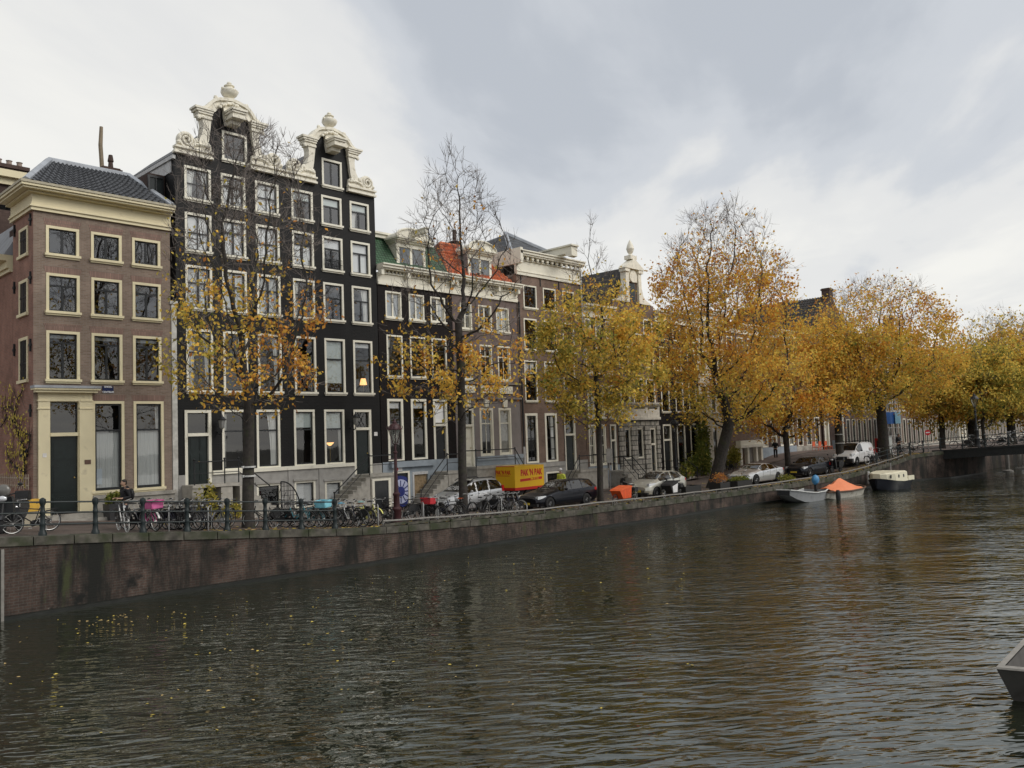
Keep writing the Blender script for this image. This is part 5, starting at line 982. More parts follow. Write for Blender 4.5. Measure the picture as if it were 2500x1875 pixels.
tree('autumn_tree', 'large leaning tree with dense orange crown and bare upper twigs next to the planter boxes', T4, 18.5, [(4.2, 2.5), (6, 4.7), (9, 5.1), (12, 4.8), (15, 4.2), (17.2, 3.2), (18.8, 1.4)], 5.0, .42, 1250, .42,
     (23000, [(3.4, .6), (5, 1.2), (8, 1.5), (11, 1.2), (13, .65), (15, .22), (17, .05), (18.6, .01)]), (.168, .28), lambda p: .64+.02*(p[2]-8)-.10*(p[2] < 6.5), 47, lean=(1.0, -1.0), twigs=4, tl=(.7, 1.6))
tree('autumn_tree', 'low spreading orange-leaved tree overhanging the navy hatchback', T5, 10.8, [(2.8, 2.2), (4.2, 4.4), (6, 4.9), (8, 4.2), (9.6, 2.8), (10.9, 1.0)], 3.6, .24, 640, .48,
     (18000, [(2.2, .7), (4, 1.2), (6.5, 1.4), (9, .8), (10.6, .2)]), (.172, .32), lambda p: .66-.02*(p[2]-6), 53, twigs=3, tl=(.6, 1.3))
tree('autumn_tree', 'banded trunk tree with thin gold leaves in front of the white van', T6, 11.8, [(4.0, 2.2), (6, 3.8), (8, 3.8), (10.4, 2.8), (12, 1.0)], 4.4, .33, 520, .50,
     (12500, [(3.4, .8), (6, 1.3), (9, .9), (12, .2), (13.6, .05)]), (.178, .32), lambda p: .58, 61, twigs=3, tl=(.6, 1.4))
tree('autumn_tree', 'big dark-trunked tree with wide mixed gold crown and twiggy dome beside the red kiosk', T7, 18.5, [(4.4, 3.4), (6, 5.8), (9, 6.4), (11, 5.7), (12.6, 4.6), (13.8, 3.4), (14.8, 1.4)], 4.6, .46, 1200, .50,
     (26000, [(3.0, .8), (5, 1.3), (8, 1.4), (10, .9), (12, .32), (14, .07), (16, .01)]), (.185, .34), lambda p: .56+.03*(p[2]-7)+.02*p[0], 71, twigs=4, tl=(.8, 1.7))
def far_base(px, py, Y): w = at_y(px, py, Y); return (float(w[0]), Y, sz(float(w[0])))
tree('autumn_tree', 'yellow-green tree with grey bare dome top behind the bridge bicycles', far_base(2372, 1060, 25), 11, [(3, 3.0), (5, 4.0), (7, 4.3), (9, 3.6), (10.2, 2.6), (11.1, 1.1)], 4.5, .42, 620, .62,
     (17000, [(2.6, 1), (4.5, 1.3), (7, 1.1), (8.6, .5), (10, .1), (11.6, 0.01)]), (.24, .42), lambda p: .42+.02*(p[2]-5), 83, 'autumn trees beyond the bridge', twigs=4, tl=(1, 2))
tree('autumn_tree', 'bright yellow tree with a rounded leafless top at the far right edge', far_base(2468, 1050, 22.5), 14, [(3, 3.6), (6, 5.0), (9, 5.3), (11, 4.9), (13.2, 3.8), (14.4, 1.6)], 4.5, .45, 680, .66,
     (20000, [(2.6, .8), (5, 1.3), (8, 1.2), (10, .5), (11.5, .07), (14, 0.01)]), (.26, .46), lambda p: .46+.01*(p[2]-8), 97, 'autumn trees beyond the bridge', twigs=4, tl=(1, 2.2))
tree('autumn_tree', 'yellow tree cut by the right picture edge behind the barge', far_base(2535, 1050, 21), 13, [(3, 4.5), (6, 6.6), (9, 7), (12, 5), (14, 1.5)], 4.5, .4, 380, .75,
     (14000, [(2.6, .8), (5, 1.3), (8, 1.2), (11, .8), (13, .1)]), (.3, .5), lambda p: .56, 103, 'autumn trees beyond the bridge', twigs=3, tl=(1, 2))
tree('autumn_tree', 'small olive-brown tree low behind the bridge lamp post', far_base(2400, 1065, 23.2), 9.5, [(2.2, 2), (3.5, 4.2), (6, 4.6), (8.5, 3), (9.6, 1)], 2.8, .2, 320, .55,
     (13000, [(1.8, .8), (4, 1.3), (7, 1.2), (9.5, .6)]), (.23, .35), lambda p: .34, 109, 'autumn trees beyond the bridge', twigs=3, tl=(.7, 1.5))
tree('autumn_tree', 'far brownish tree filling the gap between the big kiosk tree and the yellow ones', far_base(2300, 1060, 27), 9.0, [(2.6, 2.2), (4, 4.0), (6, 4.2), (8, 3.0), (9.2, 1.2)], 3.5, .28, 380, .6,
     (8000, [(2.0, .8), (4, 1.3), (6, 1.1), (8, .6), (9, .2)]), (.24, .4), lambda p: .62, 113, 'autumn trees beyond the bridge', twigs=3, tl=(.8, 1.8))
# tie bands on trunks
for T, hh, nm, r in ((T1, (2.35, 2.0), 'half bare tree before the black house', .255), (T6, (2.6, 1.9), 'tree in front of the white van', .36)):
    for k, h in enumerate(hh):
        mb = MB(); mb.lathe([(r, -.03), (r, .03)], (T[0], T[1], T[2]+h), 14); mb.box(T[0]-r-.02, T[0]-r+.04, T[1]-.06, T[1]+.06, T[2]+h-.045, T[2]+h+.045)
        tag(mb.build('trunk_band', mat('pale_band', (.5, .5, .48), .5), None), '%s pale metal band round the trunk of the %s' % ('upper' if k == 0 else 'lower', nm), 'band')
# shrubs, climbers
def shrub(name, label, base, rx, ry, h, n, leaf, tint, seed, cat='shrub', stems=5, group=None):
    rng = np.random.default_rng(seed); base = np.array(base, float); t = thing(name, label, cat, tuple(base), group); mb = MB(); tips = []
    for k in range(stems*4):
        a = rng.uniform(0, 2*PI); r = math.sqrt(rng.random()); tip = base+np.array([rx*r*math.cos(a), ry*r*math.sin(a), h*(1-.5*r*r)*rng.uniform(.5, 1)]); mid = base+(tip-base)*.5+rng.normal(0, .06, 3)*h; mb.tube([base, mid, tip], [.02, .014, .006], 4, cap=False); tips += [tip, (mid+tip)/2, tip*.8+mid*.2]
    mb.build('stems', BARKT, t); tips = np.array(tips); c = tips[rng.integers(0, len(tips), n)]+rng.normal(0, 1, (n, 3))*np.array([rx, ry, h*.6])*.20; c[:, 2] = np.maximum(c[:, 2], base[2]+.03)
    a = rng.normal(0, 1, (n, 3)); a /= np.linalg.norm(a, axis=1)[:, None]; b = rng.normal(0, 1, (n, 3)); b -= a*(a*b).sum(1)[:, None]; b /= np.linalg.norm(b, axis=1)[:, None]; s = leaf*rng.uniform(.6, 1.3, n)[:, None]
    V = np.stack([c-a*s*.6, c+b*s*.38, c+a*s*.6, c-b*s*.38], 1).reshape(-1, 3)-base; me = bpy.data.meshes.new('foliage'); me.from_pydata([tuple(v) for v in V], [], [(4*i, 4*i+1, 4*i+2, 4*i+3) for i in range(n)])
    at = me.attributes.new('tint', 'FLOAT', 'POINT'); at.data.foreach_set('value', np.repeat(np.clip(tint+rng.normal(0, .09, n), 0, 1), 4).astype(np.float32)); me.materials.append(LEAF); o = bpy.data.objects.new('foliage', me); COL.objects.link(o); o.parent = t; return t
def yc(px, py, Y): w = at_y(px, py, Y); return (float(w[0]), Y, sz(float(w[0])))
shrub('climbing_plant', 'tall dark green climbing plant on the front between the black and the cream house', yc(1722, 1150, YF-.45), .9, .35, 5.2, 2600, .16, .03, 5, 'plant', 8)
shrub('garden_shrub', 'rounded green shrub below the climbing plant beside the leaning tree', yc(1705, 1150, YF-1.0), 1.2, .7, 2.7, 2600, .16, .05, 6)
shrub('potted_plant', 'leafy plant in a terracotta pot by the arched black house', yc(1676, 1160, YF-1.5), .6, .5, 1.3, 900, .14, .12, 7, 'plant')
shrub('garden_shrub', 'olive green bush left of the garage portal', yc(1795, 1150, YF-.7), .8, .6, 2.2, 1400, .15, .2, 8)
shrub('garden_shrub', 'low yellow-green shrub growing at the foot of the black house behind the railing', yc(505, 1250, YF-1.6), .45, .4, 1.7, 520, .12, .24, 9)
shrub('garden_shrub', 'second low pale shrub right of the black house landing', yc(568, 1255, YF-1.5), .6, .4, .9, 420, .12, .26, 10)
shrub('tub_plant', 'green bushy plant in a dark square tub by the brick house plinth', (yc(282, 1200, YF-1.2)[0], YF-1.2, yc(282, 1200, YF-1.2)[2]+.75), .45, .3, .5, 700, .10, .08, 11, 'plant')
w_ = yc(282, 1200, YF-1.2); mb = MB(); mb.prism([(-.32, 0), (.32, 0), (.38, .8), (-.38, .8)], -.33, .33); tb = mb.build('plant_tub', mat('dark_tub', (.03, .03, .032), .5), None, loc=(0, 0, 0)); tb.location = w_; tag(tb, 'dark square tub holding the green bush by the brick house', 'planter')
w_ = yc(1676, 1160, YF-1.5); mb = MB(); mb.lathe([(.2, 0), (.28, .5), (.31, .5), (.31, .58)], (0, 0, 0), 14); tb = mb.build('plant_pot', mat('terracotta', (.4, .15, .08), .8), None, loc=(0, 0, 0)); tb.location = w_; tag(tb, 'terracotta pot in front of the arched black house', 'pot')
# ivy on the side wall of the corner house
iv = thing('wall_vine', 'leafless vine with scattered yellow leaves climbing the red side wall of the corner house', 'vine', (10.6, 37, 2.4)); mb = MB(); rng = np.random.default_rng(3); pts = []
def sidept(x, y): d = ray(*q(2, x, y)); w = CC+d*((10.56-0)/d[0]); return np.array([10.54, w[1], w[2]])
for path in ([(200, 1020), (205, 900), (190, 800), (150, 700), (120, 560), (140, 420), (190, 340)], [(200, 900), (240, 800), (250, 700), (200, 690), (150, 680)], [(205, 1000), (120, 960), (70, 900), (60, 800)], [(130, 600), (60, 560), (10, 640)], [(120, 500), (60, 470), (20, 500)]):
    P = [sidept(*p) for p in path]; mb.tube(P, [.035*(1-.6*i/len(P)) for i in range(len(P))], 5)
    for a, b in zip(P[:-1], P[1:]):
        for _ in range(6): s = a+(b-a)*rng.random(); e = s+np.array([0, rng.normal(0, .5), rng.normal(.1, .4)]); mb.tube([s, e], [.012, .005], 3); pts.append(e); pts.append((s+e)/2)
mb.build('stems', BARK, iv); pts = np.array(pts); n = 330; c = pts[rng.integers(0, len(pts), n)]+rng.normal(0, 1, (n, 3))*[0.02, .3, .35]; c[:, 0] = 10.52-.04*rng.random(n); keep = (c[:, 1] > 36.3); c = c[keep]; n = len(c)
mb = MB()
for p in c: s = rng.uniform(.06, .13); v = rng.uniform(0, 6.3); mb.add([(p[0], p[1]+s*math.cos(v), p[2]+s*math.sin(v)), (p[0]-.03, p[1]+s*.6*math.cos(v+1.6), p[2]+s*.6*math.sin(v+1.6)), (p[0], p[1]-s*math.cos(v), p[2]-s*math.sin(v)), (p[0]-.03, p[1]+s*.6*math.cos(v-1.6), p[2]+s*.6*math.sin(v-1.6))], [(0, 1, 2, 3)])
mb.build('foliage', mat('yellow_vine_leaf', (.42, .33, .06), .7, var=.4, nscale=2), iv)
mb = MB(); a0, a1 = sidept(-160, 1030), sidept(240, 1040)
ty0, ty1 = min(a0[1], a1[1]), max(a0[1], a1[1]); ty0 = max(ty0, 36.3)
for k in range(26): y = ty0+(ty1-ty0)*k/25; mb.box(10.5, 10.525, y-.018, y+.018, 3.5+.05*math.sin(k*3), 4.1); 
for z in (3.65, 3.95): mb.box(10.526, 10.55, ty0, ty1, z-.02, z+.02)
tag(mb.build('trellis', mat('pale_trellis', (.45, .38, .30), .8), None), 'pale slatted trellis on the side wall under the vine', 'trellis')
# ---------------------------------------------------------------- cars
TYRE = mat('tyre_rubber', (.014, .014, .015), .8); RIM = mat('alloy_rim', (.5, .5, .51), .3, .8); CHROME = mat('chrome', (.7, .7, .7), .15, 1.0, var=.02); PLAST = mat('black_plastic', (.016, .016, .017), .55)
HEADL = mat('headlight_glass', (.62, .64, .66), .1, .3, var=.05); REDL = mat('red_lamp', (.35, .01, .01), .2); YPLATE = mat('yellow_plate', (.65, .48, .05), .5)
def paint(n, c, metal=.5): return mat(n, c, .28, metal, var=.03, coat=.8 if max(c) > .1 else .35, spec=.5 if max(c) > .1 else .3)
def car(label, cat, loc, paintm, Lc, Wc, st, glass_x, pillars, ws, rw, wheels, R, extras=(), name='parked_car', rz=0, roofz=None):
    """lofted car; local x from nose to tail. st: stations (x, zlow, zbelt, zroof, half width, half roof width)"""
    root = local(name, label, cat, loc, 'cars parked along the quay', rz); root.scale = (.97,)*3; S = np.array(st, float); ns, ring = 84, 26; xs = np.linspace(S[0, 0], S[-1, 0], ns)
    def sm(k, x):                                               # smooth interpolation of a station column
        i = int(np.clip(np.searchsorted(S[:, 0], x)-1, 0, len(S)-2)); t = (x-S[i, 0])/(S[i+1, 0]-S[i, 0]); m = lambda j: (S[min(j+1, len(S)-1), k]-S[max(j-1, 0), k])/(S[min(j+1, len(S)-1), 0]-S[max(j-1, 0), 0]+1e-9)
        h = S[i+1, 0]-S[i, 0]; a, b, m0, m1 = S[i, k], S[i+1, k], m(i)*h*.6, m(i+1)*h*.6; return (2*t**3-3*t*t+1)*a+(t**3-2*t*t+t)*m0+(-2*t**3+3*t*t)*b+(t**3-t*t)*m1
    def half(x):
        zl, zb, zr, w, wr = (sm(k, x) for k in range(1, 6)); up = zr-zb
        K = [(w*.86, zl), (w*.95, zl+.05), (w*.985, zl+.16), (w, zl+(zb-zl)*.5), (w*.985, zl+(zb-zl)*.85), (w*.955, zb), (wr+(w*.955-wr)*.5, zb+up*.45), (wr, zb+up*.86), (wr*.88, zb+up*.965), (wr*.5, zr), (0, zr+.004)]
        return K
    T = [0, 1, 2, 3, 4, 5, 6, 7, 8, 9, 10]; tt = []
    for a in range(10): tt += [a+k/(4 if a in (2, 3, 5, 6) else 2) for k in range(4 if a in (2, 3, 5, 6) else 2)]
    tt.append(10); P = []
    for x in xs:
        K = half(x); r = []
        for t in tt: i = min(int(t), 9); f = t-i; r.append((x, K[i][0]*(1-f)+K[i+1][0]*f, K[i][1]*(1-f)+K[i+1][1]*f))
        P.append(r)
    P = np.array(P); nt_ = len(tt)
    for wx in wheels:                                           # open the wheel arches
        for i in range(ns):
            for j in range(nt_):
                if tt[j] <= 4.6:
                    d = np.array([P[i, j, 0]-wx, P[i, j, 2]-R]); n = np.linalg.norm(d); RA = R+.06
                    if abs(n-RA) < .055: d = d/n*RA; P[i, j, 0] = wx+d[0]; P[i, j, 2] = max(P[i, j, 2] if j == 0 else 0, R+d[1])
    body, gl = MB(), MB(); vs = [tuple(p) for r in P for p in r]; N0 = len(vs); vs += [(p[0], -p[1], p[2]) for r in P for p in r]; bf, gf = [], {'side_window': [], 'windscreen': [], 'rear_window': []}
    for i in range(ns-1):
        xm = (xs[i]+xs[i+1])/2
        for j in range(nt_-1):
            tm = (tt[j]+tt[j+1])/2; c = P[i:i+2, j:j+2].mean((0, 1)); f = (i*nt_+j, (i+1)*nt_+j, (i+1)*nt_+j+1, i*nt_+j+1)
            if tm < 4.7 and any(math.hypot(c[0]-wx, c[2]-R) < R+.055 for wx in wheels): continue
            K = half(xm); up = K[-1][1]-K[5][1]; key = None
            if 5.12 < tm < 7.0 and glass_x[0] < xm < glass_x[1] and up > .16 and not any(a < xm-(tm-5)*.06 < b for a, b in pillars): key = 'side_window'
            elif tm > 7.3 and ws[0] < xm < ws[1]: key = 'windscreen'
            elif tm > 7.3 and rw and rw[0] < xm < rw[1]: key = 'rear_window'
            for s in (0, 1):
                g = tuple(v+s*N0 for v in f); g = g if s else g[::-1]; (gf[key] if key else bf).append(g)
    e0 = [k for k in range(nt_)]; bf.append(tuple(e0)+tuple(N0+k for k in reversed(range(nt_-1)))); o = (ns-1)*nt_; bf.append(tuple(o+k for k in range(nt_))+tuple(N0+o+k for k in reversed(range(nt_-1))))
    def part(nm, fs, m, par):
        used = sorted({v for f in fs for v in f}); mp = {v: k for k, v in enumerate(used)}; mb = MB(); mb.add([vs[v] for v in used], [tuple(mp[v] for v in f) for f in fs]); return mb.build(nm, m, par, True)
    bd = part('body', bf, paintm, root)
    for nm, fs in gf.items():
        if nm == 'side_window':
            for sg in (-1, 1):
                ff = [f for f in fs if (f[0] >= N0) == (sg < 0)]
                if ff: part(nm, ff, PANEV, root)
        elif fs: part(nm, fs, PANEV, root)
    mb = MB(); x0, x1 = S[0, 0]+.25, S[-1, 0]-.25; mb.box(x0, x1, -Wc*.43, Wc*.43, .17, .30)  # floor, seats
    for wx in wheels: mb.lathe([(R+.055, -.02), (R+.055, 0), (.05, .0)], (wx, Wc/2-.30, R), 20, axis='y'); mb.lathe([(R+.055, -.02), (R+.055, 0)], (wx, -Wc/2+.30, R), 20, axis='y')
    mb.build('underbody', PLAST, root)
    mb = MB(); 
    for sx in (glass_x[0]+.55, glass_x[0]+1.45):
        for sy in (-.36, .36): mb.box(sx+.35, sx+.5, sy-.24, sy+.24, .5, 1.0 if Lc < 4.7 else 1.1); mb.box(sx-.1, sx+.4, sy-.24, sy+.24, .42, .55)
    mb.build('seats', mat('dark_seat', (.02, .02, .022), .8), root)
    wproto = None
    for wx in wheels:
        for s in (-1, 1):
            y = s*(Wc/2-.115); mb = MB(); mb.lathe([(R*.66, -.10), (R*.92, -.105), (R, -.07), (R, .07), (R*.92, .105), (R*.66, .10), (R*.66, -.10)], (wx, y, R), 28, axis='y'); w = mb.build('wheel', TYRE, root, True)
            mb = MB(); mb.lathe([(R*.67, -.085), (R*.67, .085), (R*.60, .085), (R*.58, -.0), (R*.58, -.085)], (wx, y, R), 24, axis='y'); mb.lathe([(R*.16, 0), (R*.14, s*.095)], (wx, y, R), 10, axis='y')
            for k in range(7):
                v = k*2*PI/7; c, sn = math.cos(v), math.sin(v); mb.tube([(wx+c*R*.1, y+s*.075, R+sn*R*.1), (wx+c*R*.6, y+s*.07, R+sn*R*.6)], [.035, .024], 4)
            mb.build('rim', RIM, w)
            mb = MB(); mb.lathe([(R*.55, -.01), (R*.55, .01)], (wx, y, R), 16, axis='y'); mb.build('brake_disc', mat('dark_disc', (.03, .03, .03), .5), w)
    nose = S[0, 0]
    def surf(x, t):
        K = half(x); i = min(int(t), 9); f = t-i; return K[i][0]*(1-f)+K[i+1][0]*f, K[i][1]*(1-f)+K[i+1][1]*f
    for s in (-1, 1):
        hx, hl, hz, hh = extras['head']; n = 7; vv = []
        mb = MB(); xa = [hx+hl*k/(n-1) for k in range(n)]
        for k, x in enumerate(xa):
            w = sm(4, x); thick = hh*(1-.75*(k/(n-1))**1.5); zc = hz+.16*hl*(k/(n-1)); vv += [(x, s*(w*.995+.012), zc-thick*.5), (x, s*(w*.985+.012), zc+thick*.5), (x-.02, s*(w*.80), zc+thick*.5), (x-.02, s*(w*.80), zc-thick*.5)]
        mb.add(vv, [(4*k+a, 4*k+4+a, 4*k+4+(a+1) % 4, 4*k+(a+1) % 4) for k in range(n-1) for a in range(4)]+[(0, 1, 2, 3), tuple(4*(n-1)+a for a in (3, 2, 1, 0))]); mb.build('headlight', HEADL, root, True)
        tx, tz, th = extras['tail']; w = sm(4, tx); mb = MB(); mb.box(tx-.14, tx+.03, *sorted((s*(w-.08), s*(w+.006))), tz-th/2, tz+th/2); mb.build('tail_lamp', REDL, root)
        mx = glass_x[0]+.45; zb = sm(2, mx); w = sm(4, mx); mb = MB(); mb.ball((mx, s*(w+.09), zb+.07), (.08, .10, .075), 10); mb.build('wing_mirror', extras.get('mirror', paintm), root, True)
        for dx in extras['handles']: w = sm(4, dx); mb = MB(); mb.box(dx, dx+.2, *sorted((s*(w*.985-.005), s*(w*.985+.03))), sm(2, dx)-.13, sm(2, dx)-.10); mb.build('door_handle', extras.get('handle_m', paintm), root)
        for dx in extras['seams']:
            mb = MB(); pp = [(dx+(.04*k), s*(surf(dx+.04*k, 2.6+.8*k)[0]+.004), surf(dx+.04*k, 2.6+.8*k)[1]) for k in range(4)]; mb.tube(pp, .008, 4); mb.build('door_seam', PLAST, root)
    gx, gz0, gz1, gw = extras['grille']; mb = MB(); mb.box(gx-.02, gx+.12, -gw, gw, gz0, gz1); mb.build('grille', PLAST, root); mb = MB(); mb.box(gx-.03, gx+.1, -Wc*.42, Wc*.42, .22, .36); mb.build('lower_intake', PLAST, root)
    mb = MB(); pz = extras.get('plate', .45); mb.box(gx-.05, gx-.021, -.26, .26, pz-.055, pz+.055); mb.build('number_plate', YPLATE, root)
    return root, half, sm
def ground_car(px, py, wx): w = at_street(px, py); return w
# positions from the front wheel on the canal side
def place(pxn, off, rz, L_):
    X = 40.0
    for _ in range(30): X = .5*X+.5*xcol(pxn, yq(X)+off, 1200)
    Y = yq(X)+off; v = np.array([X+L_*math.cos(rz), Y+L_*math.sin(rz), 1.5])-CC; print('car', round(X, 2), round(Y, 2), 'tail px', round(1250+FPX*(v@CR)/(v@CF))); return (X, Y, sz(X+2)+.02), rz
p, rz = place(1284, 2.1, -.03, 4.9)
car('black estate car with chrome window line parked on the canal edge before the yellow truck', 'car', p, paint('blue_black_paint', (.006, .007, .012)), 4.9, 1.86,
    [(0, .30, .58, .64, .70, .55), (.25, .20, .66, .76, .84, .66), (.9, .18, .80, .90, .91, .72), (1.45, .18, .90, .985, .93, .72), (1.75, .18, .93, 1.10, .93, .66), (2.35, .18, .96, 1.42, .93, .60), (3.0, .18, .97, 1.47, .93, .60), (3.9, .18, .99, 1.46, .92, .60), (4.5, .22, 1.0, 1.42, .90, .58), (4.78, .30, 1.0, 1.20, .87, .60), (4.9, .36, .84, .95, .82, .62)],
    (1.62, 4.45), [(2.62, 2.70), (3.50, 3.58)], (1.50, 2.40), (4.42, 4.72), (.88, 3.85), .335, dict(head=(.10, .5, .66, .15), tail=(4.72, .88, .16), handles=(2.3, 3.2), seams=(1.75, 2.68, 3.5), grille=(.02, .46, .66, .30), plate=.36), rz=rz)
p = (xcol(1064, 31.9), 31.9, 0); p = (p[0], p[1], sz(p[0]+2)); print('mpv', p, xcol(1220, 31.6)-p[0])
car('silver people carrier behind the thin tree trunk, nose towards the stone stoop', 'car', (p[0], p[1], p[2]+.02), paint('silver_paint', (.50, .51, .52), .6), 4.85, 1.88,
    [(0, .30, .62, .70, .66, .5), (.2, .20, .76, .86, .84, .66), (.8, .18, .94, 1.05, .92, .72), (1.25, .18, 1.02, 1.16, .94, .72), (1.9, .18, 1.06, 1.50, .94, .66), (2.5, .18, 1.08, 1.69, .94, .64), (3.4, .18, 1.10, 1.73, .94, .64), (4.3, .20, 1.12, 1.68, .92, .62), (4.7, .24, 1.10, 1.45, .90, .64), (4.85, .34, .98, 1.08, .84, .62)],
    (1.35, 4.55), [(2.32, 2.42), (3.38, 3.46), (3.44, 3.5)], (1.15, 2.45), (4.45, 4.78), (.95, 3.80), .335, dict(head=(.12, .55, .78, .24), tail=(4.70, 1.12, .34), handles=(2.2, 3.2), seams=(1.5, 2.38, 3.42), grille=(.0, .44, .62, .42), plate=.42), rz=.06)[0].scale = (.91, .93, .95)
p, rz = place(1556, 2.2, -.03, 4.08)
car('pale beige-silver hatchback parked behind the black and white cargo bike', 'car', p, paint('champagne_paint', (.50, .49, .43), .5), 4.08, 1.75,
    [(0, .32, .60, .70, .60, .45), (.2, .22, .74, .84, .78, .6), (.75, .18, .92, 1.02, .86, .66), (1.1, .18, .98, 1.12, .87, .66), (1.7, .18, 1.02, 1.44, .87, .58), (2.2, .18, 1.04, 1.55, .87, .57), (2.9, .20, 1.08, 1.54, .87, .55), (3.5, .22, 1.14, 1.46, .86, .54), (3.85, .30, 1.10, 1.22, .83, .58), (4.08, .40, .90, .98, .76, .56)],
    (1.2, 3.45), [(2.34, 2.42)], (1.02, 1.95), (3.50, 3.84), (.80, 3.39), .325, dict(head=(.16, .55, .80, .15), tail=(3.95, .95, .16), handles=(2.1,), seams=(1.35, 2.38, 3.1), grille=(.02, .36, .50, .5), plate=.45, mirror=PLAST), rz=rz)
p, rz = place(1801, 2.7, -.06, 4.97)
car('silver saloon car with dark glass roof parked by the garage portal', 'car', p, paint('light_silver_paint', (.56, .57, .58), .6), 4.97, 1.96,
    [(0, .32, .58, .66, .66, .5), (.22, .20, .68, .78, .86, .66), (.95, .18, .82, .93, .95, .76), (1.5, .18, .92, 1.03, .97, .74), (2.2, .18, .96, 1.36, .97, .62), (2.7, .18, .98, 1.44, .97, .60), (3.4, .18, 1.0, 1.38, .96, .58), (4.2, .20, 1.04, 1.18, .95, .62), (4.7, .26, 1.03, 1.10, .91, .68), (4.97, .40, .90, .98, .82, .64)],
    (1.75, 4.1), [(2.72, 2.80), (3.6, 3.68)], (1.55, 2.35), (3.5, 4.35), (.95, 3.91), .35, dict(head=(.16, .5, .68, .14), tail=(4.85, .92, .14), handles=(2.45, 3.35), seams=(1.8, 2.75, 3.62), grille=(.0, .50, .60, .40), plate=.42), rz=rz)
p, rz = place(1941, 2.6, -.08, 4.2)
car('dark navy hatchback under the low orange tree, black scooter behind it', 'car', p, paint('navy_paint', (.008, .010, .016), .4), 4.2, 1.76,
    [(0, .32, .60, .68, .62, .48), (.2, .20, .70, .80, .80, .62), (.85, .18, .86, .97, .86, .68), (1.25, .18, .92, 1.04, .88, .66), (1.85, .18, .96, 1.40, .88, .58), (2.4, .18, .98, 1.48, .88, .57), (3.2, .18, 1.0, 1.46, .87, .56), (3.8, .22, 1.02, 1.36, .86, .56), (4.05, .28, .98, 1.08, .84, .6), (4.2, .38, .80, .88, .78, .56)],
    (1.35, 3.75), [(2.36, 2.44), (3.22, 3.30)], (1.18, 2.0), (3.72, 4.02), (.88, 3.46), .32, dict(head=(.12, .45, .70, .18), tail=(4.05, .85, .22), handles=(2.1, 3.0), seams=(1.5, 2.4, 3.25), grille=(.0, .44, .60, .36), plate=.40), rz=rz)
p, rz = place(2060, 2.5, -.06, 4.25)
car('white panel van with roof bars parked beside the tree with pale trunk bands', 'van', p, paint('white_van_paint', (.78, .78, .78), 0), 4.25, 1.82,
    [(0, .34, .66, .76, .68, .5), (.15, .22, .80, .90, .84, .66), (.7, .20, 1.0, 1.12, .90, .72), (.95, .20, 1.06, 1.20, .91, .72), (1.45, .20, 1.10, 1.62, .91, .68), (1.85, .20, 1.12, 1.80, .91, .68), (2.8, .20, 1.14, 1.84, .91, .70), (3.9, .22, 1.14, 1.82, .91, .70), (4.15, .28, 1.10, 1.74, .90, .70), (4.25, .34, 1.0, 1.60, .88, .68)],
    (1.05, 2.05), [], (.92, 1.72), None, (.85, 3.55), .32, dict(head=(.10, .45, .84, .22), tail=(4.14, 1.0, .4), handles=(1.85,), seams=(1.2, 2.1, 3.1), grille=(.0, .56, .72, .45), plate=.42, mirror=PLAST), 'parked_van', rz)
_v = [o for o in bpy.data.objects if o.name == 'parked_van'][0]
mb = MB()
for x in (1.9, 3.6): mb.box(x, x+.06, -.75, .75, 1.90, 1.94); mb.box(x, x+.06, -.72, -.66, 1.78, 1.90); mb.box(x, x+.06, .66, .72, 1.78, 1.90)
mb.box(1.85, 3.7, -.70, -.66, 1.941, 1.98); mb.build('roof_bars', PLAST, _v); mb = MB(); mb.box(-.04, .3, -.86, .86, .24, .56); mb.build('front_bumper', PLAST, _v); mb = MB(); mb.box(2.1, 3.2, -.935, -.91, .62, .68); mb.build('rubbing_strip', PLAST, _v)
mb = MB(); mb.ball((3.5, -.905, 1.25), (.25, .02, .14), 12); mb.build('side_logo', mat('pale_logo', (.6, .45, .42), .5), _v)
_m = [o for o in bpy.data.objects if o.get('label', '').startswith('silver people')][0]; mb = MB()
for s in (-1, 1): mb.tube([(2.2, s*.62, 1.68), (2.5, s*.62, 1.79), (4.0, s*.6, 1.79), (4.25, s*.6, 1.70)], .025, 6)
mb.build('roof_rails', PLAST, _m)
# a further car bonnet at the orange tree
# ---------------------------------------------------------------- yellow covered trailer
YEL_ = mat('truck_yellow', (.74, .43, .012), .45, var=.03, dirt=((.55, .30, .02), 1.2, .66)); TRED = mat('truck_red', (.50, .018, .012), .45, var=.05)
yy = 33.2; x0 = float(at_y(*q('c', 1240, 340), yy)[0]); x1 = float(at_y(*q('c', 1580, 240), yy)[0]); zt = float(at_y(*q('c', 1240, 90), yy)[2]); zg = sz(36); print('truck', x0, x1, zt, zg)
tk = thing('covered_trailer', 'yellow covered box trailer with red lettering behind the black estate car', 'trailer', (x0, yy, zg)); wd = 1.9
mb = MB(); mb.box(x0, x1, yy, yy+wd, zg+.86, zt); bx_ = mb.build('cargo_box', YEL_, tk)
mb = MB(); mb.box(x0-.012, x1+.012, yy-.012, yy+wd+.012, zg+.70, zg+.858); mb.box(x0-.012, x0-.002, yy, yy+wd, zt-.03, zt+.01); mb.build('red_skirt', TRED, bx_)
hh = zt-zg-.86; xc = (x0+x1)/2; Lx = x1-x0
text_part('lettering', "PAK 'N BAK", hh*.40, TRED, bx_, Matrix.Translation((xc+.06*Lx, yy-.005, zg+.86+hh*.66)) @ FRONT, Lx*.82/(hh*.40*5.9), .022)
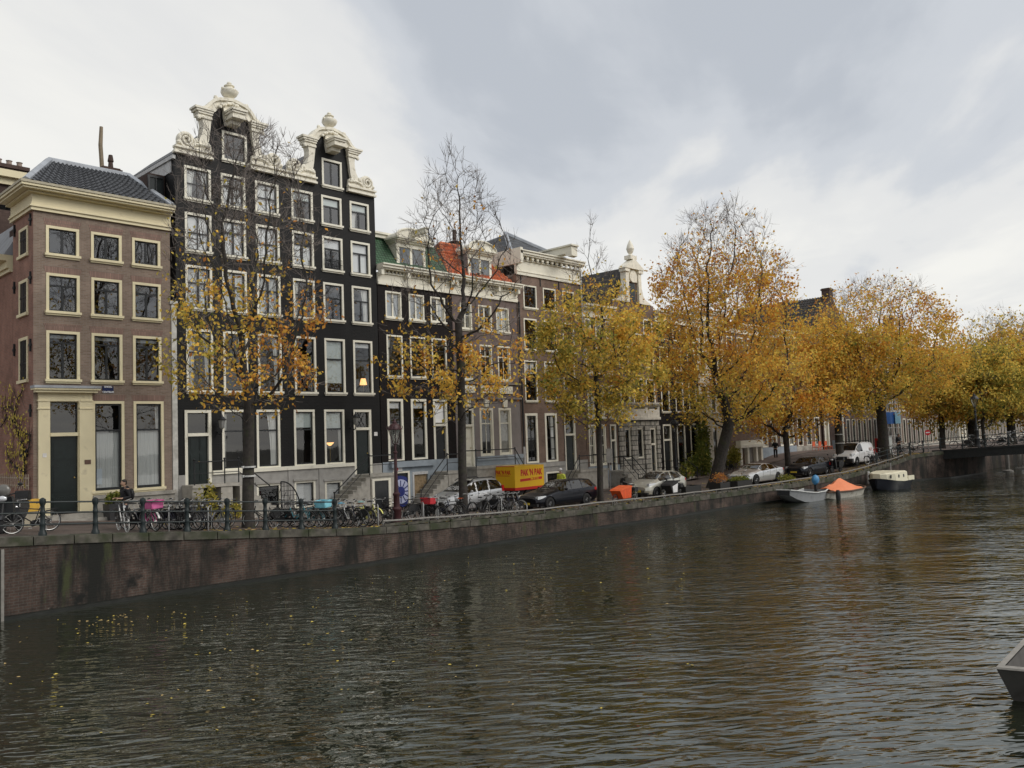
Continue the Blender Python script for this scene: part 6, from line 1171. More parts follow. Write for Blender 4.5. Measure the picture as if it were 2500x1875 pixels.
mb = MB(); c0, c1 = x0+Lx*.17, x1-Lx*.08; mb.add([(c0, yy-.008, zg+.86+hh*.26), (c1, yy-.008, zg+.86+hh*.32), (c1, yy-.008, zg+.86+hh*.44), (c0, yy-.008, zg+.86+hh*.38)], [(0, 1, 2, 3)]); mb.build('phone_strip', TRED, bx_)
text_part('lettering', "0900 725 62 25", hh*.11, YEL_, bx_, Matrix.Translation((xc+.16*Lx, yy-.012, zg+.86+hh*.36)) @ Matrix.Rotation(-.035, 4, 'Y') @ FRONT, .8, .006)
SIDE = Matrix(((0, 0, -1, 0), (-1, 0, 0, 0), (0, 1, 0, 0), (0, 0, 0, 1)))
text_part('lettering', "PAK 'N BAK", hh*.26, TRED, bx_, Matrix.Translation((x0-.005, yy+wd*.5, zg+.86+hh*.70)) @ SIDE, wd*.72/(hh*.26*5.9), .012)
mb = MB(); mb.box(x0-.006, x0-.001, yy+wd*.22, yy+wd*.78, zg+.86+hh*.54, zg+.86+hh*.565); mb.build('underline', TRED, bx_)
mb = MB(); mb.box(x0+.1, x1-.1, yy+.2, yy+wd-.2, zg+.5, zg+.699); mb.build('chassis', PLAST, tk)
for wx in ((x0+x1)/2,):
    for y in (yy+.05, yy+wd-.28): mb = MB(); mb.lathe([(.2, 0), (.36, .02), (.38, .06), (.38, .18), (.36, .22), (.2, .23)], (wx, y, zg+.38), 22, axis='y'); mb.build('wheel', TYRE, tk, True)
# ---------------------------------------------------------------- bicycles
STEEL = mat('galvanised_steel', (.42, .42, .41), .4, .7); GALV = mat('worn_grey_metal', (.21, .20, .185), .55, .4)
BF = {'black': mat('bike_black', (.012, .012, .013), .35), 'white': mat('bike_white', (.65, .65, .63), .35), 'yellow': mat('bike_yellow', (.62, .60, .16), .4), 'olive': mat('bike_olive', (.17, .16, .09), .4), 'teal': mat('bike_teal', (.03, .20, .25), .4), 'navy': mat('bike_navy', (.015, .02, .05), .4), 'grey': mat('bike_grey', (.22, .22, .23), .4, .3), 'pink': mat('bike_pink', (.45, .04, .20), .5)}
CACHE = {}
def bike_proto(frame='black', step=False, saddle='black', guard='black', crate=None, basket=False, coat=True, wall=None, bars='steel'):
    key = (frame, step, saddle, guard, crate, basket, coat, wall, bars)
    if key in CACHE: return copy_tree(CACHE[key])
    root = local('bicycle', 'bicycle', 'bicycle', (0, 0, 0)); R = .345; r, f, bb, st, hd = np.array([-.53, 0, R]), np.array([.56, 0, R]), np.array([-.08, 0, .29]), np.array([-.25, 0, .78]), np.array([.36, 0, .80]); m = BF[frame]
    mb = MB(); hl = hd+np.array([.045, 0, -.16])
    mb.tube([hd+np.array([-.02, 0, .06]), hl], .022, 6); mb.tube([bb, st], .017, 6); mb.tube([hl, bb], .02, 6)
    if step: mb.tube([hl+np.array([-.01, 0, .08]), np.array([.12, 0, .50]), np.array([-.13, 0, .45])], .017, 6)
    else: mb.tube([hd+np.array([-.01, 0, .02]), st+np.array([0, 0, -.05])], .017, 6)
    for s in (-1, 1): mb.tube([bb+np.array([0, s*.05, 0]), r+np.array([0, s*.06, 0])], .011, 5); mb.tube([st+np.array([0, s*.02, -.06]), r+np.array([0, s*.06, 0])], .009, 5); mb.tube([hl+np.array([.01, s*.05, 0]), f+np.array([-.02, s*.055, .12]), f+np.array([0, s*.055, 0])], .012, 5)
    mb.build('frame', m, root)
    for c in (r, f):
        mb = MB(); mb.tube([(c[0]+R*.955*math.cos(v), 0, c[2]+R*.955*math.sin(v)) for v in np.linspace(0, 2*PI, 29)[:-1]], .020, 6, closed=True); w = mb.build('wheel', BF[wall] if wall else TYRE, root, True)
        mb = MB(); mb.tube([(c[0]+R*.885*math.cos(v), 0, c[2]+R*.885*math.sin(v)) for v in np.linspace(0, 2*PI, 29)[:-1]], .012, 5, closed=True); mb.lathe([(.03, -.05), (.03, .05)], c, 8, axis='y')
        for k in range(14): v = k*2*PI/14; mb.tube([(c[0]+.03*math.cos(v+.5), .03*(-1)**k, c[2]+.03*math.sin(v+.5)), (c[0]+R*.88*math.cos(v), 0, c[2]+R*.88*math.sin(v))], .0022, 3, cap=False)
        mb.build('rim', STEEL, w)
    mb = MB()
    for c, a0, a1 in ((r, .0, 2.9), (f, .35, 3.0)):
        vs = []; n = 14
        for k in range(n+1):
            v = a0+(a1-a0)*k/n
            for y, q_ in ((-.032, .985), (0, 1.0), (.032, .985)): vs.append((c[0]+(R+.028)*q_*math.cos(v), y, c[2]+(R+.028)*q_*math.sin(v)))
        mb.add(vs, [(3*k+j, 3*k+j+1, 3*k+j+4, 3*k+j+3) for k in range(n) for j in range(2)])
    mb.build('mudguards', BF[guard], root, True)
    mb = MB(); mb.tube([st, st+np.array([-.04, 0, .13])], .014, 5); mb.build('seat_post', STEEL, root)
    mb = MB(); sx = st[0]-.05; mb.add([(sx-.15, -.10, .92), (sx-.15, .10, .92), (sx+.02, .07, .93), (sx+.02, -.07, .93), (sx+.16, .02, .925), (sx+.16, -.02, .925), (sx-.13, -.09, .975), (sx-.13, .09, .975), (sx+.02, .05, .965), (sx+.02, -.05, .965), (sx+.15, .012, .95), (sx+.15, -.012, .95)],
        [(0, 1, 2, 3), (3, 2, 4, 5), (6, 9, 8, 7), (9, 11, 10, 8), (0, 6, 7, 1), (1, 7, 8, 2), (2, 8, 10, 4), (4, 10, 11, 5), (5, 11, 9, 3), (3, 9, 6, 0)])
    mb.build('saddle', SAD[saddle], root, True)
    mb = MB(); h0 = hd+np.array([-.035, 0, .22]); mb.tube([hd+np.array([-.02, 0, .05]), h0], .013, 6)
    mb.tube([h0+np.array(p) for p in ((-.22, -.27, .03), (-.10, -.29, .06), (.03, -.20, .06), (.06, -.06, .02), (.05, 0, 0), (.06, .06, .02), (.03, .20, .06), (-.10, .29, .06), (-.22, .27, .03))], .012, 6); hb = mb.build('handlebar', STEEL if bars == 'steel' else BF['black'], root, True)
    mb = MB()
    for s in (-1, 1): mb.tube([h0+np.array((-.22, s*.27, .03)), h0+np.array((-.12, s*.287, .055))], .018, 6)
    mb.build('grips', PLAST, hb)
    mb = MB(); mb.lathe([(.045, 0), (.035, -.05)], (hd[0]+.10, 0, hd[2]+.06), 10, axis='x'); mb.build('headlamp', CHROME, root)
    mb = MB(); mb.box(-.80, -.33, -.065, -.055, .72, .735); mb.box(-.80, -.33, .055, .065, .72, .735); mb.box(-.80, -.79, -.055, .055, .72, .735); mb.box(-.56, -.55, -.055, .055, .72, .735)
    for s in (-1, 1): mb.tube([(-.72, s*.06, .72), (-.54, s*.06, .36)], .007, 4)
    mb.build('rack', BF['black'], root)
    mb = MB(); mb.prism([(-.62, .37), (-.56, .41), (-.05, .40), (.03, .34), (.03, .25), (-.03, .19), (-.55, .28), (-.62, .32)], -.075, -.045); mb.build('chain_case', BF['black'] if guard == 'black' else BF[guard], root)
    mb = MB(); mb.tube([(-.08, -.09, .29), (.02, -.09, .15)], .009, 4); mb.box(-.03, .07, -.17, -.10, .135, .155); mb.tube([(-.08, .09, .29), (-.18, .09, .43)], .009, 4); mb.box(-.23, -.13, .10, .17, .425, .445); mb.tube([(-.40, .06, .3), (-.38, .16, .02)], .008, 4); mb.build('pedals', STEEL, root)
    if coat:
        mb = MB(); c = r
        for s in (-1, 1): mb.add([(c[0]+(R+.02)*math.cos(v), s*.045, c[2]+(R+.02)*math.sin(v)) for v in np.linspace(.35, 2.5, 9)]+[(c[0]-.02, s*.05, c[2]+.02)], [tuple(range(10))])
        mb.build('coat_guard', PLAST, root)
    if basket:
        mb = MB(); bx, bz = .52, .80
        for z in (bz, bz+.12, bz+.25): e = .16+.03*(z-bz)/.25; mb.tube([(bx-e*.8, -e, z), (bx+e*.8, -e, z), (bx+e*.8, e, z), (bx-e*.8, e, z)], .008, 4, closed=True)
        for k in range(6):
            for s in (-1, 1): t = -.8+1.6*k/5; mb.tube([(bx+.16*.8*t, s*.16, bz), (bx+.19*.8*t, s*.19, bz+.25)], .005, 3); mb.tube([(bx+s*.128, .16*t, bz), (bx+s*.152, .19*t, bz+.25)], .005, 3)
        mb.box(bx-.13, bx+.13, -.16, .16, bz-.008, bz); mb.build('basket', BF['black'], root)
    if crate:
        cm = {'red': mat('crate_red', (.50, .03, .04), .5), 'blue': mat('crate_sky_blue', (.22, .55, .66), .5), 'pink': mat('crate_pink', (.58, .12, .30), .5)}[crate]; bx, bz = (-.55, .74) if crate == 'red' else (.56, .80)
        mb = MB(); a, b_, h = .26, .19, .28
        mb.box(bx-a, bx+a, -b_, b_, bz, bz+.02)
        for s in (-1, 1): mb.prism([(bx-a, bz+.02), (bx+a, bz+.02), (bx+a+.03, bz+h), (bx-a-.03, bz+h)], s*b_-.012, s*b_+.012); mb.prism([(-b_+.013, bz+.02), (b_-.013, bz+.02), (b_-.013, bz+h), (-b_+.013, bz+h)], bx+s*a-.012, bx+s*a+.012, axis='x')
        mb.box(bx-a-.05, bx+a+.05, -b_-.035, -b_-.013, bz+h-.05, bz+h); mb.box(bx-a-.05, bx+a+.05, b_+.013, b_+.035, bz+h-.05, bz+h); mb.build('crate', cm, root)
    CACHE[key] = root; return root
SAD = {'black': mat('saddle_black', (.015, .014, .014), .5), 'orange': mat('saddle_orange', (.60, .12, .03), .5), 'blue': mat('saddle_blue', (.15, .42, .60), .5), 'brown': mat('saddle_brown', (.12, .05, .025), .5), 'mint': mat('saddle_mint', (.30, .52, .50), .5)}
def bike(px, py, deg, label, lean=4, group='bicycles parked along the railing', dzz=0, at=None, **kw):
    w = edge(px, 1.15+.35*((px//7) % 3)) if at is None else at; o = bike_proto(**kw); o.location = (w[0], w[1], w[2]+.02+dzz); o.rotation_euler = (math.radians(lean), 0, math.radians(deg)); tag(o, label, 'bicycle', group); return o
B_ = bike
B_(78, 1309, 180, 'black gentleman\'s bicycle side-on behind the first railing bay at the far left', frame='black', coat=False)
B_(300, 1290, 262, 'pale-tyred white bicycle seen nearly head-on beside the man in black', frame='white', step=True, wall='white', bars='steel')
B_(330, 1299, 283, 'black bicycle with coat guard just right of the man in black', frame='black', step=True)
B_(362, 1290, 272, 'bicycle with bright pink crate and cream mudguard by the third railing post', frame='pink', crate='pink', guard='white')
B_(398, 1295, 288, 'black bicycle with chrome handlebar directly right of the pink crate', frame='navy', saddle='brown')
B_(428, 1294, 280, 'black bicycle with long white front mudguard left of the fourth railing post', frame='black', step=True, guard='white')
B_(462, 1291, 284, 'dark bicycle behind the fourth railing post', frame='grey', step=False)
B_(497, 1290, 70, 'dark bicycle with bare wheel touching the black house landing side', frame='black', coat=False)
B_(545, 1291, 35, 'olive framed bicycle with silver mudguards before the mossy trunk, left side', frame='olive', step=True, guard='grey', coat=False)
B_(646, 1290, 176, 'black bicycle side-on with white front tyre just right of the mossy trunk', frame='black', step=True, wall=None)
B_(724, 1284, 296, 'dark teal bicycle by the arched wire screen', frame='teal', step=True)
B_(765, 1285, 285, 'bicycle carrying a sky blue crate on its front', frame='teal', crate='blue', coat=False)
B_(795, 1286, 292, 'dark bicycle right behind the sky blue crate', frame='black')
B_(826, 1284, 282, 'white framed bicycle beside the last railing post', frame='white', step=False, coat=False)
B_(850, 1273, 276, 'bicycle with pale blue saddle near the end of the railing', frame='navy', saddle='blue')
B_(874, 1271, 288, 'black bicycle between the blue saddle and the yellow frame', frame='black', step=True)
B_(899, 1270, 278, 'lime yellow framed bicycle with mint saddle', frame='yellow', saddle='mint', step=True, coat=False, guard='yellow')
B_(922, 1266, 284, 'black bicycle with front wire basket right of the yellow bicycle', frame='black', basket=True, step=True)
B_(952, 1262, 15, 'black step-through bicycle just left of the dark red lamp post', frame='black', step=True, coat=False)
B_(984, 1260, 160, 'black bicycle half hidden by the dark red lamp post', frame='black')
B_(1022, 1264, 98, 'bicycle with a red plastic crate over its rear wheel', frame='black', crate='red', coat=False)
B_(1052, 1262, 284, 'black bicycle facing the water between the red crate and the thin trunk', frame='black', step=True)
B_(1078, 1256, 292, 'dark bicycle leaning near the bonnet of the silver people carrier', frame='navy', step=True)
B_(1134, 1258, 10, 'black bicycle with bright orange saddle leaning on the thin trunk', frame='black', saddle='orange', step=True, coat=False)
B_(1178, 1255, 24, 'black bicycle just right of the thin trunk', frame='black', coat=True)
B_(1205, 1246, 280, 'silver handlebar bicycle beyond the thin trunk, beside the car wheel', frame='grey', step=True)
B_(1226, 1249, 300, 'black bicycle locked to the hoop before the yellow truck', frame='black')
B_(1252, 1248, 278, 'blue-black bicycle with white front wheel before the nose of the black estate', frame='navy', wall='white', coat=False)
B_(345, 1295, 300, 'dark bicycle squeezed between the pink crate and the coat guard bicycle', frame='grey', coat=False)
B_(413, 1294, 118, 'black bicycle turned away, between the chrome handlebar and the white mudguard', frame='black')
B_(447, 1292, 290, 'black basket bicycle left of the dark bicycle at the fourth railing post', frame='black', basket=True)
B_(480, 1292, 278, 'navy bicycle in front of the yellow-green shrub', frame='navy', step=True)
B_(520, 1291, 290, 'black bicycle in front of the landing, left of the olive frame', frame='black', coat=False)
B_(690, 1288, 20, 'black step-through bicycle left of the arched wire screen', frame='black', step=True)
B_(748, 1285, 296, 'black bicycle directly left of the sky blue crate', frame='black', coat=False)
B_(812, 1284, 284, 'grey bicycle between the sky blue crate and the white frame', frame='grey', step=True)
B_(862, 1272, 100, 'black bicycle with brown saddle behind the pale blue saddle', frame='black', saddle='brown')
B_(1100, 1256, 286, 'dark bicycle with basket left of the bright orange saddle', frame='black', basket=True)
B_(1240, 1248, 290, 'grey bicycle leaning against the blue-black white-wheeled one', frame='grey', step=True)
w = at_y(1528, 1180, YF-1.4); B_(0, 0, 8, 'dark bicycle leaning by the stone steps behind the orange cargo bicycle', at=(float(w[0]), YF-1.4, sz(w[0])), frame='black')
w = at_y(1772, 1160, YF-1.0); B_(0, 0, 60, 'dark bicycle standing upright against the cream house by the tree', at=(float(w[0]), YF-1.2, sz(w[0])), frame='black', step=True)
w = edge(1822, 1.9); B_(0, 0, 195, 'silver bicycle behind the black planter before the silver saloon', at=w, frame='grey', coat=False)
# bridge bicycles
BY = [21.0-.85*k for k in range(14)]
KW = [dict(frame='black'), dict(frame='grey', coat=False), dict(frame='black', step=True), dict(frame='navy'), dict(frame='white', coat=False), dict(frame='black', basket=True), dict(frame='black', step=True, coat=False)]
for k, y in enumerate(BY):
    deg = (92, 70, 268, 84, 250, 97, 80, 262, 100, 75, 88, 270, 95, 82)[k]
    B_(0, 0, deg, 'dark bicycle parked in the dense row against the bridge railing' if k not in (4, 11) else ('white framed bicycle in the row on the bridge' if k == 4 else 'last white framed bicycle of the row on the bridge'), at=(76.9+.5*(k % 2), y, 2.42+.07*min(k, 6)), group='bicycles on the bridge', **KW[k % 7])
for k, x in enumerate((67.6, 69.6, 71.4, 73.0, 74.4)): B_(0, 0, (160, 20, 200, 150, 240)[k], 'dark bicycle parked on the quay corner between the red kiosk and the bridge', at=(x, yq(x)+1.0+.3*(k % 2), sz(x)), group='bicycles at the quay corner', **KW[(k*2) % 7])
# ---------------------------------------------------------------- cargo bicycles
def cargo(px, py, deg, label, boxm, lidm, big):
    w = edge(px, 1.0); t = local('cargo_bicycle', label, 'cargo bicycle', (w[0], w[1], w[2]+.02), None, math.radians(deg)); R = .32
    for x, r in ((-.95, R), (1.15, .26)):
        mb = MB(); mb.tube([(x+r*.95*math.cos(v), 0, r+r*.95*math.sin(v)) for v in np.linspace(0, 2*PI, 27)[:-1]], .024, 6, closed=True); wl = mb.build('wheel', TYRE, t, True)
        mb = MB(); mb.tube([(x+r*.87*math.cos(v), 0, r+r*.87*math.sin(v)) for v in np.linspace(0, 2*PI, 27)[:-1]], .013, 5, closed=True); mb.lathe([(.05, -.05), (.05, .05)], (x, 0, r), 10, axis='y')
        for k in range(12): v = k*PI/6; mb.tube([(x, .03*(-1)**k, r), (x+r*.87*math.cos(v), 0, r+r*.87*math.sin(v))], .003, 3)
        mb.build('rim', STEEL, wl)
    mb = MB(); mb.tube([(-.95, .05, R), (-.5, .05, .28), (-.3, .05, .22), (.85, .05, .22), (1.15, .05, .26)], .022, 6); mb.tube([(-.5, 0, .28), (-.66, 0, .82)], .02, 6); mb.tube([(-.5, 0, .28), (-.16, 0, .75), (-.2, 0, 1.05)], .02, 6); mb.tube([(-.66, 0, .74), (-.95, 0, R)], .012, 5); mb.tube([(-.62, 0, .62), (-.16, 0, .72)], .016, 5)
    mb.build('frame', BF['black'], t)
    L0, L1 = (-.12, .92) if big else (-.10, .70)
    P = [(L0, .82), (L1+.22, .70), (L1-.10, .26), (L0+.08, .26)] if big else [(L0, .86), (L1+.14, .70), (L1-.10, .24), (L0+.05, .24)]
    mb = MB(); mb.prism(P, -.31, .31); bx = mb.build('cargo_box', boxm, t)
    mb = MB(); mb.prism([(L0-.03, P[0][1]+.001), (L1+.25 if big else L1+.17, .701), (L1+.1, .78), (L0+.25, P[0][1]+.12), (L0-.03, P[0][1]+.08)], -.33, .33); mb.build('box_cover', lidm, bx)
    mb = MB(); mb.box(-.84, -.52, -.09, .09, .86, .93); mb.tube([(-.66, 0, .82), (-.67, 0, .88)], .018, 5); mb.build('saddle', SAD['black'], t)
    mb = MB(); mb.tube([(-.42, -.3, 1.10), (-.25, -.28, 1.13), (-.18, 0, 1.06), (-.25, .28, 1.13), (-.42, .3, 1.10)], .014, 6); mb.build('handlebar', STEEL if big else BF['black'], t, True)
    mb = MB(); mb.box(-1.2, -.7, -.08, .08, .74, .76); mb.prism([(-1.15, .5), (-.75, .5), (-.75, .73), (-1.15, .73)], -.14, -.10); mb.prism([(-1.15, .5), (-.75, .5), (-.75, .73), (-1.15, .73)], .10, .14); mb.build('rack', PLAST, t)
    return t, bx
cargo(1530, 1228, 186, 'orange box cargo bicycle on the canal edge before the beige hatchback', mat('cargo_orange', (.62, .085, .02), .4), mat('cargo_orange_cover', (.68, .12, .035), .55), True)
t, bx = cargo(1645, 1214, 186, 'black cargo bicycle with white side panel beside the rear wheel of the beige hatchback', PLAST, PLAST, False)
mb = MB(); mb.prism([(-.06, .80), (.62, .66), (.55, .30), (.05, .30)], .312, .325); mb.build('side_panel', mat('panel_white', (.66, .66, .66), .4), bx)
# ---------------------------------------------------------------- scooters
def scooter(loc, deg, label, bm, screen, s=1.0):
    t = local('motor_scooter', label, 'scooter', loc, None, math.radians(deg)); t.scale = (s, s, s)
    for x in (-.62, .66): mb = MB(); mb.lathe([(.13, -.06), (.20, -.065), (.25, -.03), (.25, .03), (.20, .065), (.13, .06)], (x, 0, .25), 20, axis='y'); w = mb.build('wheel', TYRE, t, True); mb = MB(); mb.lathe([(.13, -.04), (.13, .04)], (x, 0, .25), 14, axis='y'); mb.build('rim', RIM, w)
    mb = MB(); mb.prism([(-.95, .62), (-.9, .80), (-.2, .76), (-.12, .38), (-.4, .28), (-.7, .40)], -.17, .17); mb.prism([(-.12, .26), (.35, .26), (.35, .34), (-.12, .36)], -.16, .16); mb.prism([(.30, .26), (.42, .3), (.50, .85), (.60, 1.0), (.42, 1.02), (.30, .6)], -.22, .22); mb.prism([(.50, .52), (.86, .50), (.92, .42), (.6, .40)], -.09, .09); mb.build('body', bm, t)
    mb = MB(); mb.prism([(-.92, .81), (-.85, .90), (-.45, .86), (-.2, .80), (-.22, .765)], -.15, .15); mb.build('seat', SAD['black'], t)
    mb = MB(); mb.tube([(.42, -.32, 1.10), (.48, -.12, 1.04), (.48, .12, 1.04), (.42, .32, 1.10)], .02, 6); mb.tube([(.48, 0, 1.04), (.66, 0, .3)], .03, 6); mb.build('handlebar', PLAST, t)
    mb = MB(); mb.ball((.60, 0, .95), (.06, .12, .08), 10); mb.build('headlight', HEADL, t, True)
    for sy in (-1, 1): mb = MB(); mb.tube([(.45, sy*.28, 1.1), (.43, sy*.36, 1.28)], .008, 4); mb.ball((.43, sy*.38, 1.32), (.02, .07, .05), 8); mb.build('mirror', PLAST, t)
    if screen: mb = MB(); mb.ball((.50, 0, 1.16), (.08, .17, .17), 12); mb.build('windshield', mat('scooter_screen', (.14, .135, .125), .12), t, True)
    mb = MB(); mb.prism([(-1.1, .82), (-.8, .82), (-.82, 1.08), (-1.06, 1.08)], -.17, .17); mb.build('top_case', PLAST, t)
w = edge(26, 2.6); scooter((w[0], w[1], w[2]), 236, 'big dark motor scooter with pale screen at the far left behind the black bicycle', mat('scooter_grey', (.05, .052, .056), .3, .3), True, 1.2)
w = edge(2048, 1.6); scooter((w[0], w[1], w[2]), 176, 'black motor scooter parked between the navy hatchback and the white van', mat('scooter_black', (.012, .012, .013), .3), False, 1.05)
# ---------------------------------------------------------------- railing, edge rail, hoops, lamps
RAILM = mat('green_black_rail', (.010, .017, .018), .45, var=.3)
posts = [(-28, 1309), (104, 1306), (233, 1303), (349, 1301), (457, 1298), (555, 1296), (648, 1292), (736, 1290), (818, 1287)]; pw = []
rl = thing('canal_railing', 'dark green iron railing with stout posts and three rails along the canal edge', 'railing', (10, 28.4, 2.2))
for x, y in posts:
    X = float(edge(x, .25, y)[0]); Y = yq(X)+.25; z = sz(X)+.02; pw.append((X, Y, z))
pw = [(pw[0][0]-1.6, 28.45, sz(pw[0][0]-1.6)+.02)]+pw
for X, Y, z in pw[1:]:
    mb = MB(); mb.lathe([(r_*.74, z_) for r_, z_ in [(.17, 0), (.165, .08), (.12, .14), (.105, .30), (.12, .34), (.12, .38), (.10, .42), (.095, .66), (.115, .70), (.115, .74), (.09, .78), (.085, .92), (.12, .98), (.135, 1.05), (.12, 1.12), (.05, 1.16), (.01, 1.17)]], (X, Y, z), 12); mb.build('post', RAILM, rl, True)
for h in (.34, .70, 1.03):
    mb = MB(); mb.tube([(X, Y, z+h) for X, Y, z in pw], .028, 7); mb.build('rail', RAILM, rl)
er = thing('edge_rail', 'low grey tube rail along the stone canal edge', 'rail', (21, 27.3, 1.4)); mb = MB(); xs = [x for x in np.arange(20.9, 71.5, 1.2)]; mb.tube([(x, yq(x)+.12, sz(x)+.25+.012*math.sin(x*3)) for x in xs], .045, 7); mb.build('tube', GALV, er, True)
mb = MB()
for x in xs[::2]: mb.tube([(x, yq(x)+.12, sz(x)), (x, yq(x)+.12, sz(x)+.25)], .03, 6)
mb.build('supports', GALV, er)
kr = MB()
for a, b in zip(xs[:-1], xs[1:]): kr.box(a+.02, b-.02, yq(a)+.05, yq(a)+.20, sz(a)+.03, sz(a)+.12)
kr.build('edge_stones', COPE, er)
for px, py, lb in ((508, 1290, 'pale steel bicycle hoop by the olive bicycle'), (923, 1272, 'tall steel bicycle hoop at the start of the low edge rail'), (1034, 1263, 'steel bicycle hoop beside the red crate'), (1069, 1259, 'steel bicycle hoop right of the red crate, nearer the people carrier'), (1225, 1250, 'steel bicycle hoop before the yellow truck'), (412, 1290, 'pale steel bicycle hoop near the fourth railing post')):
    w = edge(px, .9); mb = MB(); P = [(0, 0, 0), (0, 0, .75)]+[(.0+.13-.13*math.cos(v), 0, .75+.1*math.sin(v)) for v in np.linspace(.3, PI/2, 4)]+[(.45, 0, .85)]+[(.57+.13*math.sin(v), 0, .75+.1*math.cos(v)) for v in np.linspace(0.2, PI/2, 4)]+[(.70, 0, 0)]
    o = mb.tube(P, .026, 7).build('bicycle_stand', STEEL, None, True); o.location = w; o.rotation_euler = (0, 0, math.radians(55)); tag(o, lb, 'bicycle stand', 'steel bicycle hoops')
def lamp_post(loc, label, h, m, crown=True):
    x, y, z = loc; t = thing('street_lamp', label, 'street lamp', loc); k = h/4.3
    mb = MB(); mb.lathe([(.24, 0), (.24, .12), (.19, .16), (.19, .55), (.22, .60), (.22, .66), (.14, .74), (.13, 1.2), (.16, 1.24), (.16, 1.30), (.10, 1.36), (.075, 2.0), (.065, 3.0*k), (.10, 3.03*k), (.10, 3.08*k), (.05, 3.12*k), (.05, 3.42*k)], (x, y, z), 12); mb.box(x-.36, x+.36, y-.025, y+.025, z+2.75*k, z+2.79*k); mb.build('post', m, t, True)
    z0 = z+3.42*k; mb = MB()
    for j in range(6): v = j*PI/3; mb.tube([(x+.10*math.cos(v), y+.10*math.sin(v), z0), (x+.29*math.cos(v), y+.29*math.sin(v), z0+.62)], .014, 4)
    for r, zz in ((.10, 0), (.29, .62)): mb.tube([(x+r*math.cos(j*PI/3), y+r*math.sin(j*PI/3), z0+zz) for j in range(6)], .02, 4, closed=True)
    mb.lathe([(.36, .62), (.30, .68), (.20, .82), (.10, .88), (.10, .94), (.04, 1.0), (.03, 1.10)], (x, y, z0), 12); ln = mb.build('lantern', m, t)
    if crown:
        mb = MB()
        for j in range(8): v = j*PI/4; mb.prism([(-.05, 0), (.05, 0), (0, .12)], -.01, .01); n = 6; mb.v[-n:] = [(x+.34*math.cos(v)-p[0]*math.sin(v)-p[1]*math.cos(v), y+.34*math.sin(v)+p[0]*math.cos(v)-p[1]*math.sin(v), z0+.66+p[2]) for p in mb.v[-n:]]
        mb.build('crown', m, ln)
    mb = MB(); mb.lathe([(.085, .02), (.265, .60)], (x, y, z0), 6); mb.build('lamp_glass', glass('lantern_pane', (.75, .75, .72), .05, .0) if 'lantern_pane' not in MATS else MATS['lantern_pane'], ln)
    return t
w = edge(969, 1.1); lamp_post(tuple(w), 'dark red cast iron street lamp with crowned lantern near the end of the railing', 4.3, mat('oxblood_iron', (.045, .016, .018), .4, var=.25))
w = at_y(1652, 1160, 32.6); lamp_post((float(w[0]), 32.6, sz(w[0])), 'black cast iron street lamp with crowned lantern behind the beige hatchback', 4.75, IRON)
w = at_y(2386, 1078, 18.3); lamp_post((float(w[0]), 18.3, 2.75), 'black street lamp standing on the bridge among bicycles', 3.9, IRON, False)
# poles, signs
w = at_y(1490, 1195, 32.2); t = thing('traffic_pole', 'thin grey pole with a blank back sign plate beside the yellow-green tree', 'sign', (float(w[0]), 32.2, sz(w[0]))); mb = MB(); z = sz(w[0]); mb.tube([(w[0], 32.2, z), (w[0], 32.2, z+3.0)], .035, 8); mb.build('pole', GALV, t); mb = MB(); mb.box(w[0]-.32, w[0]+.32, 32.14, 32.165, z+2.0, z+2.9); mb.build('sign_plate', GALV, t)
w = at_street(2269, 1100); w = np.array([74.6, 22.9, 2.3]); pp = at_y(2264, 1056, 22.9); t = thing('no_entry_sign', 'round red no entry sign with white bar on a grey pole at the bridge corner', 'sign', (float(pp[0]), 22.9, 2.25)); X = float(pp[0])
mb = MB(); mb.tube([(X, 22.9, 2.25), (X, 22.9, pp[2]+.3)], .04, 8); mb.build('pole', GALV, t); n = np.array([-.8, -.6, 0]); mb = MB(); e = np.array([.6, -.8, 0]); c0 = np.array([X, 22.9, pp[2]])+n*.06
mb.add([c0+n*.0+.23*(math.cos(v)*e+math.sin(v)*np.array([0, 0, 1])) for v in np.linspace(0, 2*PI, 25)[:-1]]+[c0+n*.02+.23*(math.cos(v)*e+math.sin(v)*np.array([0, 0, 1])) for v in np.linspace(0, 2*PI, 25)[:-1]], [tuple(range(24)), tuple(range(47, 23, -1))]+[(i, (i+1) % 24, (i+1) % 24+24, i+24) for i in range(24)]); ds = mb.build('disc', mat('traffic_red', (.55, .015, .02), .4), t)
mb = MB(); c1_ = c0+n*.025; mb.add([c1_+a*e*.165+np.array([0, 0, b*.042]) for a, b in ((-1, -1), (1, -1), (1, 1), (-1, 1))], [(0, 1, 2, 3)]); mb.build('bar', EN, ds)
# kiosk / switch cabinet with red poster
X, Y, z = [float(v) for v in edge(2183, 2.6)]; t = thing('switch_cabinet', 'grey street cabinet with red poster panel beside the big dark trunk', 'cabinet', (X, Y, z))
mb = MB(); mb.box(X-.6, X+.6, Y, Y+.5, z, z+1.45); mb.box(X-.64, X+.64, Y-.03, Y+.53, z+1.451, z+1.5); cb = mb.build('cabinet', mat('cabinet_grey', (.38, .40, .38), .6), t); mb = MB(); mb.box(X-.66, X-.61, Y-.05, Y+1.0, z+.1, z+1.4); pn = mb.build('poster_panel', mat('poster_red', (.45, .02, .02), .4), t); mb = MB(); mb.box(X-.667, X-.661, Y+.1, Y+.85, z+.3, z+1.2); mb.build('poster', mat('poster_dark', (.05, .03, .03), .4, var=.8, nscale=4), pn)
